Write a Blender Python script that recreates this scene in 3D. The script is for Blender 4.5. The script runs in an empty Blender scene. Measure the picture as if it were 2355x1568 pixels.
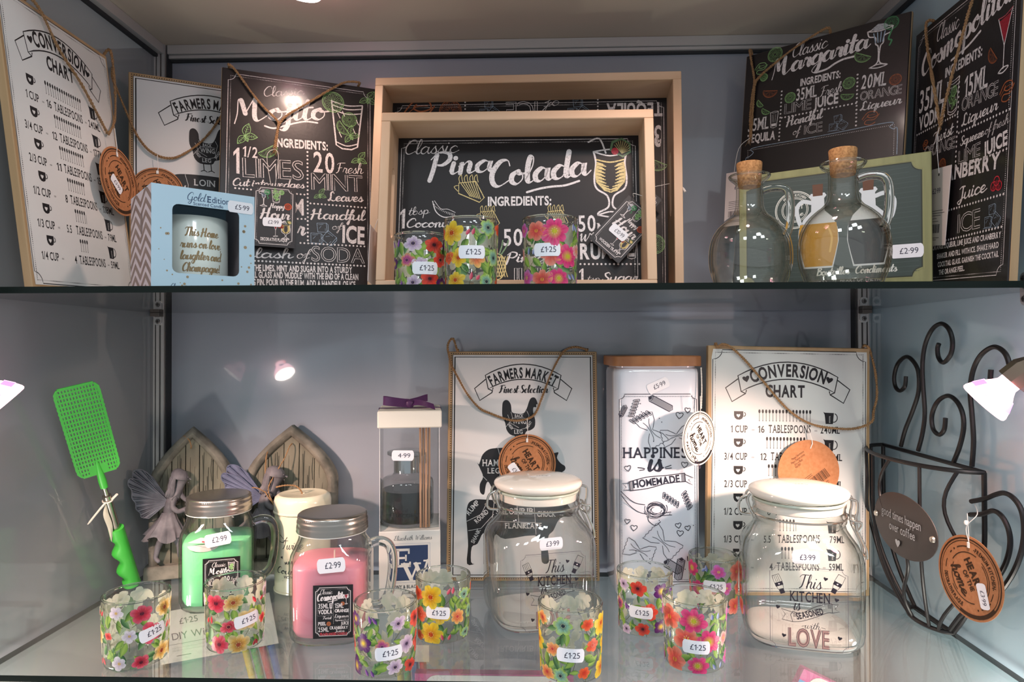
import bpy, math, random
from mathutils import Vector, Matrix
from mathutils.geometry import tessellate_polygon
C = bpy.context.scene.collection
PI = math.pi

# ---------------------------------------------------------------- camera, sky light, lamps outside, exposure
def setup_view():
    cam = bpy.data.objects.new('camera', bpy.data.cameras.new('camera'))
    cam.data.sensor_width = 36.0
    cam.data.lens = 1534.31 / 2355 * 36.0
    cam.data.clip_start = 0.01
    R = (0.9995, 0.0326, -0.0028); U = (0.0031, -0.0103, 0.9999); Fw = (-0.0326, 0.9994, 0.0104)
    R, U, Fw = Vector(R).normalized(), Vector(U), Vector(Fw).normalized()
    U = (U - R * U.dot(R)).normalized(); Fw = U.cross(R)
    cam.matrix_world = Matrix(((R.x, U.x, -Fw.x, 0), (R.y, U.y, -Fw.y, 0), (R.z, U.z, -Fw.z, 0), (0, 0, 0, 1)))
    C.objects.link(cam)
    bpy.context.scene.camera = cam
    w = bpy.data.worlds.new('shop_light'); bpy.context.scene.world = w
    w.use_nodes = True
    bg = w.node_tree.nodes['Background']
    bg.inputs['Color'].default_value = (0.88, 0.94, 1.0, 1)
    bg.inputs['Strength'].default_value = WORLD
    vs = bpy.context.scene.view_settings
    vs.view_transform = 'Standard'; vs.look = 'None'; vs.exposure = EXPOSURE; vs.gamma = 1.0
    vs.use_curve_mapping = False
    cy = bpy.context.scene.cycles
    cy.max_bounces = 14; cy.transparent_max_bounces = 48; cy.transmission_bounces = 10; cy.glossy_bounces = 5; cy.diffuse_bounces = 4
    cy.sample_clamp_indirect = 4.0
    cy.caustics_reflective = False; cy.caustics_refractive = False
WORLD = 0.82
EXPOSURE = -0.52
HALOGEN = 12.0          # watts of each low halogen lamp
CEILING_LAMP = 2.6
setup_view()
def area(name, loc, target, sx, sy, watts, col):
    l = bpy.data.lights.new(name, 'AREA'); l.shape = 'RECTANGLE'; l.size = sx; l.size_y = sy; l.energy = watts; l.color = col
    o = bpy.data.objects.new(name, l); o.location = loc
    o.rotation_euler = (Vector(target) - Vector(loc)).to_track_quat('-Z', 'Y').to_euler(); C.objects.link(o)
for k, (x, y, z) in enumerate(((-.9, -1.1, 1.5), (.1, -1.5, 1.6), (1.0, -1.2, 1.5), (.5, -.7, 1.35))): area('shop_ceiling_light', (x, y, z), (0.0, .8, -.1), .34, .24, 8.5, (0.88, 0.95, 1.0))

# ---------------------------------------------------------------- colours and materials
def L(c):
    if isinstance(c, str):
        c = [int(c[i:i + 2], 16) for i in (1, 3, 5)]
    return tuple((x / 255 / 12.92) if x / 255 <= 0.04045 else ((x / 255 + 0.055) / 1.055) ** 2.4 for x in c)
MATS = {}
def mat(name, col, rough=0.5, metal=0.0, spec=0.5, coat=0.0, noise=None, bump=None, sss=0.0):
    """noise=(scale, colour2, stretch) mixes a second colour; bump=(scale, strength)"""
    if name in MATS: return MATS[name]
    m = bpy.data.materials.new(name); m.use_nodes = True; MATS[name] = m
    nt = m.node_tree; b = nt.nodes['Principled BSDF']
    b.inputs['Base Color'].default_value = (*L(col), 1); b.inputs['Roughness'].default_value = rough
    b.inputs['Metallic'].default_value = metal; b.inputs['Specular IOR Level'].default_value = spec
    b.inputs['Coat Weight'].default_value = coat; b.inputs['Coat Roughness'].default_value = 0.12 if name == 'chalk_board' else 0.03
    if sss:
        b.inputs['Subsurface Weight'].default_value = sss; b.inputs['Subsurface Radius'].default_value = (0.01, 0.01, 0.01); b.inputs['Subsurface Scale'].default_value = 0.5
    if noise or bump:
        tc = nt.nodes.new('ShaderNodeTexCoord')
    if noise:
        mp = nt.nodes.new('ShaderNodeMapping'); mp.inputs['Scale'].default_value = noise[2] if len(noise) > 2 else (1, 1, 1)
        nz = nt.nodes.new('ShaderNodeTexNoise'); nz.inputs['Scale'].default_value = noise[0]; nz.inputs['Detail'].default_value = 5
        cr = nt.nodes.new('ShaderNodeValToRGB'); cr.color_ramp.elements[0].position = 0.35; cr.color_ramp.elements[1].position = 0.65
        cr.color_ramp.elements[0].color = (*L(col), 1); cr.color_ramp.elements[1].color = (*L(noise[1]), 1)
        nt.links.new(tc.outputs['Object'], mp.inputs[0]); nt.links.new(mp.outputs[0], nz.inputs['Vector'])
        nt.links.new(nz.outputs['Fac'], cr.inputs[0]); nt.links.new(cr.outputs[0], b.inputs['Base Color'])
    if bump:
        nz = nt.nodes.new('ShaderNodeTexNoise'); nz.inputs['Scale'].default_value = bump[0]; nz.inputs['Detail'].default_value = 6
        bp = nt.nodes.new('ShaderNodeBump'); bp.inputs['Strength'].default_value = bump[1]; bp.inputs['Distance'].default_value = 0.002
        nt.links.new(tc.outputs['Object'], nz.inputs['Vector']); nt.links.new(nz.outputs['Fac'], bp.inputs['Height']); nt.links.new(bp.outputs[0], b.inputs['Normal'])
    return m
def glass(name, tint='#ffffff', edge='#c9d2cc', refl=1.0, rough=0.01, haze=None):
    """clear glass: lets the light through, mirrors by Fresnel, tinted more where the path through it is long"""
    if name in MATS: return MATS[name]
    m = bpy.data.materials.new(name); m.use_nodes = True; MATS[name] = m
    nt = m.node_tree; N = nt.nodes; N.remove(N['Principled BSDF']); out = N['Material Output']
    lw = N.new('ShaderNodeLayerWeight'); lw.inputs['Blend'].default_value = 0.5
    def math_(op, a, b):
        n = N.new('ShaderNodeMath'); n.operation = op; n.use_clamp = True
        for i, x in enumerate((a, b)):
            if isinstance(x, (int, float)): n.inputs[i].default_value = x
            else: nt.links.new(x, n.inputs[i])
        return n.outputs[0]
    p5 = math_('POWER', lw.outputs['Facing'], 5.0)
    fr = math_('MULTIPLY', math_('ADD', math_('MULTIPLY', p5, 0.96), 0.04), refl)
    p3 = math_('POWER', lw.outputs['Facing'], 3.0)
    mx = N.new('ShaderNodeMix'); mx.data_type = 'RGBA'
    mx.inputs[6].default_value = (*L(tint), 1); mx.inputs[7].default_value = (*L(edge), 1); nt.links.new(p3, mx.inputs[0])
    tr = N.new('ShaderNodeBsdfTransparent'); nt.links.new(mx.outputs[2], tr.inputs[0])
    gl = N.new('ShaderNodeBsdfGlossy'); gl.inputs['Roughness'].default_value = rough
    sh = N.new('ShaderNodeMixShader'); nt.links.new(fr, sh.inputs[0])
    base = tr.outputs[0]
    if haze:                                   # (colour, amount): milky part that scatters light
        df = N.new('ShaderNodeBsdfDiffuse'); df.inputs[0].default_value = (*L(haze[0]), 1)
        s2 = N.new('ShaderNodeMixShader'); s2.inputs[0].default_value = haze[1]
        nt.links.new(base, s2.inputs[1]); nt.links.new(df.outputs[0], s2.inputs[2]); base = s2.outputs[0]
    nt.links.new(base, sh.inputs[1]); nt.links.new(gl.outputs[0], sh.inputs[2]); nt.links.new(sh.outputs[0], out.inputs[0])
    return m
def solid_glass(name, col='#fbfcfa', rough=0.0, ior=1.47):
    if name in MATS: return MATS[name]
    m = bpy.data.materials.new(name); m.use_nodes = True; MATS[name] = m
    nt = m.node_tree; nt.nodes.remove(nt.nodes['Principled BSDF'])
    g = nt.nodes.new('ShaderNodeBsdfGlass'); g.inputs['Color'].default_value = (*L(col), 1); g.inputs['IOR'].default_value = ior; g.inputs['Roughness'].default_value = rough
    nt.links.new(g.outputs[0], nt.nodes['Material Output'].inputs[0]); return m
def emit(name, col, strength):
    if name in MATS: return MATS[name]
    m = bpy.data.materials.new(name); m.use_nodes = True; MATS[name] = m
    b = m.node_tree.nodes['Principled BSDF']; b.inputs['Base Color'].default_value = (*L(col), 1)
    b.inputs['Emission Color'].default_value = (*L(col), 1); b.inputs['Emission Strength'].default_value = strength; b.inputs['Roughness'].default_value = 0.1
    return m
def ink(name, rough=0.45, spec=0.4, back=None, coat=0.0, worn=False):
    """printed colours, read from the mesh's own ink attribute; back = colour of the print's underside"""
    if name in MATS: return MATS[name]
    m = bpy.data.materials.new(name); m.use_nodes = True; MATS[name] = m
    nt = m.node_tree; b = nt.nodes['Principled BSDF']; b.inputs['Roughness'].default_value = rough; b.inputs['Specular IOR Level'].default_value = spec
    b.inputs['Coat Weight'].default_value = coat; b.inputs['Coat Roughness'].default_value = 0.08
    at = nt.nodes.new('ShaderNodeAttribute'); at.attribute_name = 'ink'
    src = at.outputs['Color']
    if back:
        ge = nt.nodes.new('ShaderNodeNewGeometry'); mx = nt.nodes.new('ShaderNodeMix'); mx.data_type = 'RGBA'
        mx.inputs[7].default_value = (*L(back), 1)
        nt.links.new(ge.outputs['Backfacing'], mx.inputs[0]); nt.links.new(src, mx.inputs[6]); src = mx.outputs[2]
        tl = nt.nodes.new('ShaderNodeBsdfTranslucent'); nt.links.new(src, tl.inputs[0])
        sh = nt.nodes.new('ShaderNodeMixShader'); sh.inputs[0].default_value = 0.35
        nt.links.new(b.outputs[0], sh.inputs[1]); nt.links.new(tl.outputs[0], sh.inputs[2]); nt.links.new(sh.outputs[0], nt.nodes['Material Output'].inputs[0])
    if worn:                                   # chalky, slightly rubbed print
        tc = nt.nodes.new('ShaderNodeTexCoord'); nz = nt.nodes.new('ShaderNodeTexNoise'); nz.inputs['Scale'].default_value = 520; nz.inputs['Detail'].default_value = 3
        cr = nt.nodes.new('ShaderNodeValToRGB'); cr.color_ramp.elements[0].position = .36; cr.color_ramp.elements[1].position = .46
        cr.color_ramp.elements[0].color = (.62, .61, .61, 1); cr.color_ramp.elements[1].color = (1, 1, 1, 1)
        mu = nt.nodes.new('ShaderNodeMix'); mu.data_type = 'RGBA'; mu.blend_type = 'MULTIPLY'; mu.inputs[0].default_value = 1.0
        nt.links.new(tc.outputs['Object'], nz.inputs['Vector']); nt.links.new(nz.outputs['Fac'], cr.inputs[0]); nt.links.new(src, mu.inputs[6]); nt.links.new(cr.outputs[0], mu.inputs[7]); src = mu.outputs[2]
    nt.links.new(src, b.inputs['Base Color'])
    return m

# ---------------------------------------------------------------- mesh builder
class MB:
    def __init__(s): s.v = []; s.f = []; s.m = []; s.cur = 0
    def add(s, vs, fs):
        o = len(s.v); s.v += [tuple(p) for p in vs]
        for f in fs: s.f.append(tuple(i + o for i in f)); s.m.append(s.cur)
        return s
    def box(s, x0, x1, y0, y1, z0, z1, M=None):
        vs = [(x, y, z) for z in (z0, z1) for y in (y0, y1) for x in (x0, x1)]
        if M: vs = [M @ Vector(p) for p in vs]
        return s.add(vs, [(0, 2, 3, 1), (4, 5, 7, 6), (0, 1, 5, 4), (2, 6, 7, 3), (0, 4, 6, 2), (1, 3, 7, 5)])
    def bbox(s, x0, x1, y0, y1, z0, z1, r=0.001, M=None):
        """box with its edges bevelled by r"""
        X = (x0, x1); Y = (y0, y1); Z = (z0, z1); sg = (1, -1); vs = []; idx = {}
        for i in (0, 1):
            for j in (0, 1):
                for k in (0, 1):
                    for a in range(3):
                        p = [X[i] + sg[i] * r, Y[j] + sg[j] * r, Z[k] + sg[k] * r]; p[a] = (X[i], Y[j], Z[k])[a]
                        idx[i, j, k, a] = len(vs); vs.append(p)
        fs = []
        for a in range(3):
            b, c = (a + 1) % 3, (a + 2) % 3
            for e in (0, 1):
                q = []
                for (u, w) in ((0, 0), (1, 0), (1, 1), (0, 1)):
                    t = [0, 0, 0]; t[a] = e; t[b] = u; t[c] = w; q.append(idx[t[0], t[1], t[2], a])
                fs.append(q if e else q[::-1])
        for a in range(3):
            b, c = (a + 1) % 3, (a + 2) % 3
            for u in (0, 1):
                for w in (0, 1):
                    t0 = [0, 0, 0]; t1 = [0, 0, 0]; t1[a] = 1
                    for t in (t0, t1): t[b] = u; t[c] = w
                    q = [idx[(*t0, b)], idx[(*t1, b)], idx[(*t1, c)], idx[(*t0, c)]]
                    fs.append(q if u == w else q[::-1])
        for i in (0, 1):
            for j in (0, 1):
                for k in (0, 1):
                    q = [idx[i, j, k, 0], idx[i, j, k, 1], idx[i, j, k, 2]]
                    fs.append(q if (i + j + k) % 2 else q[::-1])
        if M: vs = [M @ Vector(p) for p in vs]
        return s.add(vs, fs)
    def loft(s, rings, cap0=True, cap1=True, closed=True):
        n = len(rings[0]); vs = [p for r in rings for p in r]; fs = []
        for i in range(len(rings) - 1):
            for j in range(n if closed else n - 1):
                a = i * n + j; b = i * n + (j + 1) % n
                fs.append((a, b, b + n, a + n))
        if cap0: fs.append(tuple(range(n))[::-1])
        if cap1: fs.append(tuple(range((len(rings) - 1) * n, len(rings) * n)))
        return s.add(vs, fs)
    def lathe(s, prof, n=48, cx=0, cy=0, cap0=False, cap1=False):
        return s.loft([[(cx + r * math.cos(2 * PI * j / n), cy + r * math.sin(2 * PI * j / n), z) for j in range(n)] for r, z in prof], cap0, cap1)
    def sq(s, prof, n=64, cap0=False, cap1=False):
        """rings (half size, z, exponent): exponent 2 is a circle, larger is squarer"""
        R = []
        for a, z, p in prof:
            ring = []
            for j in range(n):
                t = 2 * PI * j / n; c, d = math.cos(t), math.sin(t)
                k = a / (abs(c) ** p + abs(d) ** p) ** (1 / p); ring.append((k * c, k * d, z))
            R.append(ring)
        return s.loft(R, cap0, cap1)
    def tube(s, pts, r, n=8, closed=False, cap=True, flat=1.0):
        P = [Vector(p) for p in pts]; m = len(P); rs = r if isinstance(r, (list, tuple)) else [r] * m
        T = []
        for i in range(m):
            a = P[(i - 1) % m] if (closed or i) else P[i]; b = P[(i + 1) % m] if (closed or i < m - 1) else P[i]
            d = b - a; T.append(d.normalized() if d.length > 1e-12 else Vector((0, 0, 1)))
        up = Vector((0, 0, 1)) if abs(T[0].z) < 0.9 else Vector((1, 0, 0))
        nrm = (up - T[0] * up.dot(T[0])).normalized(); rings = []
        for i in range(m):
            nrm = nrm - T[i] * nrm.dot(T[i])
            nrm = nrm.normalized() if nrm.length > 1e-9 else T[i].orthogonal().normalized()
            bi = T[i].cross(nrm)
            rings.append([P[i] + nrm * (rs[i] * math.cos(2 * PI * j / n)) + bi * (rs[i] * flat * math.sin(2 * PI * j / n)) for j in range(n)])
        if closed: rings.append(rings[0])
        return s.loft(rings, cap and not closed, cap and not closed)
    def prism(s, poly, y0, y1):
        """polygon in XZ drawn out along Y"""
        n = len(poly); vs = [(x, y0, z) for x, z in poly] + [(x, y1, z) for x, z in poly]
        tri = tessellate_polygon([[Vector((x, z, 0)) for x, z in poly]])
        area_ = sum(poly[i][0] * poly[(i + 1) % n][1] - poly[(i + 1) % n][0] * poly[i][1] for i in range(n))
        fs = []
        for t in tri:
            a, b, c = t; cr = (poly[b][0] - poly[a][0]) * (poly[c][1] - poly[a][1]) - (poly[c][0] - poly[a][0]) * (poly[b][1] - poly[a][1])
            if cr < 0: t = (a, c, b)
            fs.append(tuple(t)); fs.append(tuple(i + n for i in reversed(t)))
        for i in range(n):
            j = (i + 1) % n; q = (i, i + n, j + n, j)
            fs.append(q if area_ > 0 else q[::-1])
        return s.add(vs, fs)
    def build(s, name, m, parent=None, smooth=True, angle=40, bevel=0):
        me = bpy.data.meshes.new(name); me.from_pydata(s.v, [], s.f)
        ms = m if isinstance(m, (list, tuple)) else [m]
        for x in ms: me.materials.append(x)
        if len(ms) > 1: me.polygons.foreach_set('material_index', s.m)
        if smooth:
            me.polygons.foreach_set('use_smooth', [True] * len(me.polygons))
            me.set_sharp_from_angle(angle=math.radians(angle))
        me.validate(); me.update()
        o = bpy.data.objects.new(name, me); C.objects.link(o)
        if parent: o.parent = parent
        return o
def tag(o, label, cat, group=None, kind=None):
    o['label'] = label
    if cat: o['category'] = cat
    if group: o['group'] = group
    if kind: o['kind'] = kind
    return o
def thing(name, label, cat, loc=(0, 0, 0), rz=0.0, M=None, group=None):
    o = bpy.data.objects.new(name, None); o.empty_display_size = 0.01; C.objects.link(o)
    if M: o.matrix_world = M
    else: o.location = loc; o.rotation_euler = (0, 0, rz)
    return tag(o, label, cat, group)
def struct(o): o['kind'] = 'structure'; return o
def spline(pts, k=6, closed=False):
    P = [Vector(p) for p in pts]; n = len(P); out = []
    for i in range(n if closed else n - 1):
        g = lambda j: P[j % n] if closed else P[max(0, min(n - 1, j))]
        a, b, c, d = g(i - 1), g(i), g(i + 1), g(i + 2)
        for q in range(k):
            t = q / k
            out.append(0.5 * ((2 * b) + (c - a) * t + (2 * a - 5 * b + 4 * c - d) * t * t + (3 * b - a - 3 * c + d) * t ** 3))
    if not closed: out.append(P[-1])
    return out

# ---------------------------------------------------------------- lettering
GL = {}
_fc = bpy.data.curves.new('glyphs', 'FONT'); _fo = bpy.data.objects.new('glyphs', _fc); C.objects.link(_fo); _fc.resolution_u = 3
def glyph(ch, off):
    if ch in 'MWmw' and off > .01: off *= .3
    k = (ch, off)
    if k in GL: return GL[k]
    if ch == '1':
        t = .098 + 2 * off; lp = [(.15, 0), (.15 + t, 0), (.15 + t, .69), (.15 + t * .45, .69), (0, .56), (0, .46), (.15, .55)]
        GL[k] = (lp, [tuple(q) for q in tessellate_polygon([[Vector((a, b, 0)) for a, b in lp]])], [lp], .15 + t); return GL[k]
    _fc.body = ch; _fc.offset = off
    def read(fm):
        _fc.fill_mode = fm; bpy.context.view_layer.update()
        e = _fo.evaluated_get(bpy.context.evaluated_depsgraph_get()); me = e.to_mesh()
        V = [(p.co.x, p.co.y) for p in me.vertices]; Fs = [tuple(q.vertices) for q in me.polygons]; E = [tuple(q.vertices) for q in me.edges]
        e.to_mesh_clear(); return V, Fs, E
    _fc.fill_mode = 'FRONT'
    V, Fs, _ = read('FRONT'); V2, _, E = read('NONE')
    nb = {}
    for a, b in E: nb.setdefault(a, []).append(b); nb.setdefault(b, []).append(a)
    seen = set(); loops = []
    for s0 in nb:
        if s0 in seen: continue
        lp = [s0]; seen.add(s0); cur = s0
        while True:
            nx = [q for q in nb[cur] if q not in seen]
            if not nx: break
            cur = nx[0]; seen.add(cur); lp.append(cur)
        loops.append([V2[i] for i in lp])
    if V: x0 = min(p[0] for p in V); x1 = max(p[0] for p in V)
    else: x0, x1 = 0, 0
    GL[k] = ([(x - x0, y) for x, y in V], Fs, [[(x - x0, y) for x, y in l] for l in loops], x1 - x0)
    return GL[k]
# brush-script alphabet: strokes through points, x-height 1, baseline 0; (advance, strokes)
SC = {
'a': (1.02, ['.75,.82 .45,1 .1,.6 .13,.12 .4,0 .7,.4 .8,.95 .74,.3 .9,.02 1.15,.3']),
'b': (.88, ['0,.2 .38,1.3 .42,1.95 .25,1.9 .15,1.2 .15,.3 .38,0 .68,.25 .72,.75 .5,.95 .2,.6']),
'c': (.82, ['.75,.8 .5,1 .15,.7 .1,.25 .4,0 .95,.35']),
'd': (1.02, ['.75,.82 .45,1 .1,.6 .13,.12 .4,0 .7,.4 .98,2', '.98,2 .78,.4 .92,.02 1.15,.3']),
'e': (.8, ['.1,.4 .5,.5 .68,.8 .48,1 .15,.7 .1,.25 .4,0 .95,.35']),
'f': (.6, ['0,.2 .4,1.1 .72,1.9 .55,2.05 .38,1.4 .25,0 .1,-.9 -.05,-.75 .2,-.1 .65,.3', '.05,1 .65,1.05']),
'g': (.98, ['.75,.82 .45,1 .1,.6 .13,.15 .4,.05 .7,.4 .8,.95', '.8,.95 .7,-.4 .42,-.95 .12,-.7 .4,-.2 1.1,.3']),
'h': (.92, ['0,.2 .38,1.2 .48,1.9 .32,2 .2,1.4 .1,0', '.12,.4 .42,.97 .65,.85 .58,.25 .72,0 1.02,.3']),
'i': (.48, ['0,.25 .2,.95', '.2,.95 .12,.25 .26,0 .58,.3', '.28,1.4 .29,1.45']),
'j': (.48, ['0,.25 .25,.95', '.25,.95 .18,-.4 -.08,-.95 -.38,-.7 0,-.2 .58,.3', '.32,1.4 .33,1.45']),
'k': (.86, ['0,.2 .38,1.2 .48,1.9 .32,2 .2,1.4 .1,0', '.15,.4 .55,.98 .62,.75 .22,.48 .52,.05 .95,.3']),
'l': (.48, ['0,.2 .4,1.2 .48,1.9 .32,2 .16,1.3 .12,.25 .3,0 .6,.3']),
'm': (1.3, ['.0,.6 .15,.97 .1,0', '.12,.35 .38,.97 .55,.85 .48,0', '.5,.35 .76,.97 .95,.82 .88,.2 1.02,0 1.35,.3']),
'n': (.92, ['.0,.6 .15,.97 .1,0', '.12,.35 .42,.98 .62,.82 .56,.2 .7,0 1.02,.3']),
'o': (.86, ['.5,1 .15,.75 .1,.25 .38,0 .68,.3 .7,.75 .48,1 .58,.75 .98,.78']),
'p': (.92, ['.0,.5 .22,1 .15,.1 .08,-.95', '.15,.3 .42,.98 .72,.75 .66,.2 .38,.02 .2,.15', '.5,.02 1.02,.3']),
'q': (.98, ['.75,.82 .45,1 .1,.6 .13,.15 .4,.05 .7,.4 .8,.95', '.8,.95 .7,-.9 .95,-.3 1.08,.3']),
'r': (.74, ['0,.25 .2,1.05 .28,.92 .55,.88 .48,.25 .62,0 .84,.3']),
's': (.7, ['0,.2 .42,1.05 .42,.85 .58,.35 .45,.02 .15,.05 .1,.2', '.45,.02 .8,.3']),
't': (.54, ['0,.25 .38,1.75', '.36,1.75 .15,.4 .28,0 .64,.3', '.0,1.1 .62,1.15']),
'u': (1.0, ['0,.6 .12,.97 .06,.25 .28,0 .6,.4 .76,.97', '.76,.97 .7,.25 .85,0 1.1,.3']),
'v': (.8, ['0,.6 .1,.97 .15,.3 .32,0 .62,.4 .68,.97 .9,.8']),
'w': (1.2, ['0,.6 .1,.97 .1,.2 .28,0 .52,.4 .6,.95', '.6,.95 .55,.25 .75,0 1,.4 1.05,.97 1.3,.8']),
'x': (.85, ['0,.7 .2,.95 .55,.05 .9,.3', '.7,.95 .05,.05']),
'y': (1.0, ['0,.6 .12,.97 .06,.35 .28,.1 .6,.4 .76,.97', '.76,.97 .65,-.4 .4,-.95 .1,-.7 .4,-.2 1.1,.3']),
'z': (.8, ['.05,.85 .7,.9 .1,.05 .9,.1']),
'A': (1.5, ['.0,.1 .3,.1 1.0,2', '1.0,2 .95,.3 1.1,0 1.5,.3', '.35,.8 1.1,.85']),
'B': (1.15, ['.4,1.9 .2,0', '.1,1.6 .6,2 1.0,1.6 .4,1.05 1.05,.9 1.0,.2 .5,0 .1,.15']),
'C': (1.1, ['1.1,1.5 .98,1.95 .55,1.9 .12,1.1 .15,.3 .5,0 1.15,.45']),
'D': (1.4, ['.4,1.9 .2,.1', '.1,1.6 .7,2 1.25,1.3 1.0,.3 .5,0 .05,.1']),
'E': (1.1, ['1.0,1.7 .7,2 .3,1.6 .65,1.1 .15,.6 .3,.05 1.0,.3']),
'F': (1.1, ['.55,1.8 .4,.4 .1,0', '.1,1.6 .4,1.9 1.3,1.95', '.3,.95 .9,1.05']),
'G': (1.3, ['1.1,1.5 .98,1.95 .55,1.9 .12,1.1 .15,.3 .5,0 .95,.3 1.0,.9', '1.0,.9 .95,-.5 .6,-.9 .4,-.6 1.3,.3']),
'H': (1.5, ['.15,1.5 .35,1.95 .3,.9 .1,-.1', '1.1,1.95 .95,.3 1.1,0 1.5,.3', '.0,.8 .5,1.0 1.2,1.05']),
'J': (1.0, ['.2,1.7 .5,1.95 1.0,1.9', '.75,1.9 .65,.2 .35,-.6 .0,-.3 .4,.0 1.0,.3']),
'L': (1.15, ['.85,1.6 .7,2 .4,1.7 .4,.7 .12,.05 .0,.25 .4,.22 .85,0 1.2,.3']),
'M': (1.85, ['.05,-.3 .2,.6 .25,1.7 .3,1.9', '.3,1.9 .42,1.8 .62,.6', '.62,.6 1.05,1.85 1.15,1.9', '1.15,1.9 1.1,.4 1.25,-.05 1.5,.1 1.85,.5']),
'P': (1.15, ['.4,1.8 .25,.4 .1,-.5', '.1,1.4 .5,2 1.05,1.85 1.1,1.3 .75,.85 .35,.9']),
'R': (1.35, ['.4,1.9 .2,0', '.1,1.6 .6,2 1.05,1.6 .4,.95 .95,.1 1.4,.3']),
'S': (1.05, ['1.0,1.6 .85,2 .4,1.75 .5,1.15 .85,.6 .5,0 .05,.2 .1,.5', '.5,0 1.1,.3']),
'T': (1.1, ['.7,1.9 .5,.4 .2,0', '.0,1.6 .3,1.95 1.2,1.95']),
'W': (1.9, ['.1,1.5 .3,1.95 .3,.5 .4,.05', '.4,.05 .95,1.6', '.95,1.6 .9,.3 1.05,.05', '1.05,.05 1.5,1.2 1.6,1.9 1.9,1.6']),
}
SERIF = {'A': '0b 1b', 'B': '0b 0t', 'C': '', 'D': '0b 0t', 'E': '0b 0t', 'F': '0b 0t', 'G': '', 'H': '0b 0t 1b 1t', 'I': '.5b .5t', 'J': '.7t', 'K': '0b 0t 1b 1t', 'L': '0b 0t', 'M': '0b 0t 1b 1t',
 'N': '0b 0t 1t', 'O': '', 'P': '0b 0t', 'R': '0b 0t 1b', 'S': '', 'T': '.5b', 'U': '0t 1t', 'W': '0t 1t', 'V': '0t 1t', 'Y': '.5b 0t 1t', '1': '.75b'}
INK = {'w': (226, 220, 220), 'k': (24, 24, 28), 'g': (140, 186, 120), 'G': (70, 140, 92), 'o': (170, 96, 58), 'y': (216, 196, 132), 'r': (200, 44, 62), 'b': (150, 170, 190), 'n': (60, 42, 28), 'p': (30, 26, 28)}
class Pr:
    """flat print: polygons in millimetres, x right, y down, every polygon its own ink"""
    def __init__(s, col='w'): s.v = []; s.f = []; s.c = []; s.k = 0; s.col = col; s.lay = []
    def ci(s, c):
        c = s.col if c is None else c
        return L(INK[c]) if isinstance(c, str) and c in INK else L(c)
    def add(s, pts, faces, col=None, cols=None):
        o = len(s.v); s.v += [tuple(p[:2]) for p in pts]; s.lay += [s.k] * len(pts)
        cc = s.ci(col); s.c += cols if cols else [cc] * len(pts)
        s.f += [tuple(i + o for i in f) for f in faces]
    def poly(s, pts, col=None):
        s.add(pts, tessellate_polygon([[Vector((p[0], p[1], 0)) for p in pts]]), col)
    def disc(s, x, y, r, col=None, n=8, ry=None, ang=0):
        ry = ry or r; ca, sa = math.cos(ang), math.sin(ang)
        P = []
        for i in range(n):
            a, b = r * math.cos(2 * PI * i / n), ry * math.sin(2 * PI * i / n); P.append((x + a * ca - b * sa, y + a * sa + b * ca))
        s.add(P, [tuple(range(n))], col)
    def stroke(s, pts, w, col=None, closed=False, brush=None, cap=True):
        P = [Vector((p[0], p[1])) for p in pts]; n = len(P)
        if n < 2: return
        Lf = []; Rt = []
        for i in range(n):
            a = P[(i - 1) % n] if (closed or i) else P[i]; b = P[(i + 1) % n] if (closed or i < n - 1) else P[i]
            d = (b - a); d = d.normalized() if d.length > 1e-9 else Vector((1, 0))
            ww = w
            if brush is not None:        # heavy going down, light going up
                ww = w * (brush + (1 - brush) * max(0.0, min(1.0, 0.35 + 0.75 * d.y)))
            nn = Vector((-d.y, d.x)) * (ww / 2); Lf.append(P[i] + nn); Rt.append(P[i] - nn)
        if closed: Lf.append(Lf[0]); Rt.append(Rt[0])
        m = len(Lf)
        s.add(Lf + Rt, [(i, i + 1, m + i + 1, m + i) for i in range(m - 1)], col)
        s.k += .01
        if cap and not closed and w > 0.5:
            for q in (0, -1): s.disc(P[q].x, P[q].y, (Lf[q] - Rt[q]).length / 2, col, 8)
    def line(s, *p, w=.5, col=None, closed=False): s.stroke(p, w, col, closed)
    def curve(s, pts, w, col=None, closed=False, k=5): s.stroke([(p.x, p.y) for p in spline([(a, b, 0) for a, b in pts], k, closed)], w, col, closed)
    def arc(s, cx, cy, r, a0, a1, w, col=None, n=None, ry=None):
        n = n or max(4, int(abs(a1 - a0) * 7)); ry = ry or r
        s.stroke([(cx + r * math.cos(a0 + (a1 - a0) * i / n), cy + ry * math.sin(a0 + (a1 - a0) * i / n)) for i in range(n + 1)], w, col, cap=False)
    def ring(s, cx, cy, r, w, col=None, n=24, ry=None):
        ry = ry or r; s.stroke([(cx + r * math.cos(2 * PI * i / n), cy + ry * math.sin(2 * PI * i / n)) for i in range(n)], w, col, closed=True)
    def dots(s, x0, y0, x1, y1, step=3.0, r=.6, col=None, jit=0):
        n = max(1, int(math.hypot(x1 - x0, y1 - y0) / step))
        for i in range(n + 1):
            t = i / n; s.disc(x0 + (x1 - x0) * t, y0 + (y1 - y0) * t, r * (1 + jit * math.sin(i * 12.9)), col, 6)
    def heart(s, x, y, r, col=None, outline=0, ang=0):
        P = []
        for i in range(20):
            t = 2 * PI * i / 20; a = .95 * math.sin(t) ** 3 * r; b = -(0.8 * math.cos(t) - .32 * math.cos(2 * t) - .12 * math.cos(3 * t)) * r
            P.append((x + a * math.cos(ang) - b * math.sin(ang), y + a * math.sin(ang) + b * math.cos(ang)))
        if outline: s.stroke(P, outline, col, True)
        else: s.poly(P, col)
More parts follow.
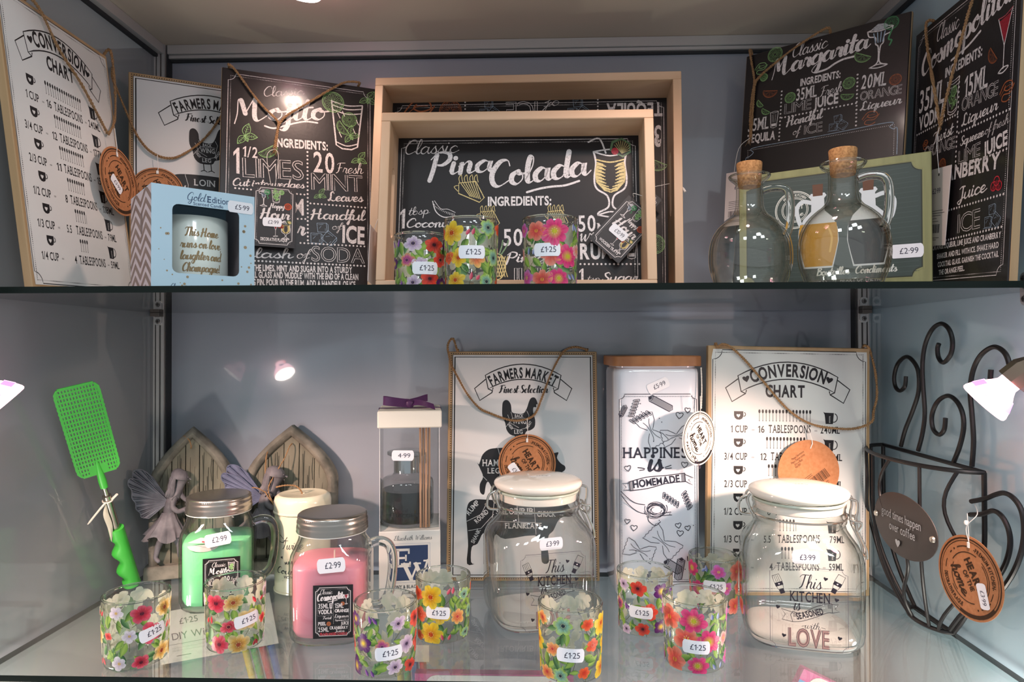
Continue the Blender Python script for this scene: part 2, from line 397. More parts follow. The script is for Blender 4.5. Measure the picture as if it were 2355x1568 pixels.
    # -- text: baseline start x, y; width w (None: natural), capital height h
    def text(s, st, t, x, y, w, h, ang=0.0, col=None, place=None):
        if st in 'sSW': return s.script(st, t, x, y, w, h, ang, col)
        bold = {'B': .034, 'O': .0, 'R': .014, 'L': 0.0, 'b': .045}[st]
        sp = {'B': .07, 'O': .06, 'R': .12, 'L': .07, 'b': .06}[st]
        xs = []; cx = 0
        for ch in t:
            if ch == ' ': xs.append(cx); cx += .26; continue
            g = glyph(ch, bold); xs.append(cx); cx += g[3] + sp
        tot = max(cx - sp, .01); H = .69
        sx = (w / tot) if w else h / H; sy = h / H
        ca, sa = math.cos(ang), math.sin(ang)
        if place is None:
            T = lambda a, b: (x + a * sx * ca - b * sy * sa, y - a * sx * sa - b * sy * ca)
        for ch, ox in zip(t, xs):
            if ch == ' ': continue
            V, Fs, loops, gw = glyph(ch, bold)
            if place: T = place((ox + gw / 2) * sx, gw / 2, sx, sy); V2 = [T(a, b) for a, b in V]
            else: V2 = [T(a + ox, b) for a, b in V]
            if st == 'O':
                for lp in loops:
                    s.stroke([T(a + (0 if place else ox), b) for a, b in lp], max(.45, h * .035), col, True)
                continue
            s.add(V2, Fs, col)
            if st == 'R':
                for q in SERIF.get(ch, '').split():
                    fx = float(q[:-1]); yy = 0 if q[-1] == 'b' else .69; c0 = fx * gw; hw = .1; dh = .035
                    c0 = min(max(c0, .05), gw - .05); o2 = 0 if place else ox
                    s.add([T(o2 + c0 - hw, yy - dh * (yy > 0) * 2), T(o2 + c0 + hw, yy - dh * (yy > 0) * 2), T(o2 + c0 + hw, yy + dh * (yy == 0) * 2), T(o2 + c0 - hw, yy + dh * (yy == 0) * 2)], [(0, 1, 2, 3)], col)
    def arctext(s, st, t, cx, cy, R, a_mid, h, w, col=None, inward=False):
        """letters standing on a circle; a_mid in radians, y down (-pi/2 is the top)"""
        def place(mid, gc, sx, sy):
            da = (mid - w / 2) / R; a = a_mid + (da if not inward else -da)
            ca, sa = math.cos(a), math.sin(a)
            def T(p, q):
                u = (p - gc) * sx; v = q * sy
                if inward: return (cx + ca * (R - v) + sa * u, cy + sa * (R - v) - ca * u)
                return (cx + ca * (R + v) - sa * u, cy + sa * (R + v) + ca * u)
            return T
        s.text(st, t, 0, 0, w, h, 0, col, place)
    def script(s, st, t, x, y, w, h, ang, col):
        wid, br, sl = {'s': (.17, .45, .35), 'S': (.40, .22, .22), 'W': (.36, .42, .25)}[st]
        cx = 0; ops = []; up = any(c.isupper() or c in 'bdfhklt' for c in t)
        for ch in t:
            if ch == ' ': cx += .45; continue
            if ch not in SC: cx += .4; continue
            adv, strokes = SC[ch]
            for q in strokes: ops.append([(float(a) + cx, float(b)) for a, b in (p.split(',') for p in q.split())])
            cx += adv
        H = 2.0 if up else 1.0
        sx = (w / cx) if w else h / H * .62; sy = h / H; ca, sa = math.cos(ang), math.sin(ang)
        for op in ops:
            if len(op) == 2 and abs(op[0][0] - op[1][0]) < .05:
                a, b = op[0]; a = (a + sl * b * sy / sx * .5) * sx; b = b * sy; s.disc(x + a * ca - b * sa, y - a * sa - b * ca, wid * sy * .55, col, 8); continue
            P = []
            for p in spline([(a, b, 0) for a, b in op], 5):
                a = p.x * sx + sl * p.y * sy * .5; b = p.y * sy; P.append((x + a * ca - b * sa, y - a * sa - b * ca))
            s.stroke(P, wid * min(sy, sx * 1.5), col, brush=br)
    def obj(s, name, mp, m, parent):
        """mp(x mm, y mm, layer) gives the place on the printed surface"""
        me = bpy.data.meshes.new(name); me.from_pydata([mp(p[0], p[1], k) for p, k in zip(s.v, s.lay)], [], s.f)
        at = me.color_attributes.new('ink', 'FLOAT_COLOR', 'POINT')
        fl = []
        for c in s.c: fl += [c[0], c[1], c[2], 1.0]
        at.data.foreach_set('color', fl)
        me.materials.append(m); me.update()
        o = bpy.data.objects.new(name, me); C.objects.link(o); o.parent = parent
        return o
def flip_out(o, f):
    """turn every face of a print towards f(centre)"""
    me = o.data; fl = [p.index for p in me.polygons if p.normal.dot(f(p.center)) < 0]
    if fl:
        import bmesh
        bm = bmesh.new(); bm.from_mesh(me); bm.faces.ensure_lookup_table()
        bmesh.ops.reverse_faces(bm, faces=[bm.faces[i] for i in fl]); bm.to_mesh(me); bm.free()
    return o
def board_map(w, h, y=-0.0002, gap=0.00005):
    return lambda a, b, k: (a / 1000 - w / 2, y - gap * k, h - b / 1000)
# ---------------------------------------------------------------- chalk drawings
def icon(p, kind, x, y, r, col='w', ang=0.0):
    lw = max(.4, r * .045)
    def xf(a, b): return (x + (a * math.cos(ang) - b * math.sin(ang)) * r, y + (a * math.sin(ang) + b * math.cos(ang)) * r)
    def seg(cx, cy, rr, a0, a1, n):
        for i in range(n):
            a = a0 + (a1 - a0) * (i + .5) / n; h = (a1 - a0) / n * .38
            P = [(cx + rr * .15 * math.cos(a), cy + rr * .15 * math.sin(a)), (cx + rr * .75 * math.cos(a - h), cy + rr * .75 * math.sin(a - h)), (cx + rr * .82 * math.cos(a), cy + rr * .82 * math.sin(a)), (cx + rr * .75 * math.cos(a + h), cy + rr * .75 * math.sin(a + h))]
            p.stroke(P, lw * .8, col, True); p.line(P[0], P[2], w=lw * .6, col=col)
    if kind in ('lime', 'orange'):
        p.ring(x, y, r, lw * 1.5, col); p.ring(x, y, r * .88, lw * .8, col); seg(x, y, r, ang, ang + 2 * PI, 8)
    elif kind == 'wedge':
        P = [xf(math.cos(t * PI / 12), math.sin(t * PI / 12) * .9 - .3) for t in range(13)]
        p.stroke(P, lw * 1.5, col, True)
        p.stroke([xf(math.cos(t * PI / 12) * .86, math.sin(t * PI / 12) * .78 - .28) for t in range(13)], lw * .8, col, True)
        for i in range(4):
            a = (i + .5) * PI / 4; h = PI / 4 * .38
            p.stroke([xf(.1 * math.cos(a), .1 * math.sin(a) - .25), xf(.72 * math.cos(a - h), .66 * math.sin(a - h) - .26), xf(.72 * math.cos(a + h), .66 * math.sin(a + h) - .26)], lw * .8, col, True)
    elif kind == 'mint':
        for da, s in ((-.9, 1), (.45, .9), (2.6, .85), (1.5, .5)):
            a = ang + da - .6; c, d = math.cos(a), math.sin(a)
            q = lambda u, v: (x + (u * c - v * d) * r * s, y + (u * d + v * c) * r * s)
            p.curve([q(0, 0), q(.3, .28), q(.7, .26), q(1.1, 0)], lw, col); p.curve([q(0, 0), q(.3, -.28), q(.7, -.26), q(1.1, 0)], lw, col)
            p.line(q(0, 0), q(1.05, 0), w=lw * .7, col=col)
            for t in (.3, .5, .7): p.line(q(t, 0), q(t + .14, .16), w=lw * .5, col=col); p.line(q(t, 0), q(t + .14, -.16), w=lw * .5, col=col)
    elif kind == 'ice':
        for cx, cy, s, a in ((-.05, -.45, .42, -.05), (-.5, .45, .46, .03), (.5, .4, .5, .7)):
            q = lambda u, v: (x + r * (cx + s * (u * math.cos(a) - v * math.sin(a))), y + r * (cy + s * (u * math.sin(a) + v * math.cos(a))))
            p.stroke([q(-1, -.8), q(.75, -.85), q(.8, .9), q(-.9, .9)], lw, col, True)
            p.line(q(.75, -.85), q(1.05, -.55), q(1.05, .7), q(.8, .9), w=lw * .8, col=col)
            p.line(q(-.8, -.5), q(.2, -.6), w=lw * .6, col=col); p.line(q(-.6, .2), q(-.2, -.3), w=lw * .6, col=col); p.line(q(.5, .2), q(.5, .7), w=lw * .6, col=col)
        p.line((x - r * 1.1, y + r * .92), (x + .2 * r, y + r * .95), w=lw * .7, col=col)
    elif kind == 'swirl':
        p.curve([xf(-.9, .1), xf(-.3, -.6), xf(.5, -.55), xf(.7, -.1), xf(.1, .1), xf(-.35, -.1), xf(-.2, -.35)], lw * 2, col)
        p.curve([xf(.9, -.2), xf(.4, .35), xf(-.4, .3), xf(-.6, .7), xf(0, .9), xf(.5, .7)], lw * 2, col); p.curve([xf(-.8, .3), xf(-.2, -.2), xf(.5, -.25)], lw, col)
    elif kind == 'tumbler':
        T = lambda u, v: (x + u * r * .62, y + v * r)
        p.stroke([T(-1, -1), T(-.68, .85), T(-.3, .98), T(.3, .98), T(.68, .85), T(1, -.92)], lw * 1.3, col)
        for yy, ww in ((-.98, 1), (-.82, .96), (-.62, .92)): p.curve([T(-ww, yy), T(0, yy + .12), T(ww, yy + .03)], lw, col)
        p.curve([T(-.68, .72), T(0, .85), T(.68, .72)], lw, col)
        icon(p, 'lime', x + .1 * r, y - .28 * r, r * .3, 'g'); icon(p, 'wedge', x - .18 * r, y + .12 * r, r * .32, 'g', .9); icon(p, 'mint', x + .12 * r, y + .38 * r, r * .4, 'g', .1)
        for u, v in ((-.6, -.5), (-.3, -.6), (.6, -.3), (-.5, .3), (.4, .1)): p.line(T(u, v), T(u + .15, v + .2), w=lw * .7, col=col)
    elif kind == 'shot':
        T = lambda u, v: (x + u * r * .5, y + v * r)
        p.stroke([T(-1, -1), T(-.7, .9), T(0, 1.0), T(.7, .9), T(1, -1)], lw * 1.6, col); p.curve([T(-1, -1), T(0, -.88), T(1, -1), T(0, -1.08), T(-1, -1)], lw, col)
        p.poly([T(-.6, .45), T(.6, .45), T(.55, .78), T(-.55, .78)], col)
        for u in (-.5, -.1, .4): p.line(T(u, -.7), T(u * .8, .3), w=lw * .7, col=col)
    elif kind == 'hurricane':
        T = lambda u, v: (x + u * r * .5, y + v * r)
        S = [T(-.98, -.95), T(-.85, -.6), T(-.95, -.1), T(-.8, .2), T(-.2, .42), T(-.14, .75), T(-.7, .92), T(-.75, 1.0)]
        p.curve(S, lw * 1.2, 'w'); p.curve([(2 * x - a, b) for a, b in S], lw * 1.2, 'w')
        p.curve([T(-.98, -.95), T(0, -.82), T(.98, -.95), T(0, -1.02), T(-.98, -.95)], lw, 'w'); p.curve([T(-.75, 1.0), T(0, 1.06), T(.75, 1.0), T(0, .9), T(-.75, 1.0)], lw, 'w')
        p.curve([T(-.8, -.7), T(0, -.62), T(.8, -.7)], lw, 'y')
        for i in range(26):
            v = -.62 + .9 * i / 26; hw = .8 + .08 * math.sin((v + .6) * 5) - max(0, v) * 1.4
            for sg in (-1, 1): p.line(T(sg * hw, v), T(sg * (hw - .35 - .3 * (i % 3) / 3), v + .06), w=lw * .7, col='y')
    elif kind == 'margglass':
        T = lambda u, v: (x + u * r * .52, y + v * r)
        S = [T(-1, -.75), T(-.85, -.5), T(-.35, -.4), T(-.3, -.1), T(-.08, .08), T(-.07, .75), T(-.7, .95)]
        p.curve(S, lw * 1.2, 'w'); p.curve([(2 * x - a, b) for a, b in S], lw * 1.2, 'w'); p.curve([T(-1, -.75), T(0, -.66), T(1, -.75), T(0, -.84), T(-1, -.75)], lw, 'w')
        p.curve([T(-.7, .95), T(0, 1.02), T(.7, .95), T(0, .86), T(-.7, .95)], lw, 'w')
        p.poly([T(-.7, -.82), T(-.2, -1.0), T(.4, -.95), T(.7, -.8), T(.3, -.7), T(-.4, -.7)], (176, 178, 184))
        for u in (-.5, -.2, .1, .4): p.line(T(u, -.6), T(u * .6, -.15), w=lw, col='b')
        p.curve([T(.9, -.55), T(.7, -.2), T(.95, -.1), T(.8, .1)], lw * 1.5, 'G')
    elif kind == 'martini':
        T = lambda u, v: (x + u * r * .36, y + v * r)
        p.poly([T(-.85, -.78), T(.9, -.85), T(.05, .02)], (150, 34, 50)); p.stroke([T(-1, -.88), T(.02, .1), T(.02, .85)], lw * .8, 'w'); p.stroke([T(1.05, -.98), T(.04, .1), T(.04, .85)], lw * .8, 'w')
        p.curve([T(-1, -.88), T(0, -.86), T(1.05, -.98)], lw * .8, (176, 80, 92)); p.curve([T(-.7, .92), T(0, .98), T(.8, .86), T(0, .82), T(-.7, .92)], lw, 'w')
    elif kind == 'fruit':          # dried fruit with a leafy crown
        p.stroke([xf(-.75, -.45), xf(.35, -.55), xf(.9, .55), xf(.6, .85), xf(-.75, .25)], lw * 1.4, col, True)
        for i in range(7): p.line(xf(-.6 + i * .15, -.4 - .02 * i), xf(.0 + i * .11, .45 + .03 * i), w=lw, col=col)
        for a in (-.7, -.35, 0, .3): p.curve([xf(a, -.5), xf(a - .05, -.8), xf(a + .1, -1.0), xf(a + .15, -.7), xf(a + .2, -.5)], lw, col)
        p.curve([xf(-.75, -.3), xf(-1.05, -.2), xf(-.8, .1)], lw, col)
    elif kind == 'coco':
        p.curve([xf(-1, -.7), xf(-.7, .2), xf(0, .7), xf(1, .6)], lw * 1.8, col); p.curve([xf(-.85, -.75), xf(-.3, -.05), xf(.3, .0), xf(.95, .3)], lw, col)
        for i in range(14): t = i / 13; p.line(xf(-.95 + 1.85 * t, -.5 + 1.15 * t ** .6), xf(-.8 + 1.65 * t, -.35 + .75 * t ** .6), w=lw * .8, col=col)
    elif kind == 'pineapple':
        p.ring(x, y + .3 * r, r * .42, lw * 1.3, col, ry=r * .65)
        for i in range(-3, 4): p.line((x + i * r * .12 - .16 * r, y - .2 * r), (x + i * r * .12 + .16 * r, y + .8 * r), w=lw, col=col); p.line((x + i * r * .12 + .16 * r, y - .2 * r), (x + i * r * .12 - .16 * r, y + .8 * r), w=lw, col=col)
        for a in (-.5, -.25, 0, .25, .5): p.curve([(x + a * r * .4, y - .3 * r), (x + a * r * .9, y - .7 * r), (x + a * r * 1.1, y - r)], lw * 1.5, (120, 150, 110))
    elif kind == 'pineslice':
        p.poly([xf(-1, .2), xf(-.8, -.7), xf(.1, -1), xf(.9, -.5), xf(.95, .4), xf(.2, .9)], (96, 128, 92)); p.k += 1
        p.poly([xf(-.8, .2), xf(-.65, -.5), xf(.1, -.8), xf(.72, -.4), xf(.75, .3), xf(.2, .7)], (40, 36, 26)); p.k += 1
        for i in range(10): a = -2.6 + i * .3; p.line(xf(.1, .5), xf(.1 + .75 * math.cos(a), .1 + .8 * math.sin(a)), w=lw, col='y')
    elif kind == 'cherry': p.k += 2; p.disc(x, y, r, col, 14)
    elif kind == 'cherries':
        for dx, dy in ((-.7, .4), (.6, .5), (0, -.3)): p.ring(x + dx * r, y + dy * r, r * .7, lw * 2.4, col); p.disc(x + dx * r, y + dy * r + r * .25, r * .4, (120, 24, 40), 10)
def run(p, items):
    for it in items:
        k = it[0]
        if k == 'd': p.dots(*it[1:5], step=it[5] if len(it) > 5 else 3, r=it[6] if len(it) > 6 else .6)
        elif k == 'i': icon(p, *it[1:])
        elif k == 'p': p.curve(it[1], it[2], it[3] if len(it) > 3 else None)
        else: p.text(k, it[1], it[2], it[3], it[4], it[5], it[6], it[7] if len(it) > 7 else None)
def notch_frame(p, x0, y0, x1, y1, r, w, col, inset=3.4, dot=.55, step=2.2):
    """line frame with scooped corners and a dotted line inside it"""
    P = []
    for cx, cy, a0 in ((x0, y0, PI / 2), (x1, y0, PI), (x1, y1, 1.5 * PI), (x0, y1, 2 * PI)):
        for i in range(7):
            a = a0 - PI / 2 * i / 6; P.append((cx + r * math.cos(a), cy + r * math.sin(a)))
    p.stroke(P, w, col, True)
    q = inset
    for a in ((x0 + q, y0 + q, x1 - q, y0 + q), (x1 - q, y0 + q, x1 - q, y1 - q), (x1 - q, y1 - q, x0 + q, y1 - q), (x0 + q, y1 - q, x0 + q, y0 + q)): p.dots(*a, step=step, r=dot, col=col, jit=.35)
def banner(p, x0, x1, yt, yb, sag, tails, w=1.1, col='k'):
    """arched ribbon outline with folded tails; yt/yb: height of its top and bottom line at the middle"""
    xm = (x0 + x1) / 2
    top = [(x0 + (x1 - x0) * i / 12, yt + sag * ((i - 6) / 6) ** 2) for i in range(13)]
    bot = [(x0 + 4 + (x1 - x0 - 8) * i / 12, yb + (sag - 2) * ((i - 6) / 6) ** 2) for i in range(13)]
    p.stroke(top + bot[::-1], w, col, True)
    for s in (1, -1):
        q = lambda a, b: ((a, b) if s == 1 else (2 * xm - a, b))
        p.line(*[q(*t) for t in tails], w=w, col=col)
        p.line(q(x0 + 4, yb + sag - 2), q(x0 + 9.5, yb + sag + .5), q(x0 + 10.5, yb + sag - 3.2), w=w, col=col); p.line(tuple(q(*tails[-1])), q(x0 + 9.5, yb + sag + .5), w=w, col=col)

# ---------------------------------------------------------------- hanging tags, price labels, twine
def sticker_print(text, w=24, h=11.5, col=(232, 234, 240)):
    p = Pr('k'); xs = [-.5, -.47, -.42, -.3, -.2, -.1, 0, .1, .2, .3, .42, .47, .5]; V = []
    for x in xs:
        hh = {.5: .22, .47: .40}.get(abs(x), .5); V += [(x * w, -hh * h), (x * w, hh * h)]
    p.add(V, [(2 * i, 2 * i + 2, 2 * i + 3, 2 * i + 1) for i in range(len(xs) - 1)], col); p.k = 1
    n = len(text); p.text('L', text, -w * .22, h * .2, w * .56, h * .42, 0, (52, 50, 70))
    return p
def flat_sticker(parent, text, x, z, y, ang=0.0, w=.024, h=.0115):
    """price label stuck on a flat front (local XZ plane)"""
    p = sticker_print(text, w * 1000, h * 1000); c, s = math.cos(ang), math.sin(ang)
    def mp(a, b, k): a, b = a / 1000, -b / 1000; return (x + a * c - b * s, y - .00012 - .00005 * k, z + a * s + b * c)
    o = p.obj('price_sticker', mp, ink('sticker_paper', .5), parent)
    return flip_out(o, lambda q: Vector((0, -1, 0)))
def round_sticker(parent, text, R, z, a0=-PI / 2, tilt=0.0, w=.024, h=.0115):
    """price label bent round a glass of radius R"""
    p = sticker_print(text, w * 1000, h * 1000); c, s = math.cos(tilt), math.sin(tilt)
    def mp(a, b, k):
        a, b = a / 1000, -b / 1000; u, v = a * c - b * s, a * s + b * c; r = R + .0002 + .00006 * k
        return (r * math.cos(a0 + u / R), r * math.sin(a0 + u / R), z + v)
    o = p.obj('price_sticker', mp, ink('sticker_paper', .5), parent)
    return flip_out(o, lambda q: Vector((q.x, q.y, 0)))
def twine_mesh(mb, path, r=.0009, pitch=.0065, k=8):
    P = spline(path, k); d = 0; A = []; B = []
    for i, p in enumerate(P):
        if i: d += (P[i] - P[i - 1]).length
        t = (P[min(i + 1, len(P) - 1)] - P[max(i - 1, 0)]); t = t.normalized() if t.length else Vector((1, 0, 0))
        n = t.cross(Vector((0, 1, 0.2))).normalized(); b = t.cross(n); a = 2 * PI * d / pitch
        A.append(p + (n * math.cos(a) + b * math.sin(a)) * r * .75); B.append(p - (n * math.cos(a) + b * math.sin(a)) * r * .75)
    mb.tube(A, r, 6); mb.tube(B, r, 6)
def twine(parent, paths, fuzz=None, r=.0011, name='twine_loop'):
    mb = MB()
    for q in paths: twine_mesh(mb, q, r, .0065, 10)
    if fuzz:
        rnd = random.Random(3)
        for i in range(14):
            a = rnd.uniform(-1, 1); mb.tube([fuzz, Vector(fuzz) + Vector((a * .006, -.001, -rnd.uniform(.002, .012)))], .00018, 4)
    return mb.build(name, mat('jute', '#a5825c', .9, noise=(900, '#7d5f3f')), parent)
KRAFT = lambda: mat('kraft_card', '#b0784f', .8, noise=(260, '#a56c44'))
def disc_card(parent, x, z, r, y, m, name='swing_tag', M=None):
    mb = MB(); n = 56
    mb.loft([[(x + r * math.cos(2 * PI * i / n), y + d, z - r * math.sin(2 * PI * i / n)) for i in range(n)] for d in (0, .0007)])
    return mb.build(name, m, parent, angle=30)
def heart_tag_print(r, line, ink_col='n', with_rings=True):
    """round tag face: rings, dashes and the three stacked words, r in mm"""
    p = Pr(ink_col)
    p.ring(0, 0, r * .93, r * .035, n=40); p.arc(0, 0, r * .885, .6, 1.9, r * .06); p.ring(0, 0, r * .87, r * .015, n=40)
    p.arc(0, 0, r * .6, -2.6, -1.2, r * .022); p.arc(0, 0, r * .55, -.8, .9, r * .02); p.arc(0, 0, r * .6, 1.3, 2.6, r * .022); p.arc(0, 0, r * .54, 2.3, 3.6, r * .02); p.arc(0, 0, r * .6, -.9, 1.0, r * .02)
    p.arc(0, 0, r * .74, -2.1, -1.6, r * .025); p.arc(0, 0, r * .74, .55, 1.05, r * .025); p.arc(0, 0, r * .74, 3.2, 3.5, r * .025); p.arc(0, 0, r * .74, -2.5, -2.4, r * .03); p.arc(0, 0, r * .72, .2, .5, r * .02)
    for a in (-2.25, 1.2): p.disc(r * .74 * math.cos(a), r * .74 * math.sin(a), r * .025)
    p.arctext('B', '-PREMIUM KITCHEN-', 0, 0, r * .68, -.65, r * .1, r * 1.0)
    p.arctext('B', line, 0, 0, r * .79, 2.45, r * .1, r * .95, inward=True)
    a = -1.0; c, s = math.cos(a), math.sin(a)
    def at(u, v): return (u * c - v * s * -1 * -1, 0)
    # words run downhill: x axis along (cos 57, sin 57)
    ux, uy = math.cos(1.0), math.sin(1.0); vx, vy = math.sin(1.0), -math.cos(1.0)
    def T(st, t, u, v, w, h):
        p.text(st, t, (ux * u + vx * v) * r, (uy * u + vy * v) * r, w * r, h * r, -1.0)
    T('b', 'HEART', -.42, .08, .8, .2); T('B', 'OF THE', -.2, -.12, .5, .13); T('W', 'home', -.42, -.42, .72, .3)
    return p
def heart_tag(parent, x, z, r, y, line, price=None, board=None, price_at=(0, 0, -.8)):
    t = disc_card(parent, x, z, r, y, board or KRAFT())
    p = heart_tag_print(r * 1000, line, 'n' if board is None else 'p')
    p.obj('tag_print', lambda a, b, k: (x + a / 1000, y - .0002 - .00004 * k, z - b / 1000), ink('tag_ink', .7, .2), t)
    mb = MB(); mb.tube([(x, y - .0002, z + r * .8), (x + .001, y - .001, z + r * 1.0), (x, y - .0015, z + r * 1.55)], .0004, 5)
    mb.bbox(x - .0015, x + .0015, y - .0012, y - .0002, z + r * .72, z + r * .86, .0003)
    mb.build('tag_loop', mat('clear_nylon', '#e8e4e0', .3), t)
    if price: flat_sticker(t, price, x + price_at[0] * r, z + price_at[1] * r, y - .0005, price_at[2])
    return t
def plaque_matrix(o, rz, tilt, roll):
    u0 = Vector((math.cos(rz), math.sin(rz), 0)); n0 = u0.cross(Vector((0, 0, 1)))
    v0 = Vector((0, 0, 1)) * math.cos(tilt) - n0 * math.sin(tilt)
    u = u0 * math.cos(roll) + v0 * math.sin(roll); v = v0 * math.cos(roll) - u0 * math.sin(roll); n = u.cross(v)
    return Matrix(((u.x, -n.x, v.x, o[0]), (u.y, -n.y, v.y, o[1]), (u.z, -n.z, v.z, o[2]), (0, 0, 0, 1)))
WOOD = lambda: mat('plaque_wood', '#b79c78', .6, noise=(30, '#a0835d', (1, 1, .12)), bump=(60, .1))
PINE = lambda: mat('tray_pine', '#d2b598', .55, noise=(26, '#c4a07e', (.15, 1, 1)), bump=(90, .08))
def tw3(key, y=-.004, w=.2, h=.3): return [(a / 1000 - w / 2, y, h - b / 1000) for a, b in TWINES[key]]
def over_edge(path, h, i0=True, i1=True, t=.008):
    """carry a twine's end over the top edge to the back of the board"""
    P = list(path)
    if i0: a = P[0]; P = [(a[0] - .001, t + .002, h - .012), (a[0], t * .5, h + .0025)] + P
    if i1: a = P[-1]; P = P + [(a[0], t * .5, h + .0025), (a[0] + .001, t + .002, h - .012)]
    return P
def chart_print():
    p = Pr('k'); W = (214, 216, 214)
    P = [(6, 4), (196, 5), (196.5, 14), (195, 150), (196, 292), (190, 296), (60, 295.5), (5, 296), (4, 280), (5, 150), (4, 14)]
    p.poly(P, W); p.k = 1
    notch_frame(p, 5.6, 5, 194.4, 294.5, 11.5, .9, 'k', 3.2, .5, 1.9)
    banner(p, 36.5, 160, 18.6, 39.5, 17.5, [(36.5, 40), (21.5, 51), (29.4, 67.6), (46, 57.5)], 1.4)
    p.arctext('B', 'CONVERSION', 98.5, 155, 119, -PI / 2, 14.5, 91)
    p.heart(46.5, 39.5, 4.6, ang=-.25); p.heart(149.5, 39.5, 4.6, ang=.25)
    p.text('B', 'CHART', 70.5, 61, 48.5, 14)
    rows = [('1 CUP', '16', 16, '240ML'), ('3/4 CUP', '12', 12, '177ML'), ('2/3 CUP', '11', 11, '158ML'), ('1/2 CUP', '8', 8, '118ML'), ('1/3 CUP', '5.5', 5.5, '79ML'), ('1/4 CUP', '4', 4, '59ML')]
    for i, (a, b, n, ml) in enumerate(rows):
        y = 79 + 33.0 * i; x = 32
        p.k = 1
        p.poly([(x, y), (x + 11.5, y), (x + 11.5, y + 6), (x + 10, y + 9), (x + 7, y + 10.3), (x + 3.5, y + 10), (x + 1, y + 8), (x, y + 5)]); p.arc(x + 11.8, y + 3.8, 2.4, -1.3, 1.6, 1.0)
        p.k = 2; p.heart(x + 5.4, y + 5.2, 2.5, W); p.k = 1
        st = 28.3 - 3.2 * max(0, len(a) - 5) * 1.2
        wd = 20.5 if len(a) == 5 else 28
        p.text('R', a, st, y + 25.5, wd, 8.2); p.text('L', '=', st + wd + 5, y + 24, 3.6, 3)
        t0 = 61.6 + (16 - n) * (.75 if n < 16 else 0) - (0 if len(b) > 1 else -6)
        p.text('R', b, t0, y + 25.5, 4 * len(b) if b != '5.5' else 8.5, 8.2); t1 = t0 + 4 * len(b) + 5
        p.text('R', 'TABLESPOONS', t1, y + 25.5, 52, 9.4); p.text('L', '=', t1 + 56.5, y + 24, 3.6, 3); p.text('R', ml, t1 + 64, y + 25.5, 24 if len(ml) > 4 else 18, 8.2)
        m = int(n); sp = 4.17; sx = 94.5 - (m - 1) * sp / 2 + (16 - n) * .3
        for j in range(m): p.disc(sx + j * sp, y - .2, 1.4, None, 8, 2.5); p.line((sx + j * sp, y + 2), (sx + j * sp, y + 11.6), w=.55); p.disc(sx + j * sp, y + 11, .6, None, 6)
        if n != m: p.line((sx + m * sp - 1.4, y + 1), (sx + m * sp - 1.2, y + 11.6), w=.5)
        x = 142 + (4 if n < 7 else 0)
        p.poly([(x, y - .8), (x + 2, y + .3), (x + 13.2, y + .6), (x + 12, y + 14), (x + 3, y + 14), (x + 1.8, y + 3)]); p.arc(x + 13, y + 6.5, 4.4, -1.3, 1.9, 1.1, ry=5.2)
        p.k = 2; p.line((x + 7.6, y + 4.5), (x + 7.6, y + 12.8), w=.4, col=W)
        for j in range(5): p.line((x + 7.6, y + 4.8 + j * 1.8), (x + 9.2, y + 4.8 + j * 1.8), w=.35, col=W)
    return p
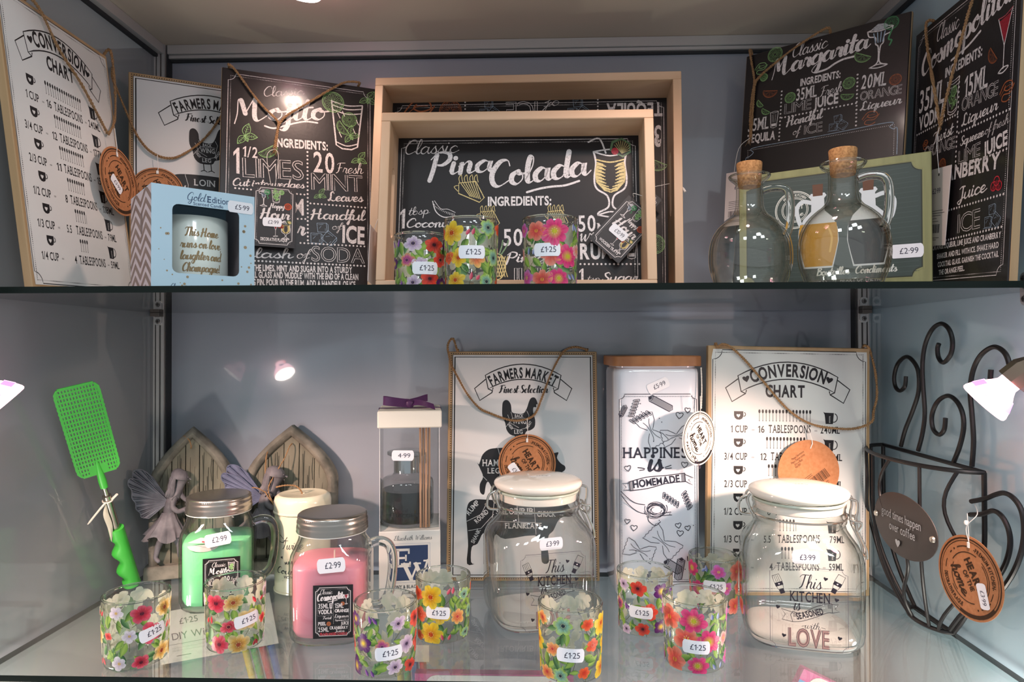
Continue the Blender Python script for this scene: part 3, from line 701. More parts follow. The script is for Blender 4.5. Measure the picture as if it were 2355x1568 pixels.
def market_print():
    p = Pr('k'); W = (214, 218, 220)
    p.poly([(6, 5), (194, 5), (194, 295), (6, 295)], W); p.k = 1
    for a in ((3.8, 3, 196.2, 3), (3.8, 297, 196.2, 297), (3.8, 3, 3.8, 297), (196.2, 3, 196.2, 297)): p.dots(*a, step=3.0, r=.75)
    for d, w in ((5.7, .9), (8.6, 1.9)): p.stroke([(d, d - 1), (200 - d, d - 1), (200 - d, 301 - d), (d, 301 - d)], w, None, True)
    banner(p, 49.6, 151.5, 17.2, 37.5, 15, [(49.6, 38), (35.3, 50), (42.4, 66), (58.6, 55.5)], 1.4)
    p.arctext('B', 'FARMERS MARKET', 100.5, 120, 84.5, -PI / 2, 13.5, 88)
    p.text('S', 'Finest Selection', 68, 55.5, 66, 10)
    q = lambda x, y: ((x - 130) / 6.65, (y - 150) / 6.65)
    K = (30, 32, 36)
    hen = [(612, 650), (618, 605), (640, 585), (668, 592), (690, 630), (698, 690), (740, 705), (800, 703), (830, 660), (850, 600), (866, 570), (890, 561), (912, 575), (928, 622), (914, 622), (914, 648), (890, 650), (888, 700), (905, 760), (900, 820), (865, 850), (826, 862), (800, 897), (700, 897), (652, 850), (640, 790), (614, 730)]
    p.poly([(v.x, v.y) for v in spline([(*q(*a), 0) for a in hen], 3, True)], K)
    for lx in (728, 790): p.line(q(lx, 890), q(lx + 6, 960), w=1.2, col=K); p.line(q(lx - 20, 968), q(lx + 6, 955), q(lx + 30, 970), w=1.1, col=K)
    pig = [(393, 1135), (408, 1150), (420, 1120), (440, 1065), (490, 1022), (560, 1008), (700, 1004), (860, 1010), (980, 1020), (1060, 1050), (1110, 1045), (1096, 1092), (1130, 1140), (1166, 1165), (1164, 1200), (1110, 1230), (1060, 1235), (1030, 1270), (1040, 1350), (1060, 1400), (1010, 1400), (985, 1310), (900, 1300), (700, 1310), (600, 1300), (580, 1330), (595, 1405), (545, 1400), (520, 1350), (490, 1300), (470, 1330), (455, 1410), (420, 1390), (418, 1320), (445, 1260), (420, 1190)]
    p.poly([(v.x, v.y) for v in spline([(*q(*a), 0) for a in pig], 3, True)], K)
    cow = [(300, 1600), (312, 1500), (350, 1462), (420, 1452), (700, 1465), (860, 1450), (980, 1440), (1040, 1420), (1080, 1400), (1100, 1425), (1150, 1430), (1190, 1500), (1230, 1560), (1215, 1600), (1150, 1600), (1100, 1640), (1060, 1720), (1020, 1760), (1010, 1850), (1020, 1985), (960, 1985), (950, 1850), (900, 1760), (640, 1790), (560, 1750), (540, 1830), (555, 1985), (500, 1985), (480, 1840), (450, 1740), (400, 1830), (350, 1860), (345, 1985), (375, 2000), (310, 2000), (318, 1850), (310, 1720)]
    p.poly([(v.x, v.y) for v in spline([(*q(*a), 0) for a in cow], 3, True)], K); p.k = 2
    def t(s, x, y, w, h, a=0): X, Y = q(x, y); p.text('R', s, X, Y, w, h, a, W)
    t('BACK', 725, 738, 11, 4.0); t('WING', 705, 795, 18, 6); t('LEG', 720, 882, 11, 5); t('THIGH', 655, 795, 9.5, 3.6, -.95); t('BREAST', 838, 842, 11, 3.4, 1.0)
    for a in ([(690, 690), (705, 745), (640, 830)], [(700, 745), (830, 745)], [(830, 680), (850, 720), (830, 800), (840, 850)], [(700, 830), (760, 850), (830, 830)], [(660, 715), (690, 790), (760, 830)]): p.line(*[q(*b) for b in a], w=.45, col=W)
    t('HAM', 440, 1165, 21, 8.5); t('LEG', 485, 1228, 16, 7); t('LOIN', 650, 1100, 26, 8.5); t('RIBS', 680, 1210, 26, 8.5); t('SHOULDER', 880, 1120, 28, 6)
    for a in ([(575, 1010), (600, 1100), (590, 1290)], [(600, 1140), (860, 1150)], [(860, 1015), (880, 1200), (860, 1300)], [(445, 1255), (480, 1290)]): p.line(*[q(*b) for b in a], w=.5, col=W)
    t('RUMP', 325, 1590, 21, 6.5, .85); t('ROUND', 395, 1660, 21, 6.0, .75); t('SHANK', 370, 1830, 19, 5, 1.1); t('SIRLOIN', 560, 1580, 32, 8); t('FLANK', 640, 1700, 28, 7); t('RIB', 780, 1580, 16, 8); t('PLATE', 800, 1700, 24, 7); t('CHUCK', 920, 1600, 24, 7)
    for a in ([(305, 1640), (430, 1580), (470, 1500)], [(320, 1720), (430, 1700), (540, 1580)], [(545, 1460), (530, 1600), (470, 1740)], [(530, 1640), (900, 1650)], [(740, 1465), (760, 1650)], [(890, 1450), (910, 1750)]): p.line(*[q(*b) for b in a], w=.55, col=W)
    return p
def make_plaque(label, pose, kind, t=.008, base='wood'):
    bx, by, bz, rz, ti, ro, w, h = pose
    root = thing('hanging_plaque', label, 'plaque', M=plaque_matrix((bx, by, bz), rz, ti, ro))
    mb = MB().bbox(-w / 2, w / 2, 0, t, 0, h, .0008)
    mb.build('board', WOOD() if base == 'wood' else mat('chalk_board', '#1d191b', .38, spec=.4, coat=.35, bump=(240, .06)), root, angle=30)
    if base != 'wood':   # raw wood edge strips showing at the sides of the dark face
        for x in (-w / 2 - .0006, w / 2 - .0008): MB().bbox(x, x + .0014, .0012, t + .0002, 0, h, .0003).build('board_edge', WOOD(), root)
    return root, w, h
def finish_print(root, p, w, h, nomw=200, nomh=300, name='print', worn=False, y=-.0002):
    sx, sy = w * 1000 / nomw, h * 1000 / nomh; f = board_map(w, h, y)
    o = p.obj(name, lambda a, b, k: f(a * sx, b * sy, k), ink('chalk_ink' if worn else 'board_ink', .42, .4, worn=worn), root)
    return flip_out(o, lambda q: Vector((0, -1, 0)))
# ---------------------------------------------------------------- lettering and drawings laid out on each board (mm)
PRINTS = {
 'moj': [
  ('s', 'Classic', 50.5, 32.3, 50.3, 13.1, 0.169),
  ('S', 'Mojito', 14.8, 69.6, 117.6, 29.1, 0.142),
  ('p', [(52.7, 72.2), (61.2, 74.1), (69.3, 72.5), (80.1, 67.5), (102.0, 59.8), (118.8, 59.4)], 2.2, 'w'),
  ('B', 'INGREDIENTS:', 65.9, 98.3, 66.8, 11.2, 0.037),
  ('i', 'tumbler', 157.6, 58.6, 33.3),
  ('i', 'lime', 139.0, 27.4, 14.1, 'g'),
  ('i', 'mint', 185.1, 16.4, 13.8, 'g', 0.6),
  ('i', 'mint', 28.6, 88.2, 15.7, 'g', 0.2),
  ('i', 'mint', 173.4, 103.4, 12.3, 'g', 0.6),
  ('i', 'wedge', 57.9, 105.7, 12.9, 'g', -0.6),
  ('B', '1', 16.1, 139.8, 7.2, 34.4, 0.024),
  ('R', '1/2', 26.5, 116.3, 17.8, 13.9, -0.018),
  ('O', 'LIMES', 27.5, 143.2, 74.3, 25.3, 0.046),
  ('d', 106.3, 101.3, 107.9, 221.0, 5, 1.4),
  ('R', '20', 114.3, 127.3, 27.0, 27.5, 0.015),
  ('s', 'Fresh', 143.0, 126.1, 35.8, 14.5, 0.069),
  ('O', 'MINT', 112.3, 151.8, 66.6, 22.6, 0.04),
  ('i', 'mint', 122.3, 158.0, 9.5, 'g', 0.5),
  ('W', 'Leaves', 133.0, 165.4, 45.9, 12.5, 0.062),
  ('d', 110.8, 170.9, 182.3, 170.7, 4.6, 1.3),
  ('d', 18.5, 159.0, 103.0, 159.8, 4.6, 1.3),
  ('W', 'Cut into wedges', 15.3, 155.9, 87.7, 9.7, 0.056),
  ('W', 'Handful', 111.0, 191.5, 70.3, 13.5, 0.044),
  ('s', 'of', 138.3, 204.1, 12.4, 9.5, 0.025),
  ('B', 'ICE', 152.0, 220.4, 29.3, 22.6, -0.016),
  ('i', 'ice', 127.2, 209.7, 16.5, 'b'),
  ('B', 'M', 88.0, 188.6, 14.7, 22.2, 0.041),
  ('d', 19.2, 197.6, 104.4, 192.6, 4.6, 1.3),
  ('W', 'r', 94.8, 214.3, 8.7, 10.5, 0.003),
  ('d', 98.7, 225.1, 181.2, 224.4, 4.6, 1.3),
  ('W', 'Splash', 15.1, 249.0, 73.7, 12.3, 0.042),
  ('s', 'of', 93.5, 245.6, 15.8, 12.7, -0.016),
  ('O', 'SODA', 113.1, 248.0, 68.2, 19.8, 0.004),
  ('d', 20.2, 252.1, 181.3, 251.3, 4.6, 1.4),
  ('B', 'PLACE THE LIMES, MINT AND SUGAR INTO A STURDY', 21.4, 265.4, 143.8, 7.8, 0.026),
  ('B', "HIGHBALL GLASS AND 'MUDDLE' WITH THE END OF A CLEAN", 21.6, 274.3, 151.7, 7.8, 0.024),
  ('B', 'ROLLING PIN. POUR IN THE RUM, ADD A HANDFUL OF ICE,', 21.8, 283.8, 149.2, 7.8, 0.02),
  ('B', 'THEN ADD SODA WATER TO TASTE. STIR WELL.', 46.1, 296.7, 111.3, 7.8, 0.016),
 ],
 'trS': [
  ('s', 'Classic', 17.9, 31.3, 64.6, 17.8, 0.023),
  ('S', 'Pina', 47.8, 58.1, 79.9, 27.6, 0.059),
  ('S', 'Colada', 123.1, 74.1, 118.3, 31.7, 0.129),
  ('p', [(166.9, 80.4), (181.4, 76.2), (196.9, 73.6), (212.5, 72.2), (229.0, 66.9)], 2.6, 'w'),
  ('B', 'INGREDIENTS:', 120.3, 96.8, 75.6, 10.8, 0.007),
  ('i', 'fruit', 99.1, 76.6, 18.6, 'y'),
  ('i', 'coco', 68.2, 100.7, 14.1, 'w'),
  ('B', '1', 15.5, 124.1, 5.8, 24.3, -0.006),
  ('s', 'tbsp', 25.5, 108.0, 24.6, 9.7, 0.081),
  ('W', 'Coconut', 23.3, 123.0, 56.8, 10.8, 0.013),
  ('d', 16.5, 155.1, 81.8, 154.8, 4.4, 1.2),
  ('R', '50', 139.4, 146.1, 22.6, 20.2, 0.018),
  ('R', 'ML', 164.1, 145.7, 17.4, 10.6, -0.005),
  ('W', 'Pineapple', 142.2, 165.6, 81.1, 11.6, 0.009),
  ('O', 'JUICE', 148.0, 192.8, 73.1, 19.8, 0.005),
  ('i', 'pineapple', 131.9, 164.0, 24.3, 'y'),
  ('i', 'fruit', 203.1, 111.4, 15.0, 'y'),
  ('i', 'fruit', 122.0, 110.8, 14.0, 'y'),
  ('R', '50', 227.6, 129.1, 20.4, 19.2, 0.02),
  ('R', 'ML', 250.0, 128.7, 17.3, 9.6, -0.006),
  ('W', 'White', 228.5, 141.3, 33.6, 9.5, 0.042),
  ('B', 'RUM', 229.4, 162.3, 37.0, 17.9, 0.01),
  ('d', 229.8, 168.6, 298.0, 168.8, 4.6, 1.3),
  ('B', '1', 228.2, 191.0, 5.0, 17.2, -0.002),
  ('s', 'tsp', 237.3, 189.4, 15.1, 7.3, 0.032),
  ('W', 'Sugar', 254.4, 189.5, 42.2, 10.4, 0.022),
  ('i', 'hurricane', 266.1, 68.9, 40.3),
  ('i', 'shot', 289.3, 150.0, 12.6, 'w'),
  ('p', [(240.3, 18.4), (253.3, 14.1), (260.9, 32.3)], 2.0, 'w'),
  ('i', 'pineslice', 278.6, 26.5, 13.2, 'g'),
  ('i', 'cherry', 271.8, 30.3, 4.4, 'r'),
 ],
 'trB': [
  ('B', 'TEQUILA', 371.9, 17.2, 72.9, 18.0, -3.137),
  ('R', '3', 370.0, 48.9, 8.5, 28.5, 3.124),
  ('O', 'ICE', 207.1, 12.1, 42.1, 24.3, -3.133),
  ('s', 'of', 237.3, 11.5, 19.7, 13.4, -3.1),
  ('i', 'ice', 142.3, 20.5, 13.5, 'b'),
  ('i', 'ice', 261.7, 21.7, 14.6, 'b'),
  ('d', 109.7, 11.3, 111.0, 68.7, 4.6, 1.2),
  ('d', 287.5, 11.3, 287.6, 71.4, 4.6, 1.2),
  ('i', 'swirl', 47.5, 21.1, 22.3, 'o'),
  ('i', 'orange', 89.8, 23.2, 14.8, 'o'),
  ('i', 'wedge', 362.8, 100.9, 14.2, 'g', 0.4),
  ('B', 'ML', 369.8, 66.8, 8.4, 5.9, 3.126),
  ('i', 'lime', 360.8, 207.9, 12.6, 'g'),
  ('d', 299.0, 34.5, 299.0, 71.6, 4.6, 1.2),
 ],
 'marg': [
  ('s', 'Classic', 61.6, 18.5, 42.7, 16.6, 0.04),
  ('S', 'Margarita', 36.6, 37.7, 116.2, 22.5, 0.064),
  ('p', [(93.4, 45.5), (105.8, 44.3), (115.4, 39.8), (124.9, 37.1), (136.7, 36.9)], 2.4, 'w'),
  ('i', 'margglass', 164.2, 31.1, 26.1),
  ('i', 'lime', 175.8, 8.1, 7.7, 'G'),
  ('i', 'wedge', 145.7, 40.1, 9.9, 'g', 0.5),
  ('i', 'lime', 39.3, 8.0, 9.4, 'g'),
  ('i', 'swirl', 21.5, 20.9, 9.5, 'g'),
  ('i', 'lime', 26.2, 35.1, 4.9, 'g'),
  ('B', 'INGREDIENTS:', 74.5, 58.1, 48.1, 8.7, -0.016),
  ('R', '35ML', 70.4, 76.1, 25.3, 14.9, 0.007),
  ('s', 'Fresh', 99.5, 77.6, 25.7, 12.4, 0.041),
  ('O', 'LIME', 56.4, 90.1, 33.4, 12.9, -0.007),
  ('B', 'JUICE', 92.9, 90.1, 28.9, 12.1, 0.012),
  ('i', 'lime', 132.9, 68.2, 6.9, 'g'),
  ('i', 'wedge', 131.5, 83.9, 7.6, 'g', 0.2),
  ('i', 'lime', 62.6, 70.2, 6.6, 'g'),
  ('i', 'wedge', 35.5, 58.0, 9.7, 'o', 0.2),
  ('i', 'wedge', 22.7, 69.6, 6.0, 'g', 0.9),
  ('i', 'wedge', 31.0, 81.6, 6.4, 'g', 0.6),
  ('R', '20ML', 146.7, 79.0, 27.2, 16.2, -0.053),
  ('i', 'orange', 183.5, 76.3, 6.3, 'o'),
  ('O', 'ORANGE', 146.4, 92.8, 44.1, 10.5, -0.027),
  ('W', 'Liqueur', 147.1, 105.0, 43.4, 10.2, -0.006),
  ('i', 'swirl', 159.3, 115.0, 10.1, 'o'),
  ('W', 'Handful', 59.9, 106.5, 43.7, 11.3, 0.045),
  ('s', 'of', 68.7, 119.8, 8.7, 9.1, 0.082),
  ('O', 'ICE', 83.2, 121.6, 21.9, 11.8, 0.014),
  ('i', 'ice', 123.1, 113.7, 10.7, 'b'),
  ('R', '35ML', 8.7, 104.1, 27.8, 16.2, -0.023),
  ('i', 'shot', 43.3, 95.1, 10.4, 'w'),
  ('B', 'TEQUILA', 8.4, 119.6, 37.6, 10.7, -0.025),
  ('d', 51.3, 59.5, 51.6, 123.0, 4.6, 1.2),
  ('d', 53.4, 94.4, 142.2, 94.8, 4.4, 1.2),
  ('d', 142.2, 60.3, 143.7, 121.9, 4.6, 1.2),
  ('p', [(7.0, 150.7), (8.6, 139.7), (12.9, 138.2), (18.3, 133.8), (20.4, 127.1), (104.0, 126.9), (178.3, 125.2), (180.3, 130.7), (184.5, 133.9), (188.4, 134.6), (189.3, 163.7)], 0.8, 'b'),
  ('d', 11.1, 140.1, 10.4, 129.7, 2.0, 0.4),
  ('d', 10.4, 129.7, 185.0, 129.1, 2.0, 0.45),
  ('d', 185.0, 129.1, 186.0, 163.2, 2.0, 0.45),
 ],
 'cos': [
  ('s', 'Classic', 47.1, 25.9, 42.9, 17.0, -0.046),
  ('S', 'Cosmopolitan', 17.7, 53.1, 171.4, 24.1, 0.097),
  ('p', [(79.4, 56.9), (96.1, 55.3), (110.8, 53.4), (130.2, 47.7)], 2.4, 'w'),
  ('B', 'INGREDIENTS:', 68.5, 71.0, 66.2, 9.3, -0.015),
  ('R', '35ML', 14.9, 92.6, 53.7, 24.2, -0.056),
  ('B', 'VODKA', 16.7, 112.7, 55.4, 14.8, 0.019),
  ('i', 'tumbler', 85.4, 95.8, 18.3),
  ('R', '15ML', 106.7, 103.8, 39.4, 20.5, -0.029),
  ('O', 'ORANGE', 103.3, 116.3, 59.5, 13.1, -0.028),
  ('W', 'Liqueur', 104.6, 131.5, 58.7, 11.4, 0.002),
  ('i', 'swirl', 176.4, 117.9, 11.4, 'o'),
  ('W', 'Twist', 49.3, 136.1, 39.5, 11.5, 0.047),
  ('O', 'ORANGE', 31.6, 146.5, 62.4, 11.8, -0.052),
  ('i', 'swirl', 33.3, 131.5, 6.3, 'o'),
  ('i', 'orange', 71.0, 162.5, 6.7, 'o'),
  ('W', 'Squeeze', 103.7, 150.6, 40.2, 8.8, 0.005),
  ('s', 'of fresh', 145.5, 150.2, 36.0, 8.3, 0.052),
  ('O', 'LIME', 102.0, 168.3, 37.6, 12.9, 0.016),
  ('B', 'JUICE', 145.2, 170.3, 36.0, 12.7, 0.086),
  ('d', 96.9, 79.9, 96.9, 169.4, 4.8, 1.3),
  ('d', 13.2, 116.4, 96.3, 116.6, 4.6, 1.3),
  ('d', 100.5, 136.6, 181.9, 136.8, 4.6, 1.3),
  ('d', 102.3, 172.6, 180.2, 171.4, 4.6, 1.3),
  ('B', 'CRANBERRY', 52.5, 179.5, 118.5, 13.8, -0.055),
  ('W', 'Juice', 103.9, 205.6, 47.6, 12.8, 0.033),
  ('i', 'cherries', 167.8, 199.3, 6.0, 'r'),
  ('d', 55.5, 213.0, 179.0, 211.3, 4.6, 1.3),
  ('O', 'ICE', 106.7, 238.2, 38.2, 18.5, 0.027),
  ('i', 'ice', 163.8, 227.9, 12.2, 'b'),
  ('d', 58.2, 244.1, 178.4, 240.6, 4.6, 1.3),
  ('B', 'ORANGE LIQUEUR, LIME JUICE AND CRANBERRY', 58.9, 251.3, 119.7, 5.2, 0.011),
  ('B', 'SHAKER AND FILL WITH ICE. SHAKE HARD', 68.9, 261.3, 106.9, 5.1, 0.023),
  ('B', 'COCKTAIL GLASS. GARNISH THE COCKTAIL', 71.4, 270.2, 105.1, 5.1, 0.029),
  ('B', 'THE ORANGE PEEL.', 74.1, 278.7, 48.3, 5.1, 0.041),
  ('i', 'martini', 168.8, 73.2, 27.6),
  ('i', 'wedge', 151.6, 79.3, 9.2, 'o', 0.9),
 ],
}
TWINES = {
 'cc1a': [(47.8, -2.7), (62.7, 6.1), (83.8, 32.6), (116.9, 57.1), (142.6, 83.6), (158.8, 100.7)],
 'cc1b': [(187.0, -7.9), (190.2, 10.3), (185.8, 51.9), (176.9, 81.2), (159.9, 101.1)],
 'fm1': [(-17.0, 1.7), (-17.5, 11.3), (-13.7, 24.8), (-3.5, 52.8), (8.0, 82.3), (19.8, 100.4), (32.1, 109.2), (44.8, 111.5), (58.0, 107.1), (78.6, 90.0), (94.4, 70.3), (109.4, 44.1), (131.4, -0.2)],
 'moja': [(8.1, -2.5), (16.6, 4.6), (36.8, 32.0), (51.3, 49.0), (67.8, 64.7), (68.9, 74.1), (65.9, 103.0)],
 'mojb': [(173.2, -3.7), (155.4, -1.5), (134.9, 12.1), (99.8, 40.1), (80.3, 55.6), (70.8, 68.6), (67.1, 84.9), (64.5, 103.1)],
 'fm2': [(12.1, -0.3), (5.8, -17.2), (-1.2, -6.4), (3.9, 18.1), (10.1, 30.3), (25.6, 57.5), (42.3, 77.1), (57.5, 84.6), (75.6, 91.3), (90.7, 94.3), (107.3, 92.0), (118.6, 84.5), (127.0, 65.0), (139.2, 33.2), (151.6, 8.8), (160.8, -1.9), (174.5, -5.8), (189.8, -2.0)],
 'cc2': [(10.4, 1.8), (17.0, -1.5), (27.3, 2.2), (45.1, 17.9), (68.8, 44.3), (92.6, 71.5), (111.9, 87.2), (134.2, 97.0), (163.8, 100.7), (186.2, 99.9), (205.5, 91.7), (213.0, 78.4), (217.1, 59.4), (215.2, 31.7), (208.4, 4.0), (199.4, -2.4)],
 'marga': [(6.0, -5.4), (9.5, 12.2), (15.0, 38.0), (13.4, 58.2), (12.5, 82.4), (14.2, 114.5)],
 'margb': [(106.3, -5.2), (96.4, -3.8), (62.9, 9.8), (38.4, 23.4), (22.3, 34.2), (16.3, 43.9), (15.4, 73.6), (15.2, 114.7)],
 'cosa': [(31.3, -0.6), (36.2, 27.7), (55.2, 79.1), (70.0, 120.0)],
 'cosb': [(122.0, 13.2), (109.2, 35.1), (92.3, 70.0), (76.9, 104.6), (71.6, 121.9)],
}
STEAM = [[(0.8353, -0.122), (0.8252, -0.1004), (0.8082, -0.0746), (0.7964, -0.0515), (0.7972, -0.0282), (0.8096, -0.0154), (0.8238, -0.0123), (0.8412, -0.0215), (0.8491, -0.0369), (0.8467, -0.0492), (0.8367, -0.0541), (0.8255, -0.048), (0.8229, -0.0358)], [(0.7986, -0.1218), (0.7894, -0.0999), (0.7846, -0.0763), (0.7874, -0.0445), (0.7881, -0.0189), (0.7823, 0.0029), (0.7692, 0.0192), (0.7526, 0.0255), (0.7389, 0.0196), (0.7324, 0.0062), (0.7355, -0.0081), (0.7483, -0.0174), (0.7573, -0.012), (0.7592, -0.0021), (0.7564, 0.0034)], [(0.7325, -0.1241), (0.7219, -0.1053), (0.7153, -0.0858), (0.7168, -0.0697), (0.7268, -0.0577), (0.742, -0.0534), (0.7601, -0.0615), (0.7707, -0.0774), (0.7688, -0.0923), (0.7576, -0.0977), (0.7484, -0.091), (0.7459, -0.078)], [(0.7025, -0.123), (0.6995, -0.0964), (0.7017, -0.0682), (0.704, -0.0456), (0.6993, -0.0248), (0.6872, -0.0088), (0.6692, -0.0004), (0.6553, -0.0041), (0.648, -0.0136), (0.6467, -0.0272), (0.6528, -0.038), (0.6651, -0.0431), (0.6729, -0.0348), (0.6724, -0.0228)]]
HOUT = [(0.6765, -0.1503), (0.6622, -0.1433), (0.65, -0.1391), (0.6383, -0.1407), (0.6285, -0.1486), (0.6245, -0.1628), (0.6262, -0.1814), (0.6335, -0.2009), (0.6453, -0.2203), (0.6605, -0.2374), (0.7001, -0.2676), (0.7408, -0.2954), (0.7778, -0.3218)]
HIN = [(0.6817, -0.1669), (0.6655, -0.1597), (0.6533, -0.162), (0.6445, -0.1723), (0.6426, -0.1862), (0.6479, -0.2035), (0.6587, -0.2208), (0.6747, -0.2393)]
# ================================================================ THE CABINET
XL, XR, YB, ZL, ZU, ZC = -.5399, .4601, .9460, -.3100, .0568, .4342
YF = .50
def plain(name, x0, x1, y0, y1, z0, z1, m, r=0.0): return struct((MB().bbox(x0, x1, y0, y1, z0, z1, r) if r else MB().box(x0, x1, y0, y1, z0, z1)).build(name, m, smooth=bool(r)))
plain('wall_back', XL - .02, XR + .02, YB, YB + .008, -.64, ZC, mat('back_panel', '#989fab', .16, spec=.5, coat=1.0))
plain('wall_right', XR, XR + .008, YF, YB, -.64, ZC, mat('side_panel_right', '#aac4d0', .2, spec=.5, coat=.8))  # pale blue put into the colour for light passing through this side
plain('wall_left', XL - .008, XL, YF, YB, -.64, ZC, glass('side_pane_left', '#d8dbda', '#a5aaa8', 1.2, .02, ('#9a9da0', .60)))
plain('ceiling', XL - .02, XR + .02, YF, YB + .02, ZC, ZC + .012, mat('ceiling_board', '#cdbfae', .55))
plain('floor', XL - .02, XR + .02, YF, YB, -.65, -.64, mat('base_board', '#d2d0cd', .4))
ALU = mat('aluminium', '#c6c5c4', .38, metal=.45)
DARKGAP = mat('rubber_gasket', '#23262a', .6)
def post(i, x0, sgn):
    """extruded corner upright: two ribs and dark grooves between"""
    mb = MB()
    def b(a, c, y0, y1, k): mb.cur = k; lo, hi = sorted((x0 + sgn * a, x0 + sgn * c)); mb.box(lo, hi, y0, y1, -.64, ZC)
    b(0, .0165, YB - .010, YB - .0005, 1); b(.0, .0022, YB - .016, YB - .009, 0); b(.0040, .0085, YB - .016, YB - .009, 0); b(.0108, .0152, YB - .016, YB - .009, 0)
    b(.0165, .018, YB - .013, YB - .0005, 1)
    return struct(mb.build('trim_%d' % i, [ALU, DARKGAP], smooth=False))
post(1, XL, 1); post(2, XR, -1)
def rail(i, pts):
    mb = MB()
    for k, (x0, x1, y0, y1, z0, z1) in pts: mb.cur = k; mb.box(x0, x1, y0, y1, z0, z1)
    struct(mb.build('trim_%d' % i, [ALU, DARKGAP], smooth=False))
rail(3, [(0, (XL + .018, XR - .018, YB - .014, YB - .0005, ZC - .013, ZC - .0005)), (0, (XL + .018, XR - .018, YB - .010, YB - .0005, ZC - .018, ZC - .0135)), (1, (XL + .018, XR - .018, YB - .006, YB - .0005, ZC - .021, ZC - .018))])
rail(4, [(0, (XL + .0005, XL + .014, YF, YB - .017, ZC - .014, ZC - .0005)), (1, (XL + .0005, XL + .006, YF, YB - .017, ZC - .018, ZC - .014))])
rail(5, [(0, (XR - .014, XR - .0005, YF, YB - .017, ZC - .014, ZC - .0005)), (1, (XR - .006, XR - .0005, YF, YB - .017, ZC - .018, ZC - .014))])
SHELF = glass('shelf_glass', '#f8fcfa', '#d3e2dc', 1.2, .008, ('#d4d6d4', .07))
EDGE = mat('shelf_glass_edge', '#07140f', .22, spec=.25)
def shelf(label, z1, y0):
    x0, x1, y1, t = XL + .004, XR - .004, YB - .018, .006
    root = thing('glass_shelf', label, 'shelf', ((x0 + x1) / 2, y0, z1))
    w = (x1 - x0) / 2; d = y1 - y0
    mb = MB(); mb.add([(-w, 0, 0), (w, 0, 0), (w, d, 0), (-w, d, 0)], [(0, 1, 2, 3)]); mb.add([(-w, 0, -t), (w, 0, -t), (w, d, -t), (-w, d, -t)], [(3, 2, 1, 0)])
    mb.build('pane', SHELF, root, smooth=False)
    e = MB(); e.add([(-w, 0, -t), (w, 0, -t), (w, 0, 0), (-w, 0, 0)], [(0, 1, 2, 3)]); e.add([(-w, d, -t), (w, d, -t), (w, d, 0), (-w, d, 0)], [(3, 2, 1, 0)])
    e.add([(-w, 0, -t), (-w, d, -t), (-w, d, 0), (-w, 0, 0)], [(3, 2, 1, 0)]); e.add([(w, 0, -t), (w, d, -t), (w, d, 0), (w, 0, 0)], [(0, 1, 2, 3)])
    e.build('cut_edge', EDGE, root, smooth=False)
shelf('upper clear glass shelf with dark green front edge, carrying the plaques and trays', ZU, .590)
shelf('lower clear glass shelf carrying the candle jars and storage jars', ZL, .622)
def bracket(label, loc, rz=0):
    r = thing('shelf_bracket', label, 'bracket', loc, rz)
    for s in (1, -1):
        pl = [(-.0055, .003 * s), (.0055, .003 * s), (.0055, .010 * s)] + [(.0055 * math.cos(a), s * (.010 + .0055 * math.sin(a))) for a in [i * PI / 8 for i in range(1, 8)]] + [(-.0055, .010 * s)]
        MB().prism(pl, -.003, 0).build('tab', mat('bracket_steel', '#d8d6d4', .25, metal=.7), r)
        sc = MB().lathe([(0, .0012), (.0030, .0010), (.0034, 0)], 20, cap0=False); sc.v = [(x, -.0031 - z, y + .0095 * s) for x, y, z in sc.v]
        o = sc.build('screw', mat('screw_steel', '#8c8a88', .3, metal=.9), r)
        c = MB().box(-.0022, .0022, -.0046, -.0041, .0095 * s - .0004, .0095 * s + .0004).box(-.0004, .0004, -.0046, -.0041, .0095 * s - .0022, .0095 * s + .0022)
        c.build('screw_slot', mat('slot_black', '#1a1718', .7), o, smooth=False)
    MB().bbox(-.0065, .0065, -.012, 0, -.0026, .0026, .0006).build('clamp', mat('bracket_rubber', '#5b5652', .5), r)
bracket('screwed shelf clip on the left corner post under the upper shelf', (XL + .0085, YB - .0165, ZU - .0085))
bracket('screwed shelf clip on the right corner post under the upper shelf', (XR - .0085, YB - .0165, ZU - .0085))
bracket('screwed shelf clip on the right corner post at the lower shelf', (XR - .0085, YB - .0165, ZL - .003))
bracket('screwed shelf clip on the right wall at the front of the upper shelf', (XR - .0005, .636, ZU - .003), -PI / 2)

# ---- wall and light switches behind the left pane
plain('wall_outside', -2.4, XL - .05, 1.30, 1.32, -1.0, .6, mat('shop_wall', '#808284', .7))
sw = thing('switch_panel', 'white double row light switch panel seen dimly through the left pane', 'switch panel', (-1.02, 1.299, -.51))
MB().bbox(-.10, .10, -.010, 0, -.086, .086, .003).build('face_plate', mat('switch_white', '#f0ede4', .4), sw)
for r_, z in ((0, .034), (1, -.040)):
    for k in range(4):
        x = -.075 + k * .036
        red = (r_ == 1 and k == 3)
        mb = MB().bbox(x - .013, x + .013, -.014, -.0095, z - .019, z + .019, .002); mb.build('rocker', mat('switch_red', '#6d1f22', .4) if red else mat('switch_white', '#f0ede4', .4), sw)
    MB().bbox(-.09, .052, -.0105, -.0098, z - .032, z - .0205, .0003).build('name_strip', mat('strip_brown', '#4a3524', .5), sw)
    MB().lathe([(0, .001), (.003, .0008), (.0035, 0)], 16, .075).build('screw', mat('screw_steel', '#8c8a88', .3, metal=.9), sw).matrix_local = Matrix(((1, 0, 0, 0), (0, 0, -1, -.0105), (0, 1, 0, z), (0, 0, 0, 1)))

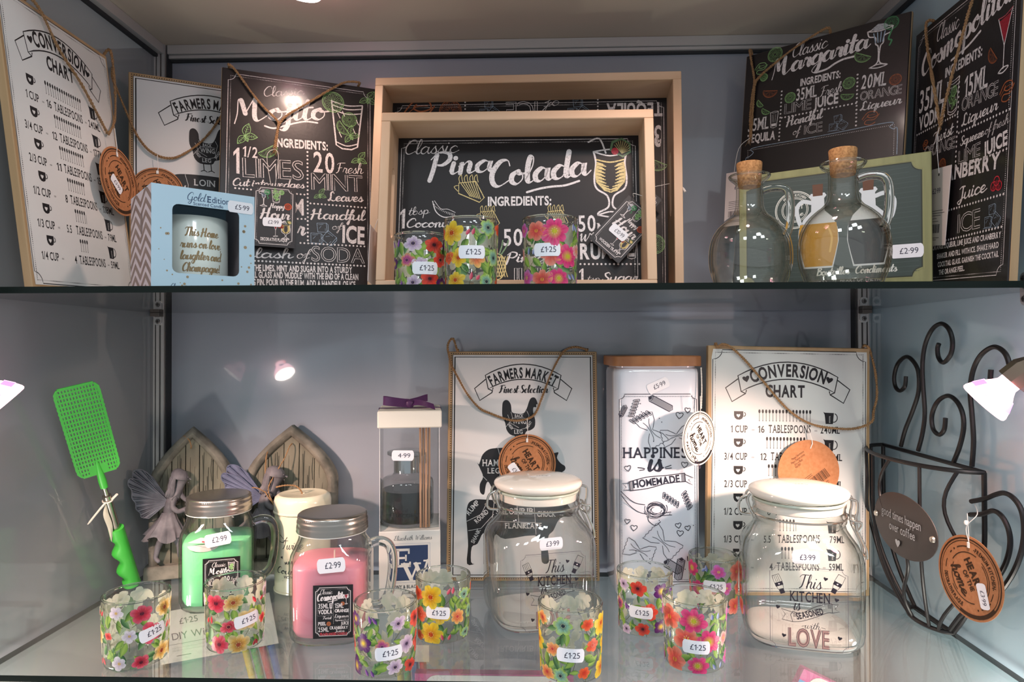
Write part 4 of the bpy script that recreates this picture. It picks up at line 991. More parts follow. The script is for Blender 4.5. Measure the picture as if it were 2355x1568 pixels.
# ---- halogen spotlights
def halogen(label, front, axis, top, watts, clampz=None, size=1.9, glow=14.0):
    ax = Vector(axis).normalized(); F = Vector(front)
    root = thing('halogen_spotlight', label, 'lamp', F)
    q = ax.to_track_quat('Z', 'Y').to_matrix().to_4x4()
    def put(o): o.matrix_local = q; return o
    d = MB().lathe([(.0195, 0), (.0205, -.001), (.0205, -.003), (.0185, -.008), (.0145, -.015), (.0105, -.0205), (.0085, -.024), (.0085, -.029)], 40)
    put(d.build('reflector', emit('dichroic_glow', '#ffb9c4', glow), root))
    f = MB().lathe([(.0001, -.0035), (.0195, -.0035), (.0195, 0)], 40); put(f.build('lens', emit('lens_glow', '#fff3ea', 30.0), root))
    rib = MB()
    for k in range(6):
        a = 2 * PI * k / 6; c, s = math.cos(a), math.sin(a); w = .0046
        for (r0, z0), (r1, z1) in (((.0187, -.0080), (.0140, -.0160)),):
            rib.add([(r0 * 1.02 * c - w * s, r0 * 1.02 * s + w * c, z0), (r0 * 1.02 * c + w * s, r0 * 1.02 * s - w * c, z0), (r1 * 1.02 * c + w * s, r1 * 1.02 * s - w * c, z1), (r1 * 1.02 * c - w * s, r1 * 1.02 * s + w * c, z1)], [(0, 1, 2, 3)])
    put(rib.build('dichroic_facet', emit('dichroic_violet', '#cf9bf2', 1.5), root))
    s_ = MB().lathe([(.0095, -.0285), (.0125, -.0285), (.0125, -.043), (.009, -.050), (.003, -.052), (.0001, -.052)], 8, cap0=True)
    put(s_.build('socket', mat('lamp_socket_metal', '#8d7f6f', .2, metal=.9), root, angle=25))
    b = -ax * .051; t = Vector(top) - F
    MB().tube(spline([b, b + (t - b) * .15 - ax * .004, b + (t - b) * .6, t], 6), .0018, 8).build('flex', mat('lamp_flex', '#5c5250', .4), root)
    MB().lathe([(.0001, t.z + .002), (.006, t.z + .002), (.006, t.z - .004), (.0001, t.z - .004)], 20, t.x, t.y).build('fixing', mat('lamp_socket_metal', '#8d7f6f', .2, metal=.9), root)
    l = bpy.data.lights.new('halogen_beam', 'SPOT'); l.energy = watts; l.spot_size = size; l.spot_blend = .7; l.shadow_soft_size = .012; l.color = (1.0, .66, .53)
    g = bpy.data.lights.new('dichroic_leak', 'POINT'); g.energy = watts * .014; g.color = (1.0, .30, .42); g.shadow_soft_size = .008   # the red light a dichroic dish lets through backwards
    go = bpy.data.objects.new('dichroic_leak', g); C.objects.link(go); go.parent = root; go.location = -ax * .020 + (Vector((0, -1, 0)) - ax * ax.dot(Vector((0, -1, 0)))).normalized() * .022
    o = bpy.data.objects.new('halogen_beam', l); C.objects.link(o); o.parent = root
    o.matrix_local = Matrix.Translation(ax * .004) @ (-ax).to_track_quat('Z', 'Y').to_matrix().to_4x4()
halogen('glowing halogen spotlight on the right wall beside the wire mug rack', (.394, .60, -.050), (-.58, .42, -.70), (.4425, .602, ZU - .009), HALOGEN)
halogen('glowing halogen spotlight on the left wall, half cut off by the frame', (-.487, .60, -.050), (.56, .44, -.72), (-.523, .602, ZU - .009), HALOGEN)
halogen('small halogen spotlight under the cabinet top, above the mojito plaque', (-.264, .755, .4060), (-.10, .10, -1), (-.264, .755, ZC - .003), CEILING_LAMP, size=2.3, glow=6.0)
halogen('small halogen spotlight under the cabinet top, towards the margarita plaque', (.165, .585, .3900), (-.03, .25, -1), (.165, .585, ZC - .003), CEILING_LAMP, size=2.3, glow=6.0)

for k, x in enumerate((XL + .03, XR - .03)):     # the next shelf's own lamps, below the frame
    l = bpy.data.lights.new('lower_level_halogen', 'POINT'); l.energy = 3.0; l.color = (1.0, .88, .80); l.shadow_soft_size = .02
    o = bpy.data.objects.new('lower_level_halogen', l); o.location = (x, .62, -.40); C.objects.link(o)

# ================================================================ PLAQUES
POSES = {
 'moj': (-.3041, .8564, ZU + .0025, .3874, .0849, -.0136, .1962, .3043), 'marg': (.335, .8307, ZU + .0048, -.7431, .0629, -.043, .196, .326),
 'cos': (.4287, .7021, ZU + .006, -1.6454, .0241, -.0567, .1907, .2909), 'cc1': (-.4804, .7084, ZU + .0052, 1.6341, .1011, .0443, .1851, .2893),
 'fm1': (-.4190, .8600, ZU + .002, .50, .10, .0109, .1921, .3009), 'fm2': (-.0153, .8862, ZL + .0015, .0321, .1016, -.0037, .2034, .3052),
 'cc2': (.3137, .839, ZL + .0025, .0725, .0195, -.0211, .2056, .308)}
CHART, MARKET = chart_print(), market_print()
def chalk_print(key, w, h, frame=True):
    p = Pr('w')
    if frame:
        notch_frame(p, 7.5, 7.0, w * 1000 - 7.5, h * 1000 - 7.0, 9, .7, 'w', 3.0, .42, 1.9)
    run(p, PRINTS[key]); return p
def rect_tag(parent, TLx, TLz, w, h, ang, y, m, text, price=None, white=False):
    """small rectangular swing ticket; TL corner, size in m, ang = turn of its top edge (radians, anticlockwise)"""
    c, s = math.cos(ang), math.sin(ang)
    P = lambda a, b: (TLx + a * c + b * s, TLz + a * s - b * c)
    mb = MB(); q = [P(0, 0), P(w, 0), P(w, h), P(0, h)]
    mb.prism(q[::-1], y, y + .0006); t = mb.build('swing_tag', m, parent, smooth=False)
    p = Pr('k' if white else 'w')
    if white:
        for i, (yy, ww) in enumerate(((44, 34), (46.5, 38), (49, 30), (52, 22), (55, 26), (72, 30), (74, 24))): p.line((6, yy), (6 + ww, yy), w=.5, col=(70, 62, 70))
        x = 6
        for i in range(26):
            ww = (.4, .7, .4, 1.0, .5)[(i * 7) % 5]; p.poly([(x, 58), (x + ww, 58), (x + ww, 67), (x, 67)], (40, 36, 40)); x += ww + (.5, .8, .4)[i % 3]
        p.text('L', text, 14, 26, 17, 5.5, 0, (70, 66, 90)); p.disc(25, 7, 1.4, (60, 52, 56), 10)
    else:
        notch_frame(p, 3.5, 3.5, 46.5, 76.5, 5, .7, 'w', 1.8, .22, 1.2)
        icon(p, 'margglass', 12.5, 17, 11); icon(p, 'lime', 16.5, 9, 3.2, 'G'); icon(p, 'tumbler', 27, 14, 8.5); icon(p, 'lime', 33, 8, 3, 'g'); icon(p, 'mint', 25, 7, 4, 'g'); icon(p, 'orange', 41, 26, 4.2, (200, 90, 60))
        p.text('S', 'Happy', 20, 29, 17, 6); p.text('S', 'Hour', 9, 43, 34, 13); p.curve([(20, 50), (26, 49.5), (31, 47), (37, 46.5)], 1.2)
        icon(p, 'hurricane', 39, 58, 11); p.line((36, 45.5), (38, 45), (39.5, 48), w=.8); icon(p, 'pineslice', 42.5, 47, 3.2, 'g'); icon(p, 'martini', 27, 57, 10); icon(p, 'cherries', 33, 52, 2.4, (150, 60, 40))
        p.text('B', text, 10, 72.5, 31, 4)
    p.obj('tag_print', lambda a, b, k: (lambda r_: (r_[0], y - .00015 - .00004 * k, r_[1]))(P(a / 1000 * w / .05, b / 1000 * h / .08)), ink('tag_ink', .7, .2), t)
    if price:
        x, z = P(w * .46, h * .60); flat_sticker(t, price, x, z, y - .0006, ang, .023, .0115)
    return t
BLACKCARD = mat('black_card', '#1e191c', .5); WHITECARD = mat('pale_card', '#dcd2d0', .6)
def hang_string(parent, pts, r=.00035, m=None, name='tag_string'): return MB().tube(spline(pts, 5), r, 5).build(name, m or mat('clear_nylon', '#e8e4e0', .3), parent)

r, w, h = make_plaque('white conversion chart plaque with kraft tag, standing along the left wall on the upper shelf', POSES['cc1'], 'chart')
finish_print(r, CHART, w, h)
twine(r, [over_edge(tw3('cc1a', -.004, w, h), h, True, False), over_edge(tw3('cc1b', -.004, w, h), h, True, False)])
heart_tag(r, .1573 - w / 2, h - .1577, .0400, -.012, 'DECORATIVE PLAQUE', '£3·99', price_at=(-.22, -.12, -.75))
r, w, h = make_plaque('white farmers market plaque on the upper shelf, half hidden behind the candle gift box', POSES['fm1'], 'market')
finish_print(r, MARKET, w, h); twine(r, [over_edge(tw3('fm1', -.004, w, h), h, True, True)])
heart_tag(r, .0324 - w / 2, h - .1562, .0300, -.006, 'DECORATIVE PLAQUE')
r, w, h = make_plaque('black mojito recipe plaque beside the wooden trays on the upper shelf', POSES['moj'], 'chalk', base='black')
finish_print(r, chalk_print('moj', w, h), w, h, w * 1000, h * 1000, worn=True)
kn = tw3('moja', -.004, w, h)[-1]
twine(r, [over_edge(tw3('moja', -.004, w, h), h, True, False), over_edge(tw3('mojb', -.004, w, h), h, True, False)], kn)
t = rect_tag(r, .0400 - w / 2, h - .1545, .0520, .0800, -.01, -.010, BLACKCARD, 'DECORATIVE PLAQUE', '£2·99')
hang_string(r, [kn, Vector(kn) + Vector((.004, -.003, -.012)), (.066 - w / 2, -.0095, h - .158)])
hang_string(r, [kn, Vector(kn) + Vector((-.010, -.003, -.012)), (.062 - w / 2, -.0095, h - .158)])
r, w, h = make_plaque('black margarita recipe plaque turned sideways behind the two glass bottles', POSES['marg'], 'chalk', t=.006, base='black')
finish_print(r, chalk_print('marg', w, h, False), w, h, w * 1000, h * 1000, worn=True)
kn = tw3('marga', -.004, w, h)[-1]
twine(r, [over_edge(tw3('marga', -.004, w, h), h, True, False, .006), over_edge(tw3('margb', -.004, w, h), h, True, False, .006)], kn)
rect_tag(r, -.0122 - w / 2, h - .160, .045, .072, .02, -.012, WHITECARD, '£2·99', white=True)
hang_string(r, [kn, Vector(kn) + Vector((-.012, -.006, -.014)), (-.002 - w / 2, -.011, h - .164)])
r, w, h = make_plaque('black cosmopolitan recipe plaque standing along the right wall on the upper shelf', POSES['cos'], 'chalk', base='black')
finish_print(r, chalk_print('cos', w, h), w, h, w * 1000, h * 1000, worn=True)
kn = tw3('cosa', -.004, w, h)[-1]
twine(r, [over_edge(tw3('cosa', -.004, w, h), h, True, False), over_edge(tw3('cosb', -.004, w, h), h, True, False)], kn)
rect_tag(r, .054 - w / 2, h - .165, .0455, .081, -.07, -.0055, WHITECARD, '£2·99', white=True)
hang_string(r, [kn, Vector(kn) + Vector((.004, -.004, -.02)), (.077 - w / 2, -.0060, h - .172)])
r, w, h = make_plaque('white farmers market plaque standing behind a clip-top jar on the lower shelf', POSES['fm2'], 'market')
finish_print(r, MARKET, w, h); twine(r, [over_edge(tw3('fm2', -.004, w, h), h)])
heart_tag(r, .1073 - w / 2, h - .1510, .0385, -.007, 'DECORATIVE PLAQUE', '£3·99', price_at=(-.40, -.28, -.95))
r, w, h = make_plaque('white conversion chart plaque standing behind the brightly lit jar on the lower shelf', POSES['cc2'], 'chart')
finish_print(r, CHART, w, h)
P = tw3('cc2', -.004, w, h); P = [(x, (-.004 if x < w / 2 else .004), z) for x, y, z in P]
twine(r, [over_edge(P, h)])
t = disc_card(r, .1234 - w / 2, h - .1531, .0385, -.009, KRAFT())
p = Pr('n'); e = 38.5
for i, (u0, v0, wd, s_) in enumerate(((-16, 16, 18, 'Plaque Décorative'), (-17, 11.5, 20, 'Placa Decorativa'), (-12, 7, 12, '20cm x 30cm'), (-10, 3, 8, 'Ref 3907'))): p.text('L', s_, *((u0 * .78 - v0 * -.0) - 8, -v0 * 1.0 - u0 * .55 - 6), wd, 2.6, .62)
bx = 0
for i in range(24):
    ww = (.4, .7, .4, 1.0, .5)[(i * 7) % 5]; q = lambda u, v: (u * .80 + v * .60 - 2, v * .80 - u * .60 + 12)
    p.poly([q(bx, 0), q(bx + ww, 0), q(bx + ww, 12), q(bx, 12)]); bx += ww + (.5, .8, .4)[i % 3]
for v in (-4, -2, 15, 17): p.line(q(-6 if v < 0 else 2, v), q(10 if v < 0 else 22, v), w=.5)
x0, z0 = .1234 - w / 2, h - .1531
p.obj('tag_print', lambda a, b, k: (x0 + a / 1000, -.0092 - .00004 * k, z0 - b / 1000), ink('tag_ink', .7, .2), t)
mb = MB(); mb.tube([(x0 + .002, -.0092, z0 + .028), (x0 + .004, -.0100, z0 + .034), (x0 + .0035, -.0098, z0 + .0385), (x0 + .001, -.006, z0 + .052)], .0006, 6); mb.build('tag_loop', mat('clear_nylon', '#e8e4e0', .3), t)

# ================================================================ WOODEN TRAYS
def tray(label, pose, key, depth=.050, panel_y=.045, th=.0105):
    bx, by, bz, rz, ti, ro, w, h = pose
    R_ = thing('wooden_tray', label, 'tray', M=plaque_matrix((bx, by, bz), rz, ti, ro))
    pm = PINE()
    MB().bbox(-w / 2, w / 2, 0, depth, h - th, h, .0008).build('rail', pm, R_, angle=30)
    MB().bbox(-w / 2, w / 2, 0, depth, 0, th, .0008).build('rail', pm, R_, angle=30)
    for s in (-1, 1):
        x0, x1 = sorted((s * w / 2, s * (w / 2 - th))); mb = MB(); ym = depth * .48; zc = h * .52
        mb.bbox(x0, x1, 0, ym - .007, th, h - th, .0006); mb.bbox(x0, x1, ym + .007, depth, th, h - th, .0006)
        for z0, z1, e in ((th, zc - .042, 1), (zc + .042, h - th, -1)): mb.box(x0, x1, ym - .0072, ym + .0072, z0, z1)
        for e, zz in ((1, zc - .042), (-1, zc + .042)):   # rounded slot ends
            for sd in (-1, 1): mb.add([(xx, ym + sd * .0072, zz) for xx in (x0, x1)] + [(xx, ym + sd * .0072, zz + e * .005) for xx in (x0, x1)] + [(xx, ym + sd * .002, zz) for xx in (x0, x1)], [(0, 2, 3, 1), (0, 4, 2), (1, 3, 5), (2, 4, 5, 3)])
        mb.build('rail', mat('tray_pine_upright', '#d4b79a', .55, noise=(26, '#c5a280', (1, 1, .15)), bump=(90, .08)), R_, angle=30)
    pn = MB().box(-w / 2 + th, w / 2 - th, panel_y, depth - .001, th, h - th).build('panel', mat('tray_board', '#1b181a', .5, spec=.35), R_, smooth=False)
    p = Pr('w'); W, H = w * 1000, h * 1000; i = th * 1000 + 4
    notch_frame(p, i, i, W - i, H - i, 9, .7, 'w', 3.2, .42, 1.9); run(p, PRINTS[key])
    f = board_map(w, h, panel_y - .0002); o = p.obj('print', f, ink('chalk_ink', .42, .4, worn=True), pn); flip_out(o, lambda q: Vector((0, -1, 0)))
    return R_, w, h
PB = (-.0133, .8144, ZU + .0082, -.0414, .0992, -.0109, .3882, .2832); PS = (-.0203, .7321, ZU + .0078, -.0099, .1322, -.0046, .3106, .2083)
r, w, h = tray('large pine serving tray standing upside down behind the smaller tray', PB, 'trB', .055, .05)
rect_tag(r, .3340 - w / 2, h - .126, .045, .070, -.72, .030, BLACKCARD, 'WOODEN TRAYS')
mb = MB(); mb.tube([(w / 2 - .012, .026, h * .52), (.352 - w / 2, .0285, h - .140)], .0004, 5); mb.tube([(w / 2 + .001, .022, h * .50), (w / 2 + .004, .018, h * .485), (w / 2 + .006, .017, h * .47)], .0016, 8); mb.build('tag_string', mat('clear_nylon', '#d8c4a8', .5), r)
r, w, h = tray('smaller pine serving tray with pina colada print standing at the front', PS, 'trS')
rect_tag(r, .2863 - w / 2, h - .0883, .0455, .0700, -.737, .036, BLACKCARD, 'WOODEN TRAYS', '£10·99')
mb = MB(); mb.tube(spline([(w / 2 - .011, .024, h * .55), (w / 2 - .02, .030, h * .575), (.292 - w / 2, .0355, h - .0905)], 5), .0004, 5); mb.build('tag_string', mat('clear_nylon', '#d8c4a8', .5), r)
tw_ = MB().box(-w / 2 - .0115, -w / 2 - .0109, .010, .046, .012, .078); t = tw_.build('swing_tag', WHITECARD, r, smooth=False)
hang_string(r, [(-w / 2 + .004, .022, h * .5), (-w / 2 - .004, .020, h * .43), (-w / 2 - .0112, .026, .074)])

# ================================================================ PRINTED GLASS VOTIVES
FRND = random.Random(11)
def mix(a, b, t): return tuple(a[i] + (b[i] - a[i]) * t for i in range(3))
def flower(p, x, y, r, cols, n=5, ang=0.0, rnd=FRND, open_=2 * PI, squash=1.0):
    c0, c1, c2 = [L(c) for c in cols]
    for k in range(n):
        a = ang + open_ * k / n; hw = open_ / n * .62; V = [(x, y * 1.0)]; col = [c0]; rr = r * rnd.uniform(.85, 1.1); tint = rnd.uniform(-.25, .25)
        for ring, f in ((.5, .55), (1.0, 1.0)):
            for i in range(7):
                t = (i - 3) / 3; prof = (1 - abs(t) ** 2.6 * .55) * (1 + rnd.uniform(-.05, .05) * (ring > .9)); rad = rr * f * (prof if ring > .9 else .95)
                aa = a + hw * t * (.85 if ring < .9 else 1.08)
                V.append((x + rad * math.cos(aa), y + rad * math.sin(aa) * squash))
                base = c1 if ring < .9 else c2; q_ = rnd.uniform(.80, 1.08); col.append(tuple(min(1, w_ * q_) for w_ in mix(base, c1 if (i % 2) else (1, .97, .9), max(0, tint) * .45 + (.30 * rnd.random() if i % 2 else 0))))
        fs = [(0, 1 + i, 2 + i) for i in range(6)] + [(1 + i, 8 + i, 9 + i, 2 + i) for i in range(6)]
        p.add(V, fs, None, col); p.k += 1
    p.k += 1
def eye(p, x, y, r, col, dots=None):
    p.disc(x, y, r, col, 9); p.k += 1
    if dots:
        for i in range(8): a = 2 * PI * i / 8; p.disc(x + r * 1.25 * math.cos(a), y + r * 1.25 * math.sin(a), r * .22, dots, 5)
        p.k += 1
def leaf(p, x, y, l, w, ang, cols):
    d, m, e = [L(c) for c in cols]; c, s = math.cos(ang), math.sin(ang); V = []; col = []; n = 8
    for i in range(n + 1):
        t = i / n; hw = w * math.sin(PI * t ** .8) * .5
        for q, cc in ((-hw, d), (0, m), (hw, e)): V.append((x + t * l * c - q * s, y + t * l * s + q * c)); col.append(cc)
    fs = []
    for i in range(n): fs += [(3 * i, 3 * i + 3, 3 * i + 4, 3 * i + 1), (3 * i + 1, 3 * i + 4, 3 * i + 5, 3 * i + 2)]
    p.add(V, fs, None, col); p.k += 1
LEAF = (('#3f6a2c', '#7da548', '#a9c46a'), ('#5b8a3c', '#a8c860', '#86b04a'), ('#2f5a34', '#5b8a55', '#8fb27c'))
STY = {
 # a: cream dogwood-like blooms with red roses; b: pansies and poppies; c: yellow hibiscus with buds; d: pink cosmos and coral lilies
 'a': [(('#8c3a2a', '#e0b25a', '#f1e6b4'), 6, 10.5, '#b04a34'), (('#7a1430', '#d22f4a', '#e46a86'), 5, 8.5, '#4a0f2a'), (('#c8b0c8', '#e6dcec', '#f2eff6'), 5, 6.5, '#d8b850'), (('#a01c28', '#e23a3a', '#ef8a7a'), 4, 5.5, None)],
 'b': [(('#e8d040', '#6a2a78', '#4a1e66'), 5, 8.2, '#f0d840'), (('#3a1830', '#e2453a', '#ef5a40'), 5, 8.6, '#2a1420'), (('#5a3a7a', '#d8c0e0', '#f0e4f0'), 6, 7.5, '#2a1830'), (('#7a2a6a', '#d05a9a', '#eebb6a'), 5, 7.5, '#5a2060')],
 'c': [(('#c85a1a', '#f2c22a', '#f6e04a'), 6, 10.5, '#c03a1a'), (('#b02a1a', '#e8542a', '#f07a4a'), 5, 6.5, '#d83a1a'), (('#2a3a4a', '#8ac0a8', '#b8d860'), 6, 7.5, '#1a2430'), (('#d04a2a', '#f0905a', '#f6d27a'), 6, 7.0, '#c83a4a')],
 'd': [(('#d8d040', '#e8307a', '#f0609a'), 7, 10.0, '#c8c832'), (('#c83040', '#f06a5a', '#f6a08a'), 5, 10.5, '#e8b040'), (('#b84a9a', '#e05aa8', '#c88ad8'), 5, 8.0, '#e8d060'), (('#d05a60', '#f0a0a0', '#f6d8d0'), 5, 7.0, '#e0c050')]}
BUD = {'a': ('#8c1a2a', '#d83a48', '#f07a80'), 'b': ('#3a2a6a', '#7a4aa0', '#c88ad0'), 'c': ('#b02a4a', '#e8607a', '#f4a0a8'), 'd': ('#3a4a8a', '#8a9ad0', '#d0d8f0')}
def floral_print(style, R, H, seed):
    rnd = random.Random(seed); p = Pr('k'); p.k = 0; Wd = 2 * PI * R * 1000; Hh = H * 1000
    cells = [(u, v) for v in range(3) for u in range(9)]
    spots = []
    for (u, v) in cells:
        x = (u + .5 * (v % 2) + rnd.uniform(-.2, .2) + .25) * Wd / 9; y = 8 + v * (Hh - 14) / 2.25 + rnd.uniform(-3.5, 3.5); spots.append((x, y))
    for (x, y) in spots:
        p.curve([(x, y), (x + rnd.uniform(-5, 5), y - 7), (x + rnd.uniform(-9, 9), y - 15)], .5, (82, 92, 52))
        p.k += 1
        for j in range(rnd.choice((3, 4))):
            a = rnd.uniform(0, 2 * PI); l = rnd.uniform(9, 16)
            yy = min(max(y + 7 * math.sin(a), 4), Hh - 7); leaf(p, x + 6 * math.cos(a), yy, l, l * rnd.uniform(.38, .55), a + rnd.uniform(-.6, .6) if 9 < yy < Hh - 14 else (PI / 2 if yy < 12 else -PI / 2) + rnd.uniform(-.9, .9), rnd.choice(LEAF))
    for i, (x, y) in enumerate(spots):
        if i % 6 == 5:
            for j in range(2): leaf(p, x + j * 6 - 3, y - 3, rnd.uniform(6, 9), 3.6, rnd.uniform(.6, 2.4), BUD[style])
            continue
        cols, n, r, e = STY[style][(i * 7 + i // 9) % 4]
        r *= rnd.uniform(1.0, 1.42); y = min(max(y, r * .62 + 1), Hh - r - 1.5)
        flower(p, x, y, r, cols, n, rnd.uniform(0, 6), rnd, 2 * PI, rnd.uniform(.75, 1.0))
        if e: eye(p, x, y, r * .17, e, None if i % 2 else '#e8d8a0')
    return p
VG = glass('votive_glass', '#fdfefd', '#bcc3bd', 1.1, .01)
def votive(label, loc, style, seed, R=.0310, H=.0655, turn=0.0, price_z=.42, tilt=0.0, off=0.0, price=True, group=None):
    root = thing('votive_glass', label, 'glass', loc, turn, group=group)
    r0 = R * .93
    prof = [(.0001, .0), (r0 - .003, .0), (r0 - .0006, .0008), (r0, .003)] + [(r0 + (R - r0) * t / 6, .003 + (H - .0034) * t / 6) for t in range(1, 7)] + [(R - .0006, H), (R - .0016, H), (R - .0021, H - .001), (r0 - .0022, .012), (r0 - .004, .0088), (r0 - .009, .0078), (.0001, .0078)]
    MB().lathe(prof, 56).build('glass_cup', VG, root, angle=60)
    MB().tube([((R - .0010) * math.cos(2 * PI * i / 56), (R - .0010) * math.sin(2 * PI * i / 56), H - .0004) for i in range(56)], .0012, 8, closed=True).build('rim', solid_glass('clear_glass'), root)
    p = floral_print(style, R, H, seed)
    def mp(a, b, k):
        z = min(max(b / 1000, .0008), H - .0012); rr = r0 + (R - r0) * z / H + .00012 + .000002 * k; t = a / 1000 / R; return (rr * math.cos(t), rr * math.sin(t), z)
    o = p.obj('floral_print', mp, ink('floral_ink', .35, .5, back='#efeede'), root); flip_out(o, lambda q: Vector((q.x, q.y, 0)))
    if price:
        z = H * price_z; round_sticker(root, '£1·25', r0 + (R - r0) * z / H + .0006, z, math.atan2(-loc[1], -loc[0]) + off - turn, tilt, .026, .0125)
    return root
VLIST = [
 ('floral votive glass with cream and red flowers, frontmost at the left edge', (-.3997, .6599), 'a', 3, .0310, .0655, .3, .50, .20, .50),
 ('floral votive glass with cream flowers in front of the green candle jar', (-.3160, .6977), 'a', 4, .0302, .0655, 2.2, .49, .12, .40),
 ('floral votive glass with purple pansies in front of the pink candle jar handle', (-.1457, .6511), 'b', 7, .0304, .0640, .9, .38, .04, .10),
 ('floral votive glass standing before the reed diffuser gift box', (-.0995, .7259), 'c', 9, .0298, .0640, 1.4, .52, -.06, -.20),
 ('floral votive glass with yellow flowers in front of the clip-top jar', (.0344, .6471), 'c', 12, .0310, .0665, 2.9, .41, -.04, 0.0),
 ('floral votive glass with poppies in front of the pasta canister', (.1222, .7475), 'b', 15, .0305, .0640, 2.1, .42, -.02, -.15),
 ('floral votive glass hindmost of the trio beside the conversion chart plaque', (.2125, .8030), 'd', 21, .0285, .0640, .4, .55, -.02, .05),
 ('floral votive glass with pink flowers, foremost of the trio of votives', (.1580, .6692), 'd', 22, .0308, .0650, 1.5, .40, -.03, .06)]
for a in VLIST: votive(a[0], (*a[1], ZL + .0002), *a[2:], group='floral votive glasses on the lower shelf')
UV = [
 ('small floral votive glass leftmost of three before the pina colada tray', (-.1150, .6760), 'b', 31, .0268, .0575, .2, .38, .0, .18),
 ('floral votive glass in the middle of three before the pina colada tray', (-.0616, .6560), 'c', 32, .0266, .0685, 1.1, .50, .0, .03),
 ('floral votive glass with pink flowers rightmost of three before the pina colada tray', (.0165, .6560), 'd', 33, .0272, .0690, 2.0, .52, .0, -.12)]
for a in UV: votive(a[0], (*a[1], ZU + .0002), *a[2:], group='floral votive glasses on the upper shelf')
# ================================================================ CANDLE GIFT BOX AND CUP
def plate_hole(mb, outer, inner, y0, y1):
    """flat plate with a hole, drawn out along Y"""
    n, m = len(outer), len(inner); A = outer + inner
    tri = tessellate_polygon([[Vector((x, z, 0)) for x, z in outer], [Vector((x, z, 0)) for x, z in inner]])
    vs = [(x, y0, z) for x, z in A] + [(x, y1, z) for x, z in A]; k = n + m; fs = []
    for t in tri: fs += [tuple(t), tuple(i + k for i in reversed(t))]
    for i in range(n): fs.append((i, (i + 1) % n, (i + 1) % n + k, i + k))
    for i in range(m): a, b = n + i, n + (i + 1) % m; fs.append((b, a, a + k, b + k))
    mb.add(vs, fs)
def rrect(x0, x1, z0, z1, r, k=5):
    P = []
    for cx, cz, a in ((x1 - r, z1 - r, 0), (x0 + r, z1 - r, PI / 2), (x0 + r, z0 + r, PI), (x1 - r, z0 + r, 1.5 * PI)):
        for i in range(k): t = a + PI / 2 * i / (k - 1); P.append((cx + r * math.cos(t), cz + r * math.sin(t)))
    return P
bw, bd, bh = .0990, .0950, .1048
cb = thing('candle_gift_box', 'pale blue gift box with a window showing a candle, on the upper shelf', 'box', (-.371, .635, ZU + .0002), .733)
BLUEC = mat('pale_blue_card', '#b5d2e2', .45); PINKC = mat('pale_pink_card', '#d6c8ca', .5)
mb = MB(); plate_hole(mb, [(0, 0), (bw, 0), (bw, bh), (0, bh)], rrect(.0187, .0832, .0185, .0872, .006), 0, .0006); mb.build('front_panel', BLUEC, cb, smooth=False)
MB().box(0, bw, bd - .0006, bd, 0, bh).build('back_panel', BLUEC, cb, smooth=False)
MB().box(0, bw, .0006, bd - .0006, bh - .0006, bh).build('top_panel', BLUEC, cb, smooth=False)
MB().box(0, bw, .0006, bd - .0006, 0, .0006).build('bottom_panel', mat('box_inside', '#6d6a66', .7), cb, smooth=False)
MB().box(0, .0006, .0006, bd - .0006, .0006, bh - .0006).build('side_panel', PINKC, cb, smooth=False); MB().box(bw - .0006, bw, .0006, bd - .0006, .0006, bh - .0006).build('side_panel', PINKC, cb, smooth=False)
MB().box(.0187, .0832, .0185, .0192, .0150, .0157).build('inner_step', BLUEC, cb, smooth=False)
p = Pr('k'); GOLD = (150, 126, 96); NAVY = (48, 70, 104)
p.text('s', 'Gold', 32, 12.2, 17, 8, 0, NAVY); p.text('R', 'E', 51.5, 12.2, 3.6, 6.2, 0, NAVY); p.text('L', 'dition', 56, 12.2, 17, 6.4, 0, NAVY); p.text('L', 'Scented Candle', 38, 16.6, 29, 3.2, 0, NAVY); p.text('s', 'Champagne', 17, 102.5, 22, 5.5, 0, NAVY)
rnd = random.Random(5)
for i in range(95):
    x, y = rnd.uniform(4, 97), rnd.uniform(30, 103)
    if 16 < x < 85 and y < 88: continue
    if x < 16 and rnd.random() < .65: continue
    p.disc(x, y, rnd.choice((.5, .7, .9, 1.3, 1.7)), (158, 140, 112), 10)
o = p.obj('box_print', lambda a, b, k: (a / 1000, -.00015, bh - b / 1000), ink('gold_ink', .35, .5), cb); flip_out(o, lambda q: Vector((0, -1, 0)))
p = Pr('k')
for k in range(9):
    y0 = 4 + k * 12.5; up, dn = [], []
    for i in range(13): x = i * 95 / 12; zz = -7 + 14 * (abs((i % 6) - 3) / 3); up.append((x, y0 + zz)); dn.append((x, y0 + zz + 6))
    up = [(x, min(max(y, 0), 104.5)) for x, y in up]; dn = [(x, min(max(y, 0), 104.5)) for x, y in dn]
    p.add(up + dn, [(i, i + 1, 13 + i + 1, 13 + i) for i in range(12)], (134, 108, 98))
p.k = 2; p.disc(52, 34, 5, (112, 92, 88), 20, 11)
p.k = 3; p.curve([(52, 26), (50, 33), (53, 41)], .6, (190, 176, 172))
o = p.obj('chevron_print', lambda a, b, k: (-.00015 - .00004 * k, bd - a / 1000, bh - b / 1000), ink('gold_ink', .35, .5), cb); flip_out(o, lambda q: Vector((-1, 0, 0)))
flat_sticker(cb, '£5·99', .0845, .0915, -.0003, -.02, .026, .012)
M_ = Matrix.Translation((-.371, .635, ZU)) @ Matrix.Rotation(.733, 4, 'Z')
cl = M_ @ Vector((.0505, .048, .0012))
cup = thing('candle_cup', 'white candle cup with gold lettering inside the pale blue gift box', 'candle', cl, .733)
MB().lathe([(.0001, 0), (.030, 0), (.0335, .003), (.0345, .012), (.0345, .079), (.0338, .080), (.0325, .079), (.032, .066), (.0001, .066)], 48).build('cup', mat('cup_ceramic', '#dfe9e2', .15, coat=.5), cup)
